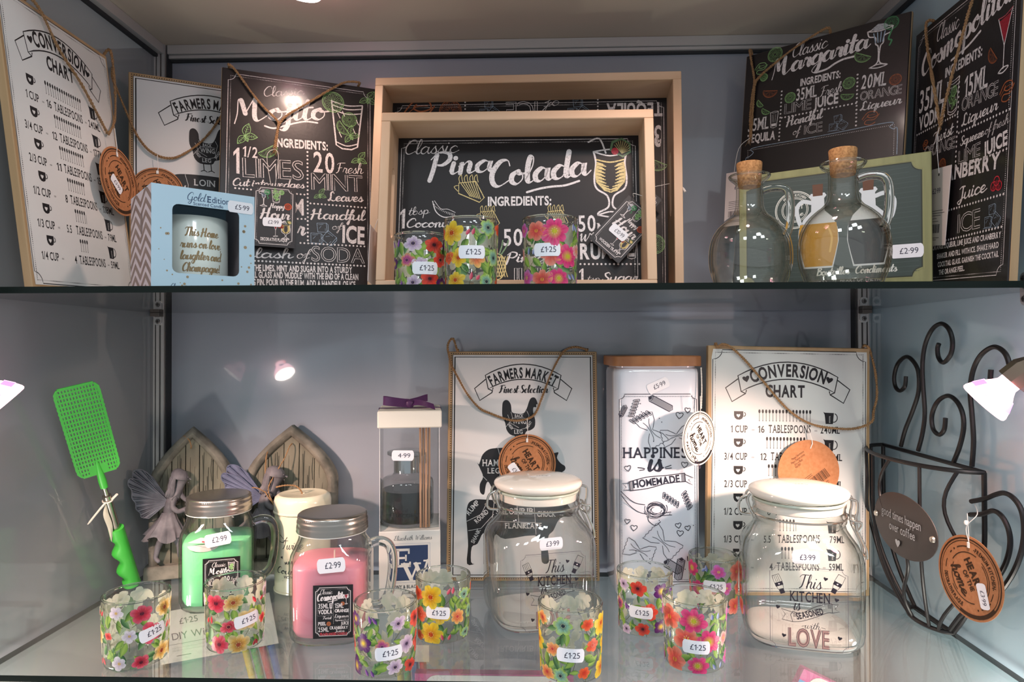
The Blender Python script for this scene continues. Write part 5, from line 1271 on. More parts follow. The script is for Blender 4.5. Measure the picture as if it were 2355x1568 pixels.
p = Pr('k'); G2 = (150, 128, 92)
for i, (t, x, wd) in enumerate((('This Home', -17, 34), ('runs on love', -21, 41), ('laughter and', -21, 42), ('Champagne', -19, 37))): p.text('W', t, x, 21.5 + i * 12.2, wd, 8.6, 0, G2)
p.line((19.5, 50), (19.0, 55.5), w=1, col=G2); p.disc(18.9, 57.6, .7, G2); p.line((21, 34.5), (20.5, 36.3), w=.8, col=G2)
p.heart(0, 66, 2.2, G2)
o = p.obj('cup_lettering', lambda a, b, k: (.0347 * math.sin(a / 34.7), -.0347 * math.cos(a / 34.7), .080 - b / 1000), ink('gold_ink', .35, .5), cup); flip_out(o, lambda q: Vector((q.x, q.y, 0)))

# ================================================================ GLASS BOTTLES AND THEIR GIFT BOX
BG = glass('bottle_glass', '#fefefc', '#cfcdc4', 1.4, .008)
BGH = glass('bottle_glass_thick', '#f9f9f6', '#a5a59e', 2.0, .01)
CORK = lambda: mat('cork', '#b98a58', .85, noise=(420, '#8d6238'), bump=(500, .25))
def bottle(label, loc, turn):
    root = thing('corked_bottle', label, 'bottle', loc, turn)
    pr = [(.0001, .0006), (.028, .0006), (.0325, .0018), (.0345, .005), (.0388, .017), (.0409, .027), (.0413, .036), (.0407, .046), (.0380, .0565), (.0328, .0660), (.0255, .0735), (.0185, .0790), (.0150, .0845), (.0136, .0920), (.0132, .108), (.0145, .1125), (.0190, .1165), (.0206, .1190), (.0200, .1205)]
    S = spline([(a, 0, z) for a, z in pr], 4)
    inn = [(max(p.x - .0022, .0001), max(p.z, .0055)) for p in S[::-1]]
    MB().lathe([(p.x, p.z) for p in S] + inn, 56, cap0=False).build('glass_body', BG, root, angle=70)
    MB().tube(spline([(.0128, 0, .104), (.022, 0, .1065), (.032, 0, .1055), (.0375, 0, .1005), (.0392, 0, .090), (.0390, 0, .076), (.0372, 0, .064), (.0345, 0, .0565)], 5), .0042, 16).build('handle', solid_glass('clear_glass'), root)
    MB().tube([(.0197 * math.cos(2 * PI * i / 40), .0197 * math.sin(2 * PI * i / 40), .1196) for i in range(40)], .0012, 8, closed=True).build('pouring_lip', solid_glass('clear_glass'), root)
    MB().lathe([(.0001, .1085), (.0108, .1085), (.0113, .1095), (.0128, .1325), (.0124, .1335), (.0001, .1335)], 32).build('cork_stopper', CORK(), root, angle=35)
bottle('corked glass bottle with handle, further from the upper shelf edge', (.2235, .6960, ZU + .0002), -.25)
bottle('corked glass bottle with handle, standing nearest the edge in front of the box', (.2987, .6520, ZU + .0002), -.30)
gx = thing('bottle_gift_box', 'dark green gift box with olive border and bottle picture, behind the glass bottles', 'box', (.2445, .800, ZU + .0002), math.atan2(-.10, .1661))
GW, GD, GH = .1939, .030, .1450
MB().bbox(0, GW, 0, GD, 0, GH, .0006).build('carton', mat('olive_card', '#8d8f62', .55, noise=(120, '#7f8157', (1, 1, .1))), gx, angle=30)
p = Pr('k')
q = 9; P = []
for cx, cy, a0 in ((q, q, PI / 2), (194 - q, q, PI), (194 - q, 128, 1.5 * PI), (q, 128, 2 * PI)):
    for i in range(6): a = a0 - PI / 2 * i / 5; P.append((cx + 9 * math.cos(a), cy + 9 * math.sin(a)))
p.poly(P, (58, 70, 66)); p.k = 1
for i in range(22): p.curve([(12 + (8 if i < 2 else 0), 14 + i * 5.2), (60, 13 + i * 5.2), (120, 15 + i * 5.2), (182 - (8 if i < 2 else 0), 13.5 + i * 5.2)], .5, (72, 84, 80))
p.k = 2; p.stroke(P, 1.1, (44, 46, 34), True); p.stroke([(97 + (x - 97) * 1.02, 68.5 + (y - 68.5) * 1.03) for x, y in P], .5, (150, 148, 98), True)
for r_ in (21, 19.6, 14, 12.6): p.ring(62, 46, r_, .9 if r_ > 20 else .6, (220, 222, 214), 40)
p.arctext('B', 'PREMIUM KITCHEN', 62, 46, 15.4, -PI / 2, 2.6, 24, (220, 222, 214)); p.text('B', 'HEART', 53, 45, 18, 4.5, 0, (220, 222, 214)); p.text('W', 'home', 53, 53, 18, 5.5, 0, (220, 222, 214))
def bot(x, oil):
    p.k = 3; W = (206, 214, 218)
    p.poly([(x - 7, 30), (x + 7, 30), (x + 9, 33), (x + 6.5, 36), (x + 7, 50), (x + 15, 58), (x + 20, 70), (x + 21, 84), (x + 18, 100), (x + 15, 114), (x - 15, 114), (x - 18, 100), (x - 21, 84), (x - 20, 70), (x - 15, 58), (x - 7, 50), (x - 6.5, 36), (x - 9, 33)], W)
    p.curve([(x + 7, 40), (x + 16, 38), (x + 24, 46), (x + 22, 62), (x + 17, 66)] if oil == 'd' else [(x - 7, 40), (x - 16, 38), (x - 22, 46), (x - 19, 62), (x - 15, 66)], 4.5, W)
    p.k = 4; p.poly([(x - 18.6, 64), (x + 18.6, 64), (x + 20, 74), (x + 20, 86), (x + 17, 100), (x + 14, 112), (x - 14, 112), (x - 17, 100), (x - 20, 86), (x - 20, 74)], (184, 138, 36) if oil == 'y' else (28, 30, 32)); p.k = 5
    p.poly([(x - 5.5, 20), (x + 5.5, 20), (x + 5, 33), (x - 5, 33)], (96, 62, 42)); p.curve([(x + 10, 68), (x + 14, 80), (x + 12, 96)], 2, (214, 176, 88) if oil == 'y' else (74, 78, 80))
bot(86, 'y'); bot(136, 'd')
p.k = 6; p.text('W', 'Bouteilles à Condiments', 84, 122, 78, 8, 0, (206, 210, 204))
o = p.obj('box_print', lambda a, b, k: (a / 1000, -.00015 - .00004 * k, GH - b / 1000), ink('box_ink', .4, .5), gx); flip_out(o, lambda q: Vector((0, -1, 0)))
p = Pr('k'); p.poly([(0, 135), (194, 135), (194, 145), (0, 145)], (48, 54, 54)); p.k = 7; p.dots(1, 135.8, 193, 135.8, 2.4, .35, (200, 200, 190))
p.text('R', 'HEART OF THE HOME', 108, 142.5, 46, 4.6, 0, (210, 212, 206)); p.heart(158.5, 140.4, 2.5, (210, 212, 206)); p.text('R', 'HAPPINESS', 163, 142.5, 30, 4.6, 0, (210, 212, 206)); p.text('R', 'HEART OF THE HOME', 10, 142.5, 46, 4.6, 0, (210, 212, 206)); p.heart(60.5, 140.4, 2.5, (210, 212, 206)); p.text('R', 'HAPPINESS', 65, 142.5, 30, 4.6, 0, (210, 212, 206))
o = p.obj('motto_strip', lambda a, b, k: (a / 1000, -.00015 - .00004 * k, GH - b / 1000), ink('box_ink', .4, .5), gx); flip_out(o, lambda q: Vector((0, -1, 0)))
flat_sticker(gx, '£2·99', .1715, .0435, -.0006, .0, .030, .0145)

# ================================================================ CANDLE JARS
JG = glass('jar_glass', '#fdfefd', '#b9c5bd', 1.3, .008)
def mug_jar(label, loc, turn, wax, tagtext, print_fn):
    root = thing('candle_jar', label, 'candle jar', loc, turn)
    a = .0420
    prof = [(.0001, .0008, 3), (.030, .0008, 3), (.0370, .002, 3.4), (.0408, .007, 3.8), (a, .014, 4.2), (a, .084, 4.2), (.0412, .091, 3.6), (.0385, .098, 3.0), (.0362, .1035, 2.4), (.0355, .107, 2), (.0355, .118, 2)]
    mb = MB().sq(prof, 64); mb.build('glass_mug', JG, root, angle=70)
    mb = MB().sq([(max(x - .0030, .0001), max(z, .007), p) for x, z, p in prof], 64); mb.v = mb.v; mb.f = [f[::-1] for f in mb.f]; mb.build('glass_lining', JG, root, angle=70)
    w = MB().sq([(.0001, .0082, 3), (.031, .0082, 3.2), (.0365, .010, 3.6), (.0384, .016, 4.2), (.0384, .078, 4.2), (.0372, .0815, 3.8), (.030, .0822, 3.2), (.0001, .0815, 3)], 64)
    w.build('candle_wax', mat('wax_' + wax[1:], wax, .35, spec=.4, sss=.25), root, angle=60)
    MB().tube([(.002, 0, .080), (.002, .001, .090)], .0008, 6).build('wick', mat('wick', '#e8e2d4', .8), root)
    MB().tube(spline([(.0400, 0, .096), (.050, 0, .0985), (.060, 0, .0945), (.0645, 0, .082), (.0640, 0, .060), (.060, 0, .040), (.052, 0, .030), (.0405, 0, .0285)], 6), .0053, 16).build('handle', solid_glass('clear_glass'), root)
    ld = MB(); ld.lathe([(.0001, .1322), (.030, .1322), (.0335, .1320), (.0352, .1316), (.0366, .1305), (.0370, .1285), (.0366, .1265), (.0373, .1252), (.0377, .1232), (.0372, .1213), (.0377, .1198), (.0380, .1172), (.0378, .1150), (.0382, .1138), (.0378, .1130), (.0362, .1130)], 72)
    lo = ld.build('screw_lid', mat('lid_steel', '#a5a19a', .27, metal=.95, bump=(40, .03)), root, angle=50)
    kn = MB()
    for i in range(96):
        t = 2 * PI * i / 96; c, s = math.cos(t), math.sin(t); r0, r1, wd = .0366, .0371, .0007
        kn.add([(r0 * c - wd * s, r0 * s + wd * c, .1275), (r0 * c + wd * s, r0 * s - wd * c, .1275), (r1 * c, r1 * s, .1284), (r0 * c + wd * s, r0 * s - wd * c, .1294), (r0 * c - wd * s, r0 * s + wd * c, .1294)], [(0, 1, 2), (1, 3, 2), (3, 4, 2), (4, 0, 2)])
    kn.build('knurled_band', mat('lid_steel', '#b9b6b0', .3, metal=.95), lo)
    ln = MB().lathe([(.0376, .1129), (.0372, .1118), (.0366, .1118)], 64); ln.build('lid_liner', mat('liner_white', '#e8eae4', .4), lo)
    p = Pr('w'); p.poly([(0, 0), (46, 0), (46, 62), (0, 62)], (22, 20, 22)); p.k = 1; notch_frame(p, 3, 3, 43, 59, 4, .6, 'w', 1.7, .22, 1.2); print_fn(p)
    lb = p.obj('jar_label', lambda x, y, k: ((x - 14) / 1000 * .88, -a - .0004 - .00004 * k, .0665 - y / 1000 * .88), ink('label_ink', .3, .5), root); flip_out(lb, lambda q: Vector((0, -1, 0)))
    return root
def lab_mojito(p):
    p.text('s', 'Classic', 11, 12, 17, 6); p.text('S', 'Mojito', 7, 21, 26, 8); p.curve([(15, 24), (20, 23), (28, 22)], .8); icon(p, 'tumbler', 35, 13, 6.5)
    p.text('B', '1', 6, 35, 2.4, 8); p.text('R', '1/2', 9, 31, 5, 4); p.text('O', 'LIMES', 9, 36, 14, 5); p.text('R', '20', 26, 31, 7, 6); p.text('s', 'Fresh', 34, 31, 8, 4); p.text('O', 'MINT', 26, 37, 14, 5); p.dots(24.5, 26, 24.5, 42, 1.2, .25)
    p.text('W', 'Cut into wedges', 6, 41, 17, 3); p.text('W', 'Handful', 26, 43, 14, 3.5); p.text('B', 'ICE', 30, 49, 9, 4.5); p.text('W', 'Splash of', 6, 49, 17, 4); p.text('B', 'FRAGRANCED CANDLE', 7, 56, 32, 3, 0, 'g')
def lab_cosmo(p):
    p.text('s', 'Classic', 8, 10.5, 14, 5.5); p.text('S', 'Cosmopolitan', 5, 18.5, 36, 8, .09); p.curve([(17, 19.5), (23, 18.8), (28, 17.5)], .7); icon(p, 'martini', 38, 17, 6); icon(p, 'orange', 34, 22, 2, 'o')
    p.text('R', '35ML', 6, 27, 12, 5.5); p.text('B', 'VODKA', 6, 33.5, 16, 5); icon(p, 'shot', 20.5, 24.5, 3); p.text('R', '15ML', 25, 27, 10, 5.5); p.text('O', 'ORANGE', 25, 32, 16, 3.6); p.text('W', 'Liqueur', 24.5, 38, 16, 3.6); p.dots(23.3, 21, 23.3, 45, 1.2, .25); p.dots(6, 35.5, 22, 35.5, 1.2, .22)
    p.text('W', 'Twist', 11, 39.5, 10, 3.2); p.text('B', 'PEEL', 6, 46.5, 9, 3.8); icon(p, 'orange', 18, 45, 2.2, 'o'); p.text('W', 'Squeeze', 25, 42, 9, 2); p.text('s', 'of fresh', 34, 42, 7, 2); p.text('B', 'JUICE', 32, 46.5, 9, 3.4); p.dots(5.5, 48, 41, 48, 1.2, .22); p.dots(24.5, 39.3, 41, 39.3, 1.2, .2)
    p.text('R', '25ML', 6, 54, 12, 5); p.text('B', 'CRANBERRY', 19, 51.5, 21, 3); p.text('W', 'Juice', 25, 55, 11, 3); p.text('B', 'FRAGRANCED CANDLE', 8, 58.3, 31, 2.8, 0, (196, 60, 72))
g = mug_jar('green mojito candle in a handled glass jar with steel lid', (-.3854, .8067, ZL + .0002), .32, '#86e8a6', '', lab_mojito)
flat_sticker(g, '£2·99', .0040, .0880, -.0428, .14, .0285, .0150)
p = Pr('k'); p.poly([(-17 + 17 * math.cos(t / 12 * PI) , 8 * math.sin(t / 12 * PI)) for t in range(13)][::-1] + [(-34, -4), (-20, -9), (-4, -6), (0, -1)], (226, 220, 214)); p.k = 1; p.line((-18, -4), (-8, -2), (-5, 0), w=1.6, col=(190, 60, 70)); p.line((-28, -1), (-14, 3), w=.5, col=(160, 160, 168))
o = p.obj('care_label', lambda x, y, k: (x / 1000 + .005, -.0388 - .00004 * k, .0815 - y / 1000), ink('label_ink', .3, .5), g); flip_out(o, lambda q: Vector((0, -1, 0)))
g = mug_jar('pink cosmopolitan candle in a handled glass jar with steel lid', (-.2201, .7239, ZL + .0002), .12, '#f095a8', '', lab_cosmo)
flat_sticker(g, '£2·99', .0060, .0865, -.0424, .07, .0285, .0150)

# ---- cream twine tin
tin = thing('twine_tin', 'cream twine dispenser tin with a string from its lid, behind the candle jars', 'tin', (-.302, .864, ZL + .0002))
CREAM = mat('cream_enamel', '#e6e0c6', .22, coat=.4)
MB().lathe([(.0001, 0), (.0345, 0), (.0362, .001), (.0362, .0025), (.0350, .0035), (.0350, .0985), (.0001, .0985)], 56).build('tin_body', CREAM, tin)
MB().lathe([(.0350, .0990), (.0368, .0995), (.0368, .1012), (.0360, .102), (.0360, .113), (.0345, .1185), (.0310, .1212), (.0290, .1215), (.0270, .1207), (.0030, .1207), (.0028, .1190)], 56).build('lid', CREAM, tin)
p = Pr((60, 62, 64)); p.curve([(-14, -16), (-20, -20), (-21, -13), (-14, -11), (-8, -18)], .8); p.text('s', 'Twine', -16, -3, 28, 11); p.line((-17, 8), (13, 8), w=.5); p.poly([(-19, 8), (-15, 6.2), (-15, 9.8)]); p.arctext('B', 'MARCHE', 0, 48, 33, -PI / 2, 3.6, 22); p.text('S', 'Country', -25, 28, 44, 8); p.text('B', 'VICTORIA', -13, 33.5, 22, 3); p.line((-15, 37), (12, 37), w=.5); p.disc(0, 39, .8)
o = p.obj('tin_print', lambda x, y, k: (.0352 * math.sin(x / 35), -.0352 * math.cos(x / 35), .055 - y / 1000), ink('tin_ink', .4), tin); flip_out(o, lambda q: Vector((q.x, q.y, 0)))
mb = MB(); twine_mesh(mb, [(.0, -.002, .115), (-.001, -.002, .123), (-.008, -.004, .131), (-.020, -.010, .133), (-.030, -.014, .1315)], .0007); mb.build('string_end', mat('jute', '#a5825c', .9, noise=(900, '#7d5f3f')), tin)

# ================================================================ FAIRY DOORS
STONE = mat('weathered_stone', '#8a867b', .85, noise=(45, '#5f5d55'), bump=(140, .5))
STONE2 = mat('weathered_plank', '#7e7b6c', .88, noise=(38, '#5d5c51', (1, 1, .25)), bump=(90, .5))
FAIRY = mat('grey_fairy', '#77747a', .7, noise=(60, '#56545a'), bump=(160, .25)); WINGM = mat('fairy_wing_grey', '#6f717c', .7, noise=(50, '#53555f'))
def arch(w, h, hs, n=9):
    """pointed arch outline, from lower right round to lower left"""
    R_ = [(w, 0), (w, hs)]
    for i in range(1, n + 1): t = i / n; R_.append((w * (1 - t ** 1.55), hs + (h - hs) * t))
    return R_ + [(-x, z) for x, z in R_[-2::-1]]
def fairy_door(label, loc, turn, tilt, W=.060, H=.203, twine_=None, wingm=WINGM):
    M = Matrix.Translation(loc) @ Matrix.Rotation(turn, 4, 'Z') @ Matrix.Rotation(-tilt, 4, 'X')
    root = thing('fairy_door', label, 'ornament', M=M)
    s = W / .060
    mb = MB(); out = arch(W, H, H * .64); inn = arch(W - .0125, H - .016, H * .615)
    n = len(out); rings = []
    # rounded surround lofted along the arch
    secs = []
    for (ox, oz), (ix, iz) in zip(out, inn):
        o_, i_ = Vector((ox, 0, oz)), Vector((ix, 0, iz)); row = []
        for t, y in ((0, .014), (0, .003), (.18, -.001), (.5, -.003), (.82, -.001), (1, .003), (1, .014)): q = o_.lerp(i_, t); row.append((q.x, y, q.z))
        secs.append(row)
    mb.loft(secs, True, True, closed=False); mb.build('surround', STONE, root, angle=50)
    xs = [-W + .010 + (2 * W - .020) * i / 5 for i in range(6)]; gate = MB()
    for i in range(5):
        a, b = xs[i] + .0006, xs[i + 1] - .0006
        def top(x): t = min(1, abs(x) / (W - .009)); return H * .615 + (H * .385 - .014) * (1 - t) ** .645
        gate.prism([(a, .012), (b, .012), (b, top(b)), ((a + b) / 2, top((a + b) / 2)), (a, top(a))], .004 + .0006 * (i % 2), .013)
    g_ = gate.build('plank_door', STONE2, root, smooth=False)
    gr = MB(); rnd = random.Random(4)
    for i in range(5):
        for j in range(8):
            x = xs[i] + (.12 + .11 * j) * (xs[1] - xs[0]); z0 = rnd.uniform(.02, .13); z1 = z0 + rnd.uniform(.02, .07); lim = H * .615 + (H * .385 - .024) * max(0, 1 - abs(x) / (W - .008)) ** .645
            if z0 > lim - .01: continue
            gr.tube(spline([(x, .0041, z0), (x + rnd.uniform(-.001, .001), .0039, (z0 + min(z1, lim)) / 2), (x, .0041, min(z1, lim))], 3), .0003, 4)
    gr.build('wood_grain', mat('grain_dark', '#46453d', .9), g_)
    MB().bbox(-W - .004, W + .004, -.008, .014, 0, .0185, .0015).build('sill', STONE, root, angle=30)
    # fairy leaning on the door: one continuous body grown over a skeleton
    me = bpy.data.meshes.new('fairy_figure')
    def P(x, y, z): return (x * s, y, z)
    V = [P(-.030, -.008, .078), P(-.031, -.009, .092), P(-.027, -.010, .106), P(-.021, -.010, .1165), P(-.0155, -.011, .1245), P(-.012, -.012, .1335), P(-.0105, -.012, .1395),   # pelvis..head top
         P(-.036, -.010, .062), P(-.044, -.008, .046), P(-.048, -.009, .030), P(-.041, -.014, .0255),           # rear leg, foot
         P(-.021, -.012, .060), P(-.014, -.012, .045), P(-.0145, -.010, .030), P(-.007, -.014, .0265),          # front leg, foot
         P(-.022, -.014, .111), P(-.0245, -.017, .097), P(-.016, -.018, .0905), P(-.002, -.014, .0945), P(.0055, -.010, .0985),   # near arm to the door
         P(-.015, -.008, .112), P(-.006, -.007, .102), P(.003, -.006, .106)]
    E = [(0, 1), (1, 2), (2, 3), (3, 4), (4, 5), (5, 6), (0, 7), (7, 8), (8, 9), (9, 10), (0, 11), (11, 12), (12, 13), (13, 14), (3, 15), (15, 16), (16, 17), (17, 18), (18, 19), (3, 20), (20, 21), (21, 22)]
    Rr = [.0095, .0078, .0090, .0055, .0056, .0105, .0078, .0068, .0052, .0036, .0030, .0068, .0052, .0036, .0030, .0046, .0044, .0040, .0034, .0030, .0040, .0034, .0028]
    me.from_pydata(V, E, []); o = bpy.data.objects.new('fairy_figure', me); C.objects.link(o); o.parent = root
    sk = o.modifiers.new('skin', 'SKIN'); o.modifiers.new('sub', 'SUBSURF').levels = 2; o.modifiers['sub'].render_levels = 2
    for v, r_ in zip(me.skin_vertices[0].data, Rr): v.radius = (r_ * s, r_ * s)
    me.skin_vertices[0].data[0].use_root = True
    dg = bpy.context.evaluated_depsgraph_get(); e = o.evaluated_get(dg); m2 = bpy.data.meshes.new_from_object(e); m2.name = 'fairy_figure'
    o.modifiers.clear(); o.data = m2; m2.materials.clear(); m2.materials.append(FAIRY); m2.polygons.foreach_set('use_smooth', [True] * len(m2.polygons))
    # dress: fluted skirt
    rings = []; n = 48
    for t, cx, cz, rx, ry in ((0, -.0305, .090, .0092, .0085), (.3, -.031, .081, .0135, .012), (.6, -.032, .070, .0205, .0145), (.85, -.033, .061, .0265, .0165), (1, -.034, .0550, .0300, .0175)):
        ring = []
        for i in range(n):
            a = 2 * PI * i / n; fl = 1 + .13 * t * math.cos(a * 11); ring.append(((cx + rx * fl * math.cos(a)) * s, -.009 + ry * fl * math.sin(a) * .8, cz - .004 * t * math.cos(a * 5 + 1) - .10 * t * rx * math.cos(a)))
        rings.append(ring)
    MB().loft(rings, False, False).build('dress', FAIRY, o)
    hb = MB()
    cap = [[((-.0150 + .0122 * r_ * math.cos(2 * PI * j / 20)) * s, -.0125 + .0118 * r_ * math.sin(2 * PI * j / 20), .1372 + .0098 * zz + .002 * r_ * math.cos(2 * PI * j / 20) * -1.2) for j in range(20)] for r_, zz in ((1.0, -.35), (1.02, 0), (.9, .45), (.66, .76), (.35, .95), (.02, 1.0))]
    hb.loft(cap, False, True)
    for i in range(8):
        d = i / 7; a0 = .45 - 1.5 * d; wv = .0018 * math.sin(i * 2.3)
        hb.tube(spline([P(-.012 - .006 * d, -.0215 + .012 * abs(d - .45), .1405 - .002 * d), P(-.0195 - .006 * d, -.0215 + .006 * d, .1365), P(-.0225 - .005 * d + wv, -.0200 + .004 * d, .1265), P(-.0235 - .0065 * d - wv, -.0185, .1170), P(-.0265 - .0075 * d, -.0165, .1085 + .003 * d)], 4), [.0022 * s] * 8 + [.0026 * s] * 6 + [.0020 * s, .0014 * s, .0008 * s], 6)
    hb.build('hair', FAIRY, o)
    fc = MB(); fc.tube([P(-.0018, -.0125, .1335), P(.0004, -.0125, .1316)], [.0016 * s, .0010 * s], 6); fc.tube([P(-.0034, -.0185, .1356), P(-.0026, -.0180, .1356)], .0008 * s, 5); fc.tube([P(-.0032, -.0165, .1282), P(-.0022, -.016, .1282)], .0007 * s, 5); fc.build('face_relief', FAIRY, o)
    for wing in (0, 1):
        wg = MB(); base = Vector(P(-.030, -.006 - .004 * wing, .104))
        tips = [(-.052, .136), (-.066, .147), (-.078, .147), (-.0795, .138)] if wing == 0 else [(-.058, .131), (-.081, .1375), (-.0845, .130), (-.0795, .122), (-.0790, .112), (-.0740, .105), (-.0735, .097), (-.0680, .092), (-.0660, .086), (-.056, .084)]
        pts = spline([P(a, 0, b) for a, b in tips], 3); rows = []
        for i, q in enumerate(pts):
            row = []
            for j in range(5):
                t = j / 4; rp = .0022 * math.cos(i * 2.1) * t; v = base.lerp(q, t); row.append((v.x, -.006 - .004 * wing - .0025 * math.sin(t * PI) + rp - .002 * t, v.z))
            rows.append(row)
        wg.loft(rows, False, False, closed=False); k = len(wg.v); wg.v += [(x, y + .0016, z) for x, y, z in wg.v[:k]]; wg.f += [tuple(i + k for i in f[::-1]) for f in wg.f[:]]; wg.m = [0] * len(wg.f)
        for i in range(0, len(pts), 3): q = pts[i]; wg.tube([(base.x, base.y - .001, base.z), ((base.x + q.x) / 2, base.y - .0035, (base.z + q.z) / 2), (q.x, -.0095 - .004 * wing, q.z)], [.0009, .0008, .0005], 5)
        wg.tube([(q.x, -.0090 - .004 * wing, q.z) for q in pts], .0008, 5); wg.build('wing', wingm, o, angle=80)
    if twine_:
        mb = MB()
        for q in twine_: twine_mesh(mb, q, .0006, .004, 8)
        mb.build('twine_loop', mat('jute', '#a5825c', .9, noise=(900, '#7d5f3f')), root)
    return root
fd = fairy_door('stone fairy door with a grey fairy, hindmost in the left back corner', (-.465, .893, ZL + .002), .35, .04, .0530, .201,
   [[(-.002, .002, .172), (-.001, -.004, .176), (-.004, -.002, .184), (-.010, 0, .189), (-.014, .012, .187)]])
fd2 = fairy_door('stone fairy door with a bluish winged fairy, standing beside the cream twine tin', (-.338, .909, ZL + .002), .04, .06, .0635, .2015,
   [[(.001, .002, .176), (.0, -.006, .172), (-.004, -.012, .158), (-.012, -.019, .140), (-.022, -.022, .118), (-.014, -.024, .098), (-.002, -.026, .085)], [(-.028, .004, .176), (-.032, -.004, .160), (-.030, -.012, .130), (-.026, -.020, .112), (-.014, -.024, .097), (-.004, -.025, .078)], [(-.026, -.020, .112), (-.036, -.022, .118), (-.044, -.022, .119)]], mat('fairy_wing_blue', '#686f8c', .7, noise=(50, '#535a74')))
flat_sticker(fd, '£3·99', .045, .0095, -.0145, 0, .022, .012)
# ================================================================ REED DIFFUSER GIFT BOX
RM = Matrix.Translation((-.187, .800, ZL + .0002)) @ Matrix.Rotation(.17, 4, 'Z')
rd = thing('diffuser_gift_box', 'white diffuser gift box with clear sleeve and purple bow beside the pink candle jar', 'gift box', M=RM)
rw, rdp = .0735, .083
WCARD = mat('white_card', '#ece8e0', .5)
mb = MB(); mb.bbox(0, rw, 0, rdp, 0, .0885, .0006); mb.build('base_box', WCARD, rd, angle=30)
mb = MB()   # raised card collar: low at the front, higher at the back corners
mb.add([(0, 0, .0886), (0, rdp, .0886), (0, rdp, .104), (0, .004, .0915)], [(0, 1, 2, 3)]); mb.add([(rw, 0, .0886), (rw, rdp, .0886), (rw, rdp, .104), (rw, .004, .0915)], [(3, 2, 1, 0)])
mb.build('collar', WCARD, rd, smooth=False)
SL = glass('clear_acetate', '#fafbfb', '#dfe3e5', 1.3, .02)
mb = MB()
for a, b in (((.001, .001), (rw - .001, .001)), ((rw - .001, .001), (rw - .001, rdp - .001)), ((rw - .001, rdp - .001), (.001, rdp - .001)), ((.001, rdp - .001), (.001, .001))):
    mb.add([(*a, .0886), (*b, .0886), (*b, .216), (*a, .216)], [(0, 1, 2, 3)])
mb.build('clear_sleeve', SL, rd, smooth=False)
mb = MB(); mb.tube([(.001, .001, .0886), (.001, .001, .213)], .0004, 4); mb.tube([(rw - .001, .001, .0886), (rw - .001, .001, .213)], .0004, 4); mb.build('sleeve_crease', mat('acetate_edge', '#d8dcde', .2), rd)
lidb = MB().bbox(-.0018, rw + .0018, -.0018, rdp + .0018, .2132, .2338, .0012).build('box_lid', mat('cream_card', '#ece6d8', .5), rd, angle=30)
RIB = mat('purple_ribbon', '#4c2355', .45, spec=.5, bump=(700, .15))
def ribbon(mb, pts, w, k=5):
    P = spline(pts, k); rows = []
    for i, q in enumerate(P): rows.append([(q.x, q.y + w * a * .45, q.z + w * a * .9) for a in (-.5, -.17, .17, .5)])
    mb.loft(rows, False, False, closed=False)
bow = bpy.data.objects.new('ribbon_bow', None); C.objects.link(bow); bow.parent = rd
mb = MB(); yb = .040; mb.box(-.0024, rw + .0024, yb - .005, yb + .005, .2339, .2343); mb.box(-.0024, -.0020, yb - .005, yb + .005, .2128, .2343); mb.box(rw + .0020, rw + .0024, yb - .005, yb + .005, .2128, .2343); mb.build('ribbon_band', RIB, bow, smooth=False)
def yy(pts, y=yb): return [(a, y, .2343 + b) for a, b in pts]
mb = MB(); ribbon(mb, [(.036, yb - .008, .2405), (.026, yb - .012, .2415), (.014, yb - .015, .2430), (.006, yb - .014, .2440), (.0035, yb - .009, .2445), (.008, yb - .004, .2440), (.020, yb - .004, .2420), (.035, yb - .005, .2400)], .0115); mb.build('loop', RIB, bow)
mb = MB(); ribbon(mb, [(.036, yb - .004, .2405), (.046, yb + .001, .2430), (.055, yb + .006, .2455), (.0590, yb + .010, .2460), (.056, yb + .013, .2450), (.048, yb + .008, .2430), (.036, yb + .002, .2405)], .0095); mb.build('loop', RIB, bow)
mb = MB(); P = spline([(.037, yb - .006, .2393), (.046, yb - .014, .2408), (.056, yb - .022, .2392), (.067, yb - .027, .2358)], 5); rows = [[(q.x - .001, q.y + .0045, q.z + .0045), (q.x + .001, q.y - .0045, q.z - .0020)] for q in P]; mb.loft(rows, False, False, closed=False); mb.build('tail', RIB, bow)
mb = MB(); P = spline([(.037, yb + .004, .2390), (.050, yb + .012, .2376), (.070, yb + .016, .2350)], 5); rows = [[(q.x, q.y + .005, q.z), (q.x, q.y - .005, q.z + .0006)] for q in P]; mb.loft(rows, False, False, closed=False); mb.build('tail', RIB, bow)
mb = MB(); mb.sq([(.0001, -.0045, 2.6), (.004, -.0042, 2.6), (.0056, -.001, 2.6), (.0052, .003, 2.6), (.003, .0046, 2.6), (.0001, .0048, 2.6)], 20); mb.v = [(.0365 + x * .95, yb - .008 + y * .8, .2395 + z) for x, y, z in mb.v]; mb.build('knot', RIB, bow)
p = Pr('k'); BL = (50, 68, 104); WH = (236, 232, 224); BLUEL = (150, 160, 190)
p.text('s', 'Elizabeth', 17.5, 11, 23, 5.5, 0, (70, 72, 80)); p.text('s', 'Williams', 43, 11, 20, 5.5, 0, (70, 72, 80))
p.stroke([(12, 15.2), (61, 15.2), (61, 62), (12, 62)], .35, BLUEL, True)
p.poly([(14.5, 17.5), (58.5, 17.5), (58.5, 59.5), (14.5, 59.5)], BL); p.k = 1
def bar(x0, y0, x1, y1): p.poly([(x0, y0), (x1, y0), (x1, y1), (x0, y1)], WH)
bar(19, 22, 24, 42); bar(17, 21, 36, 24); bar(17, 40.5, 38, 43.5); bar(24, 31, 32, 33.5); bar(34.5, 21, 36.5, 27.5); bar(36, 37, 38, 43.5); bar(31, 28.5, 33, 36)
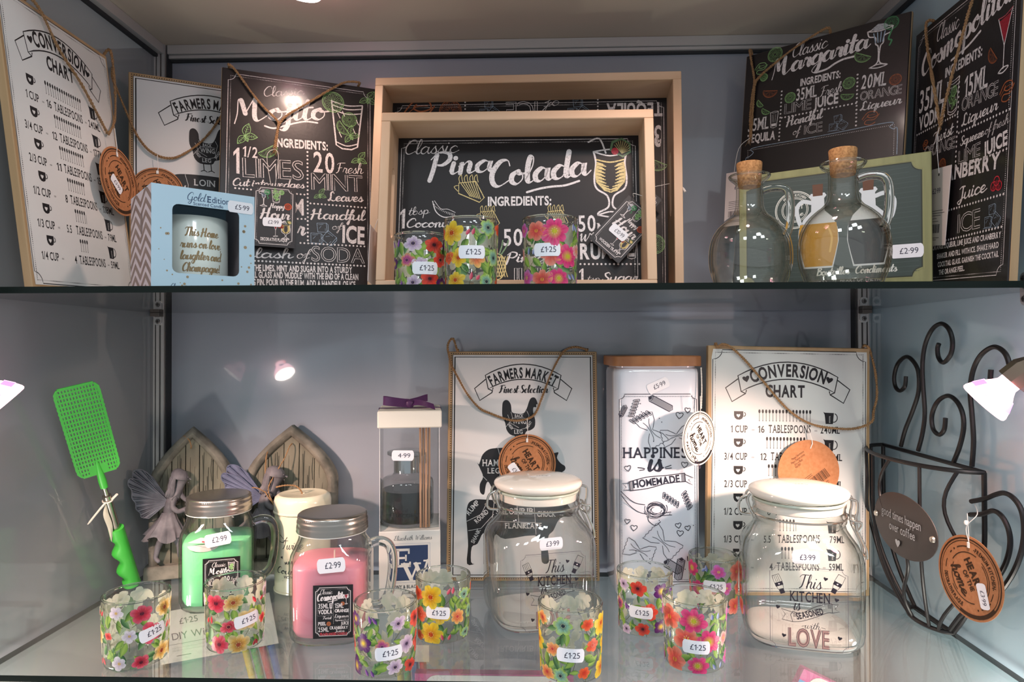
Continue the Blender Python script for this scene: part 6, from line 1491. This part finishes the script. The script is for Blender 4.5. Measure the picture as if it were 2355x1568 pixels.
p.k = 2; p.line((30, 40), (38.5, 58.5), w=4.6, col=WH); p.line((38.5, 58.5), (46, 40), w=2.2, col=WH); p.line((44, 40), (51, 58.5), w=4.6, col=WH); p.line((51, 58.5), (58, 36), w=2.4, col=WH); bar(26, 38.5, 36, 40.6); bar(41, 38.5, 50, 40.6); bar(53, 35.5, 61, 37.6)
p.k = 3; p.text('R', 'PEONY & BLACKBERRY', 13, 69, 48, 3.9, 0, (60, 62, 72)); p.text('s', 'for the Room', 27, 76, 20, 4, 0, (70, 72, 80)); p.text('L', '100ml', 33, 82, 8, 2.2, 0, (70, 72, 80))
o = p.obj('box_print', lambda a, b, k: (a / 1000, -.00015 - .00004 * k, .0885 - b / 1000), ink('box_ink', .4, .5), rd); flip_out(o, lambda q: Vector((0, -1, 0)))
flat_sticker(rd, '4·99', .0285, .1800, -.0010, -.03, .0265, .0125)
rb = thing('diffuser_bottle', 'round scent bottle with dark liquid inside the clear diffuser gift box', 'bottle', RM @ Vector((.0330, .0400, .0893)), .17)
DG = glass('diffuser_glass', '#eef1f1', '#8b958f', 1.4, .01)
MB().lathe([(.0001, .0), (.0300, .0), (.0325, .002), (.0330, .006), (.0330, .050), (.0318, .055), (.0270, .058), (.0190, .0600), (.0168, .0635), (.0168, .0840), (.0230, .0852), (.0250, .0866), (.0250, .0895), (.0230, .0905), (.0165, .0905)], 56).build('glass_body', DG, rb, angle=50)
MB().lathe([(.0001, .004), (.0300, .004), (.0312, .006), (.0312, .0425), (.0001, .0425)], 48).build('scent_liquid', glass('dark_scent', '#6f7670', '#2c322f', 1.0, .01, ('#39403c', .25)), rb, angle=40)
MB().lathe([(.0001, .0640), (.0155, .0640), (.0155, .0850), (.0001, .0850)], 32).build('steel_collar', mat('collar_steel', '#cfd2d4', .15, metal=.95), rb, angle=40)
p = Pr((24, 26, 26)); p.text('R', '& BLACKBERRY', -20, 0, 38, 4.2); p.text('s', 'Elizabeth', -20, -6, 22, 4.5)
o = p.obj('bottle_print', lambda x, y, k: (.0332 * math.sin(x / 33), -.0332 * math.cos(x / 33), .014 - y / 1000), ink('tin_ink', .4), rb)
for i in range(4):
    re = thing('diffuser_reed', 'thin tan reed in the bundle under the lid of the diffuser gift box', 'reed', RM @ Vector((.0500 + .0033 * i, .0085 + .002 * (i % 2), .0900)), 0, group='reeds in the diffuser gift box')
    MB().tube([(0, 0, .0), (.0004 * i - .0006, 0, .1220)], .0014, 8).build('stick', mat('reed_cane', '#c39a78', .7, noise=(300, '#a67c5a', (1, 1, .1))), re)

# ================================================================ CLIP-TOP JARS
KG = glass('storage_glass', '#fefefd', '#c2c4bd', 1.35, .008)
WIRE = mat('bail_wire', '#c9c5bc', .18, metal=.95)
CER = mat('white_ceramic', '#ece6da', .12, coat=.6)
def seasoned_print():
    p = Pr((36, 32, 42)); T = (84, 80, 92)
    P = []
    for cx, cy, a0 in ((0, 0, PI / 2), (560, 0, PI), (560, 630, 1.5 * PI), (0, 630, 2 * PI)):
        for i in range(6): a = a0 - PI / 2 * i / 5; P.append((cx + 40 * math.cos(a), cy + 40 * math.sin(a)))
    p.stroke(P, 3.2, T, True)
    for a in ((16, 40, 16, 590), (544, 40, 544, 590), (40, 14, 520, 14), (40, 616, 520, 616)): p.dots(*a, 9, 1.8, T)
    p.text('s', 'This', 205, 158, 165, 105); p.text('R', 'KITCHEN', 147, 262, 285, 76); p.text('s', 'is', 170, 332, 46, 52)
    rib = [(150, 378), (230, 352), (310, 338), (400, 290), (440, 280)]
    p.curve([(165, 345), (230, 352), (320, 300), (400, 268), (445, 262)], 4); p.curve([(165, 425), (230, 415), (330, 375), (410, 335), (450, 330)], 4)
    p.line((165, 345), (150, 372), (165, 425), w=4); p.line((165, 352), (82, 330), (112, 372), (86, 412), (165, 425), w=4); p.line((445, 262), (450, 330), w=4); p.line((445, 268), (492, 262), (468, 300), (500, 318), (450, 332), w=4)
    for i in range(5): p.line((168 + 5 * i, 352), (172 + 5 * i, 384), w=2.2); p.line((418 + 5 * i, 268), (420 + 5 * i, 300), w=2.2)
    p.text('B', 'SEASONED', 198, 404, 200, 46, .30); p.text('s', 'with', 250, 468, 110, 50); p.line((230, 452), (262, 446), w=3); p.line((370, 452), (400, 458), w=3)
    p.k = 1
    p.text('B', 'LOVE', 136, 608, 288, 132, 0, (166, 132, 126)); p.k = 2; p.text('O', 'LOVE', 132, 612, 296, 142, 0, (96, 78, 82))
    for x, y in ((403, 75), (480, 230), (57, 318), (100, 535), (500, 520)): p.heart(x, y, 17, ang=.25)
    def tool(x, y, a, spat):
        c, s = math.cos(a), math.sin(a); Q = lambda u, v: (x + u * c - v * s, y + u * s + v * c)
        p.line(Q(-26, -50), Q(26, -50), Q(30, 10), Q(-30, 10), Q(-26, -50), w=4)
        p.poly([Q(-30, 8), Q(30, 8), Q(30, 38), Q(-30, 38)]); p.line(Q(-24, 40), Q(-20, 64), Q(20, 64), Q(24, 40), w=4); p.poly([Q(-18, 66), Q(18, 66), Q(18, 100), Q(-18, 100)])
        for i in range(3 if spat else 0): p.line(Q(-13 + 13 * i, -44), Q(-13 + 13 * i, 4), w=3)
        p.k = 3; p.heart(*Q(0, 23), 7, (220, 214, 214)); p.k = 0
    tool(58, 118, -.38, True); tool(497, 88, .45, False)
    return p
def kilner(label, loc, turn):
    root = thing('clip_top_jar', label, 'jar', loc, turn)
    a = .0600
    prof = [(.0001, .0008, 4), (.045, .0008, 3.6), (.0535, .0025, 3.8), (.0585, .009, 4), (a, .019, 4), (a, .085, 4), (.0592, .094, 3.6), (.0562, .1025, 3.1), (.0510, .1100, 2.5), (.0475, .1160, 2.1), (.0465, .1205, 2), (.0470, .1225, 2), (.0480, .1240, 2), (.0480, .1265, 2), (.0470, .1280, 2), (.0468, .1385, 2), (.0476, .1405, 2), (.0476, .1432, 2)]
    MB().sq(prof, 72).build('glass_body', KG, root, angle=70)
    mb = MB().sq([(max(x - .0035, .0001), max(z, .0075), p) for x, z, p in prof], 72); mb.f = [f[::-1] for f in mb.f]; mb.build('glass_lining', KG, root, angle=70)
    MB().sq([(.0001, .0020, 4), (.046, .0020, 4), (.0525, .0040, 4), (.0525, .0058, 4), (.046, .0068, 4), (.0001, .0068, 4)], 64).build('base_caustic_disc', glass('caustic_haze_glass', '#ffffff', '#e6e8e4', 1.0, .05, ('#ffffff', .5)), root)  # added milky disc; its white haze stands for light focused in the base
    MB().lathe([(.0430, .1340), (.0448, .1350), (.0448, .1420), (.0440, .1440), (.0430, .1450)], 64).build('lid_plug', CER, root)
    MB().lathe([(.0440, .1435), (.0470, .1435), (.0476, .1448), (.0470, .1462), (.0440, .1462)], 64).build('gasket', mat('gasket_clear', '#b9c4b4', .25), root)
    MB().lathe([(.0400, .1458), (.0450, .1466), (.0488, .1485), (.0508, .1510), (.0514, .1532), (.0508, .1554), (.0490, .1570), (.0440, .1588), (.036, .1606), (.024, .1620), (.012, .1626), (.0001, .1627)], 72).build('lid', CER, root)
    w = .0014
    mb = MB(); z = .1330
    mb.tube([(.0478 * math.cos(t), .0478 * math.sin(t), z - .004) for t in [2 * PI * i / 48 for i in range(48)]], w * .8, 6, closed=True)
    mb.tube(spline([(-.0478, -.012, z - .004), (-.0505, -.012, .1335), (-.053, -.011, .1445), (-.050, -.011, .1500)], 5), w, 6); mb.tube(spline([(-.0478, .012, z - .004), (-.0505, .012, .1335), (-.053, .011, .1445), (-.050, .011, .1500)], 5), w, 6)
    mb.tube(spline([(-.050, -.012, .1275), (-.060, -.011, .1285), (-.0625, -.010, .1345), (-.0600, -.010, .1440), (-.0520, -.009, .1478)], 5), w, 6); mb.tube([(-.060, -.011, .1285), (-.060, .011, .1285)], w, 6); mb.build('hinge_wire', WIRE, root)
    mb = MB()
    for s in (-1, 1):
        mb.tube(spline([(.0500, s * .011, .1490), (.0555, s * .0115, .1470), (.0560, s * .0118, .1380), (.0545, s * .0120, .1300), (.0550, s * .0120, .1210), (.0560, s * .0115, .1165)], 5), w, 6)
        mb.tube(spline([(.0478, s * .014, z - .004), (.0530, s * .0140, .1265), (.0590, s * .0130, .1255), (.0600, s * .0120, .1215), (.0570, s * .0115, .1160)], 5), w, 6)
        mb.tube(spline([(.0560, s * .0118, .1165), (.0605, s * .0110, .1070), (.0650, s * .0100, .0960), (.0660, s * .0090, .0880)], 5), w, 6)
    mb.tube([(.0660, -.0090, .0880), (.0664, -.006, .0862), (.0664, .006, .0862), (.0660, .0090, .0880)], w, 6); mb.tube([(.0570, -.0125, .1162), (.0570, .0125, .1162)], w, 6); mb.tube([(.0500, -.011, .1490), (.0500, .011, .1490)], w, 6); mb.build('clip_wire', WIRE, root)
    p = seasoned_print(); S = .0725 / 560
    o = p.obj('jar_print', lambda x, y, k: (x * S - .0363, -a - .0003 - .00004 * k, .0885 - y * S), ink('label_ink', .3, .5), root); flip_out(o, lambda q: Vector((0, -1, 0)))
    flat_sticker(root, '£3·99', -.0020, .0985, -.0590, .03, .026, .0130)
    q = sticker_print('£1·50', 24, 11); o = q.obj('price_sticker', lambda x, y, k: (x / 1000, -.010 - y / 1000, .16265 + .00005 * k - .20 * ((x / 1000) ** 2 + (.010 + y / 1000) ** 2) * 4), ink('sticker_paper', .5), root); flip_out(o, lambda v: Vector((0, 0, 1)))
    return root
kilner('clip-top glass jar with cream lid, standing before the farmers market plaque', (.0044, .7805, ZL + .0002), .27)
kilner('brightly lit clip-top glass jar with cream lid, standing before the conversion chart plaque', (.2875, .7390, ZL + .0002), -.22)

# ================================================================ PASTA CANISTER
cn = thing('pasta_canister', 'tall white pasta canister with wooden lid, between the two lower plaques', 'canister', (.1520, .8790, ZL + .0002), .03)
a = .0530
MB().sq([(.0001, 0, 7), (.046, 0, 7), (.0510, .0015, 7), (a, .006, 7), (a, .2780, 7), (.0520, .2830, 7), (.0495, .2850, 7), (.0495, .2880, 7)], 96).build('canister_body', mat('canister_glaze', '#dfe4ee', .12, coat=.8), cn, angle=50)
mb = MB().sq([(.0001, .2868, 7), (.0555, .2868, 7), (.0562, .2876, 7), (.0562, .2985, 7), (.0553, .2995, 7), (.0001, .2995, 7)], 96); mb.build('wooden_lid', mat('acacia_lid', '#b27c50', .45, noise=(36, '#8d5a36', (1, .15, .6))), cn, angle=40)
p = Pr((42, 44, 58)); T = 3.0; GY = (110, 112, 126)
P = []
for cx, cy, a0 in ((97, 330, PI / 2), (540, 330, PI), (540, 1440, 1.5 * PI), (97, 1440, 2 * PI)):
    for i in range(6): t = a0 - PI / 2 * i / 5; P.append((cx + 30 * math.cos(t), cy + 30 * math.sin(t)))
p.stroke(P, 4, None, True)
for q in ((130, 344, 510, 344), (108, 370, 108, 1400), (529, 370, 529, 1400), (130, 1428, 510, 1428)): p.dots(*q, 9, 2.4)
p.text('R', 'HAPPINESS', 118, 708, 408, 62); p.text('W', 'is', 258, 784, 80, 62); p.curve([(118 + 85, 765), (225, 768), (240, 772)], 6); p.line((212, 782), (238, 778), w=5); p.line((358, 764), (392, 752), w=5); p.line((360, 772), (394, 768), w=5)
p.curve([(150, 850), (250, 822), (360, 812), (470, 798)], 5); p.curve([(158, 902), (260, 888), (370, 858), (474, 848)], 5); p.line((150, 850), (158, 902), w=5); p.line((470, 798), (474, 848), w=5)
p.line((150, 858), (112, 858), (134, 880), (118, 898), (158, 898), w=4); p.line((472, 806), (520, 826), (492, 836), (515, 868), (474, 846), w=4); p.text('B', 'HOMEMADE', 176, 885, 270, 42, .13)
for i in range(5): p.line((152 + 4 * i, 850), (160 + 4 * i, 900), w=1.6); p.line((450 + 4 * i, 802), (454 + 4 * i, 850), w=1.6)
for x, y, r_ in ((442, 455, 22), (490, 425, 18), (144, 768, 20), (470, 748, 20), (140, 1082, 17), (178, 1120, 20), (432, 1107, 18), (486, 1122, 17), (442, 1152, 20)): p.heart(x, y, r_, outline=4, ang=.12 if int(x) % 3 else -.2)
def fusilli(x, y, L_, an):
    c, s = math.cos(an), math.sin(an); Q = lambda u, v: (x + u * c - v * s, y + u * s + v * c)
    for i in range(6):
        u = -L_ / 2 + L_ * i / 5; p.curve([Q(u - 8, -14), Q(u + 2, -18), Q(u + 12, 0), Q(u + 14, 16), Q(u + 4, 12), Q(u - 8, -14)], 3); p.line(Q(u, -12), Q(u + 8, 8), w=2.2); p.line(Q(u + 4, -10), Q(u + 11, 8), w=2)
fusilli(182, 408, 95, 1.9); fusilli(215, 470, 105, -.5); fusilli(385, 955, 95, .6); fusilli(480, 955, 90, 1.2)
def bowtie(x, y, r_, an):
    c, s = math.cos(an), math.sin(an); Q = lambda u, v: (x + (u * c - v * s) * r_, y + (u * s + v * c) * r_)
    for g in (1, -1):
        z_ = [Q(g * (.98 + .06 * (i % 2)), -.62 + 1.24 * i / 9) for i in range(10)]
        p.stroke([Q(g * .12, -.2), Q(g * .5, -.5)] + z_ + [Q(g * .5, .5), Q(g * .12, .2)], 3); p.curve([Q(0, 0), Q(g * .4, -.08), Q(g * .7, -.25)], 2.5); p.curve([Q(0, .06), Q(g * .4, .1), Q(g * .65, .2)], 2.5)
    p.curve([Q(-.12, -.2), Q(0, -.1), Q(.12, -.2)], 2.5)
bowtie(280, 545, 95, 1.05); bowtie(425, 575, 85, -.25); bowtie(345, 1205, 100, .75); bowtie(208, 1255, 85, .35)
def penne(x, y, L_, an, w_=26):
    c, s = math.cos(an), math.sin(an); Q = lambda u, v: (x + u * c - v * s, y + u * s + v * c)
    p.stroke([Q(-L_ / 2, -w_), Q(L_ / 2, -w_), Q(L_ / 2 + 12, 0), Q(L_ / 2, w_), Q(-L_ / 2, w_), Q(-L_ / 2 - 14, 0)], 3.4, None, True); p.curve([Q(-L_ / 2, -w_), Q(-L_ / 2 + 12, 0), Q(-L_ / 2, w_)], 3)
    for i in range(9): v = -w_ + 2 * w_ * (i + .5) / 9; p.line(Q(-L_ / 2 + 8, v), Q(L_ / 2 + 4, v), w=2)
    p.poly([Q(-L_ / 2 - 12, 0), Q(-L_ / 2 - 1, -w_ * .7), Q(-L_ / 2 + 7, 0), Q(-L_ / 2 - 1, w_ * .7)])
penne(335, 385, 130, .5, 20); penne(118, 430, 55, -1.1, 14); penne(400, 1350, 90, .55); penne(438, 1365, 110, 1.75, 22); penne(510, 1310, 40, .6, 18); penne(290, 1395, 90, -.25, 20)
p.curve([(104, 905), (150, 950), (190, 975), (240, 985)], 4); p.curve([(104, 925), (150, 985), (200, 1025), (250, 1040)], 4); p.line((330, 1050), (395, 1045), w=4); p.line((340, 1035), (390, 1028), w=4); p.curve([(260, 1050), (262, 1080), (300, 1108), (330, 1085)], 4)
for i in range(12):
    t = i * .53; p.arc(300 + 8 * math.cos(t * 2), 1015 + 8 * math.sin(t * 3), 30 + 3.2 * i, t, t + 3.9, 3, None, 14, 22 + 2.4 * i)
rnd = random.Random(2)
for i in range(14): p.disc(rnd.uniform(125, 520), rnd.choice((rnd.uniform(380, 640), rnd.uniform(900, 1400))), 3)
o = p.obj('canister_print', lambda x, y, k: ((x - 325) * .000214, -a - .0003 - .00004 * k, .3002 - (y - 100) * .000207), ink('label_ink', .3, .5), cn); flip_out(o, lambda q: Vector((0, -1, 0)))
flat_sticker(cn, '£5·99', -.0010, .2630, -.0536, .42, .0280, .0130)
mb = MB(); twine_mesh(mb, [(.0515, -.0545, .285), (.0518, -.0560, .26), (.0500, -.0590, .2350)], .0006); mb.build('tag_cord', mat('white_cord', '#e9e4da', .8), cn)
tg = heart_tag(cn, 0, 0, .0325, 0, 'PASTA JAR', None, mat('tag_white', '#efe6dc', .6)); tg.matrix_local = Matrix.Translation((.0440, -.0720, .2010)) @ Matrix.Rotation(.68, 4, 'Z')
pq = Pr((70, 60, 80)); pq.text('L', '£5·99', -8, 16, 17, 5, -.95)
pq.obj('price_ink', lambda x, y, k: (-.003 + x / 1000, -.0004, -.008 - y / 1000), ink('tag_ink', .7, .2), tg)

# ================================================================ WIRE MUG RACK
rk = thing('wire_mug_rack', 'black wire rack shaped like a steaming coffee mug against the right wall', 'rack', (.452, .784, ZL + .0003))
WM = mat('black_wire', '#1d1b1c', .42, metal=.3)
def loc_(x, y, z): return (x - .452, y - .784, z - ZL - .0003)
def cup_pt(t, s):
    g = 1 - max(0, (s - .30) / .70) ** 2.2; A = .036 + (.0965 - .036) * g; B = .020 + (.050 - .020) * g; yc = .772 + (.7805 - .772) * g
    return loc_(.450 - B * math.sin(t), yc - A * math.cos(t), -.1260 - (.1818) * s)
R_ = .0024
mb = MB(); mb.tube([cup_pt(PI * i / 30, 0) for i in range(31)], R_, 8); mb.tube([cup_pt(0, 0), cup_pt(PI, 0)], R_, 8); mb.build('rim', WM, rk)
mb = MB(); mb.tube([cup_pt(PI * i / 20, 1) for i in range(21)], R_, 8); mb.tube([cup_pt(0, 1), cup_pt(PI, 1)], R_, 8); mb.build('base_ring', WM, rk)
for t, wv in ((.0, 0), (.42, .20), (.95, 0), (1.42, .24), (1.85, 0), (2.35, -.2), (2.75, 0), (PI, 0)):
    mb = MB(); mb.tube([cup_pt(max(0, min(PI, t + wv * math.sin(2 * PI * s / 24 * 1.25))), s / 24) for s in range(25)], R_ * (.8 if 0 < t < PI else 1), 8); mb.build('upright_wire', WM, rk)
for st in STEAM:
    mb = MB(); mb.tube(spline([loc_(.450, y, z) for y, z in st], 6), R_, 8); mb.build('steam_wire', WM, rk)
hy = [(y, max(z, -.3072)) for y, z in HOUT[:-2]] + [(.716, -.281), (.735, -.3040)]
MB().tube(spline([loc_(.446, y, z) for y, z in [(.698, -.158)] + hy], 6), R_, 8).build('handle_wire', WM, rk)
MB().tube(spline([loc_(.446, y, z) for y, z in [(.700, -.172)] + HIN + [(.700, -.250)]], 6), R_, 8).build('handle_wire', WM, rk)
ov = MB(); n = 48; vs = []
for i in range(n): t = 2 * PI * i / n; vs.append((.0600 * math.cos(t), .0340 * math.sin(t)))
def ovm(u, v, d=0): return loc_(.3985 + .9 * max(0, abs(u + .012)) ** 2 * .6 - d, .738 - u, -.1935 + v)
ov.loft([[ovm(u, v, d) for u, v in vs] for d in (0, .0008)]); sg = ov.build('oval_sign', mat('slate_metal', '#2b2726', .5), rk, angle=30)
p = Pr((196, 200, 204))
p.text('L', 'good times happen', -42, -3, 76, 9.5); p.text('L', 'over coffee', -25, 10, 49, 9.5); p.heart(-8, 21, 5)
o = p.obj('sign_print', lambda x, y, k: ovm(x / 1000, -y / 1000, .0011), ink('sign_ink', .5), sg); flip_out(o, lambda q: Vector((-1, 0, 0)))
for u in (-.055, .053): mb = MB(); mb.lathe([(.0001, .0022), (.0028, .0018), (.0036, 0)], 16); mb.v = [ovm(u + x, y, .0010 + z) for x, y, z in mb.v]; mb.build('rivet', mat('steel_rivet', '#c8c0b4', .25, metal=.9), sg)
tn = Vector((-.99, -.14, .0)); tu = Vector((.14, -.99, 0)).normalized()
TM = Matrix(((tu.x, -tn.x, 0, .426 - .452), (tu.y, -tn.y, 0, .6700 - .784), (0, 0, 1, -.2265 - ZL), (0, 0, 0, 1)))
t = heart_tag(rk, 0, 0, .0405, -.0004, 'DECORATIVE PLAQUE', '£3·99', price_at=(.42, -.30, -1.30)); t.matrix_local = TM
hang_string(rk, [TM @ Vector((0, -.001, .036)), TM @ Vector((-.001, -.002, .050)), TM @ Vector((.010, .0, .064)), loc_(.447, .694, -.1600)], .0004)
mb = MB(); c0 = TM @ Vector((-.001, -.002, .0535)); mb.sq([(.0001, -.0025, 2), (.0018, -.0018, 2), (.0024, 0, 2), (.0018, .0018, 2), (.0001, .0025, 2)], 12); mb.v = [(x + c0.x, y + c0.y, z + c0.z) for x, y, z in mb.v]; mb.build('tag_bead', mat('clear_nylon', '#e8e4e0', .3), rk)

# ================================================================ FLY SWATTER
B_, E_ = Vector((-.518, .846, ZL + .0080)), Vector((-.503, .716, -.0400))
ax = (E_ - B_).normalized(); vw = ((B_ + E_) * .5).normalized(); wx = ax.cross(vw).normalized()
if wx.x < 0: wx = -wx
yv = ax.cross(wx).normalized()
if yv.dot(vw) < 0: yv = -yv
SM = Matrix(((wx.x, yv.x, ax.x, B_.x), (wx.y, yv.y, ax.y, B_.y), (wx.z, yv.z, ax.z, B_.z), (0, 0, 0, 1)))
fs_ = thing('fly_swatter', 'bright green fly swatter with steel rod leaning in the left corner', 'fly swatter', M=SM)
GRN = mat('green_plastic', '#3fae3d', .4, sss=.1); Lh = (E_ - B_).length
mb = MB(); rings = []
for i in range(33):
    z = Lh * .315 * i / 32; t = z / (Lh * .315); bump_ = .0014 * math.cos(t * 2 * PI * 3.2 + .6) if .12 < t < .85 else 0; r0 = .0102 - .0016 * t
    rings.append([((r0 + (bump_ if math.cos(2 * PI * j / 20) < 0 else 0) * 2.2) * math.cos(2 * PI * j / 20), r0 * .9 * math.sin(2 * PI * j / 20), z) for j in range(20)])
mb.loft(rings).build('grip', GRN, fs_, angle=50)
MB().tube([(0, 0, Lh * .31), (0, 0, Lh * .47)], .0046, 14).tube([(0, 0, Lh * .469), (0, 0, Lh * .485)], .0050, 14).tube([(0, 0, Lh * .48), (0, 0, Lh * .56)], .0028, 12).build('telescopic_rod', mat('steel_rod', '#a9a49a', .22, metal=.95), fs_)
z0, z1, hw = Lh * .60, Lh * 1.0, .0208
mb = MB(); mb.loft([[(r_ * math.cos(2 * PI * j / 12), r_ * .7 * math.sin(2 * PI * j / 12), z) for j in range(12)] for r_, z in ((.0040, Lh * .525), (.0044, Lh * .56), (.0036, Lh * .60), (.0022, Lh * .64), (.0008, Lh * .665))]); mb.build('head_neck', GRN, fs_)
mb = MB(); nx, nz = 14, 21
def edge_x(z): t = (z - z0) / (z1 - z0); k = min(1, max(0, min(t, 1 - t) / .10)); return hw * (.80 + .20 * math.sqrt(1 - (1 - k) ** 2)) + .0004 * math.cos(t * 2 * PI * 19)
def curl(z): t = (z - z0) / (z1 - z0); return -.006 * max(0, t - .75) ** 2 * 16 * .35
for i in range(nz + 1):
    z = z0 + (z1 - z0) * i / nz; e = edge_x(z); th = .0016 if i in (0, nz) else .00115; mb.box(-e, e, curl(z) - .0006, curl(z) + .0006, z - th, z + th)
for j in range(nx + 1):
    x = -hw + 2 * hw * j / nx; pts = []
    for i in range(nz * 2 + 1):
        z = z0 + (z1 - z0) * i / nz / 2; e = edge_x(z)
        if j in (0, nx): x_ = e * (1 if j else -1)
        elif abs(x) > e: continue
        else: x_ = x
        pts.append((x_, curl(z), z))
    w_ = .0014 if j in (0, nx) else .00085
    mb.loft([[(q[0] - w_, q[1] - .0007, q[2]), (q[0] + w_, q[1] - .0007, q[2]), (q[0] + w_, q[1] + .0007, q[2]), (q[0] - w_, q[1] + .0007, q[2])] for q in pts])
mb.bbox(-.0100, .0100, -.0008, .0008, z0 - .001, z0 + .0115, .0003); mb.build('mesh_head', GRN, fs_, smooth=False)
tie = MB(); zt = Lh * .462
tie.tube([(.0056 * math.cos(2 * PI * i / 16), .0056 * math.sin(2 * PI * i / 16), zt) for i in range(16)], .0009, 6, closed=True)
tie.tube(spline([(.004, -.003, zt + .001), (.0105, -.006, zt + .008)], 3), .0014, 6); tie.tube(spline([(-.003, -.004, zt), (-.012, -.007, zt - .006), (-.026, -.008, zt - .019)], 4), [.0013] * 4 + [.0012] * 4 + [.0006], 6); tie.build('cable_tie', mat('tie_white', '#d6d0c4', .5), fs_)
mb = MB(); P = spline([(-.003, -.004, zt - .002), (-.006, -.006, zt - .014), (-.0055, -.006, zt - .034), (-.008, -.006, zt - .056)], 5); n_ = len(P)
mb.loft([[(q.x - .0028 * math.sin(PI * i / (n_ - 1)) - .0003, q.y, q.z), (q.x, q.y - .0010, q.z), (q.x + .0028 * math.sin(PI * i / (n_ - 1)) + .0003, q.y, q.z)] for i, q in enumerate(P)], False, False, closed=False); mb.build('plastic_tab', mat('tab_cream', '#b9b4a4', .5), fs_)

# ================================================================ CRAFT PACKS UNDER THE LOWER SHELF
FILM = glass('pack_film', '#f6f6f4', '#d9d9d6', 2.2, .04)
def straw_pack(label, M, hw_, hh, straws, title=None, bottom=.26):
    r = thing('straw_pack', label, 'craft pack', M=M)
    if hh: MB().box(-hw_, hw_, 0, .0008, -hh / 2, hh / 2).build('header_card', mat('header_card', '#d8cfc8', .6), r, smooth=False)
    mb = MB(); rows = []; rnd = random.Random(8)
    for i in range(9): rows.append([(-hw_ + 2 * hw_ * j / 10, -.006 + rnd.uniform(-.002, .002) - .004 * math.sin(PI * j / 10), -hh / 2 - bottom * i / 8) for j in range(11)])
    mb.loft(rows, False, False, closed=False).build('clear_bag', FILM, r)
    for x, c in straws: MB().tube([(x, .004, -hh / 2 - .001), (x + .012, .004, -hh / 2 - bottom + .004)], .0046, 12).build('straw', mat('straw_' + c[1:], c, .3), r)
    if title:
        p = Pr((92, 82, 84)); p.text('L', title, -hw_ * 1000 + 22, 5, hw_ * 2000 - 40, 9.5); p.line((-hw_ * 1000 + 16, 11), (hw_ * 1000 - 16, 11), w=.4); p.dots(-hw_ * 1000 + 20, 16, hw_ * 1000 - 40, 16, 2.2, .5, (170, 160, 156)); p.dots(-hw_ * 1000 + 20, 20, hw_ * 1000 - 50, 20, 2.2, .5, (170, 160, 156)); p.line((-hw_ * 1000 + 24, 27), (-hw_ * 1000 + 44, 27), w=.8)
        p.text('L', '£1·25', -hw_ * 1000 + 36, -15, 26, 8); p.k = 1; p.disc(6, -18, 14, (120, 128, 116), 20, 4)
        o = p.obj('header_print', lambda x, y, k: (x / 1000, -.0002 - .00004 * k, -y / 1000), ink('tag_ink', .7, .2), r); flip_out(o, lambda q: Vector((0, -1, 0)))
    return r
straw_pack('craft pack with pale header card and coloured straws under the shelf at the left', Matrix.Translation((-.437, .903, -.3830)) @ Matrix.Rotation(-.19, 4, 'Y'), .083, .070, ((.034, '#e2c22c'), (.046, '#2fae4e'), (.058, '#d0303c'), (.070, '#3a66b8')), 'DIY Windmill Straws', .205)
straw_pack('craft pack of coloured straws under the shelf, below the purple pansy votive', Matrix.Translation((-.180, .885, -.4050)), .040, .022, ((.000, '#d8c43a'), (.0095, '#3aa04e'), (.020, '#3a62a8'), (.031, '#b83048')), None, .21)
def craft_card(label, M, txt):
    r = thing('craft_card_pack', label, 'craft pack', M=M)
    MB().box(0, .19, 0, .012, -.235, 0).build('packet', mat('packet_pink', '#cf4f96', .4), r, smooth=False)
    MB().box(.0005, .012, -.0006, 0, -.235, -.014).build('blue_side', mat('packet_blue', '#4aa3d8', .4), r, smooth=False)
    pl = rrect(.0125, .1885, -.25, -.0012, .014, 6); MB().prism([(x, max(z, -.235)) for x, z in pl], -.0012, -.0004).build('white_panel', mat('packet_white', '#e6dede', .45), r, smooth=False)
    p = Pr((110, 92, 100)); p.text('s', txt, 128, 14, 16, 5); p.ring(150, 10, 1.8, .5, (200, 60, 100)); p.ring(151, 14, 1.8, .5, (200, 60, 100)); p.line((152, 11), (164, 6), w=.5, col=(200, 60, 100)); p.line((152, 13), (164, 17), w=.5, col=(200, 60, 100)); p.line((124, 17), (172, 17), w=.3)
    p.arc(80, 14, 18, .2, 2.9, .5, (200, 190, 190))
    o = p.obj('packet_print', lambda x, y, k: (x / 1000, -.0014, -y / 1000), ink('tag_ink', .7, .2), r); flip_out(o, lambda q: Vector((0, -1, 0)))
craft_card('pink and white craft card pack under the shelf below the middle votive', Matrix.Translation((-.1440, .800, -.3900)), 'Craft')
craft_card('pink and white craft card pack leaning askew under the shelf at the right', Matrix.Translation((.3366, .850, -.4020)) @ Matrix.Rotation(.45, 4, 'Y'), 'Craft')
bpy.data.objects.remove(_fo)
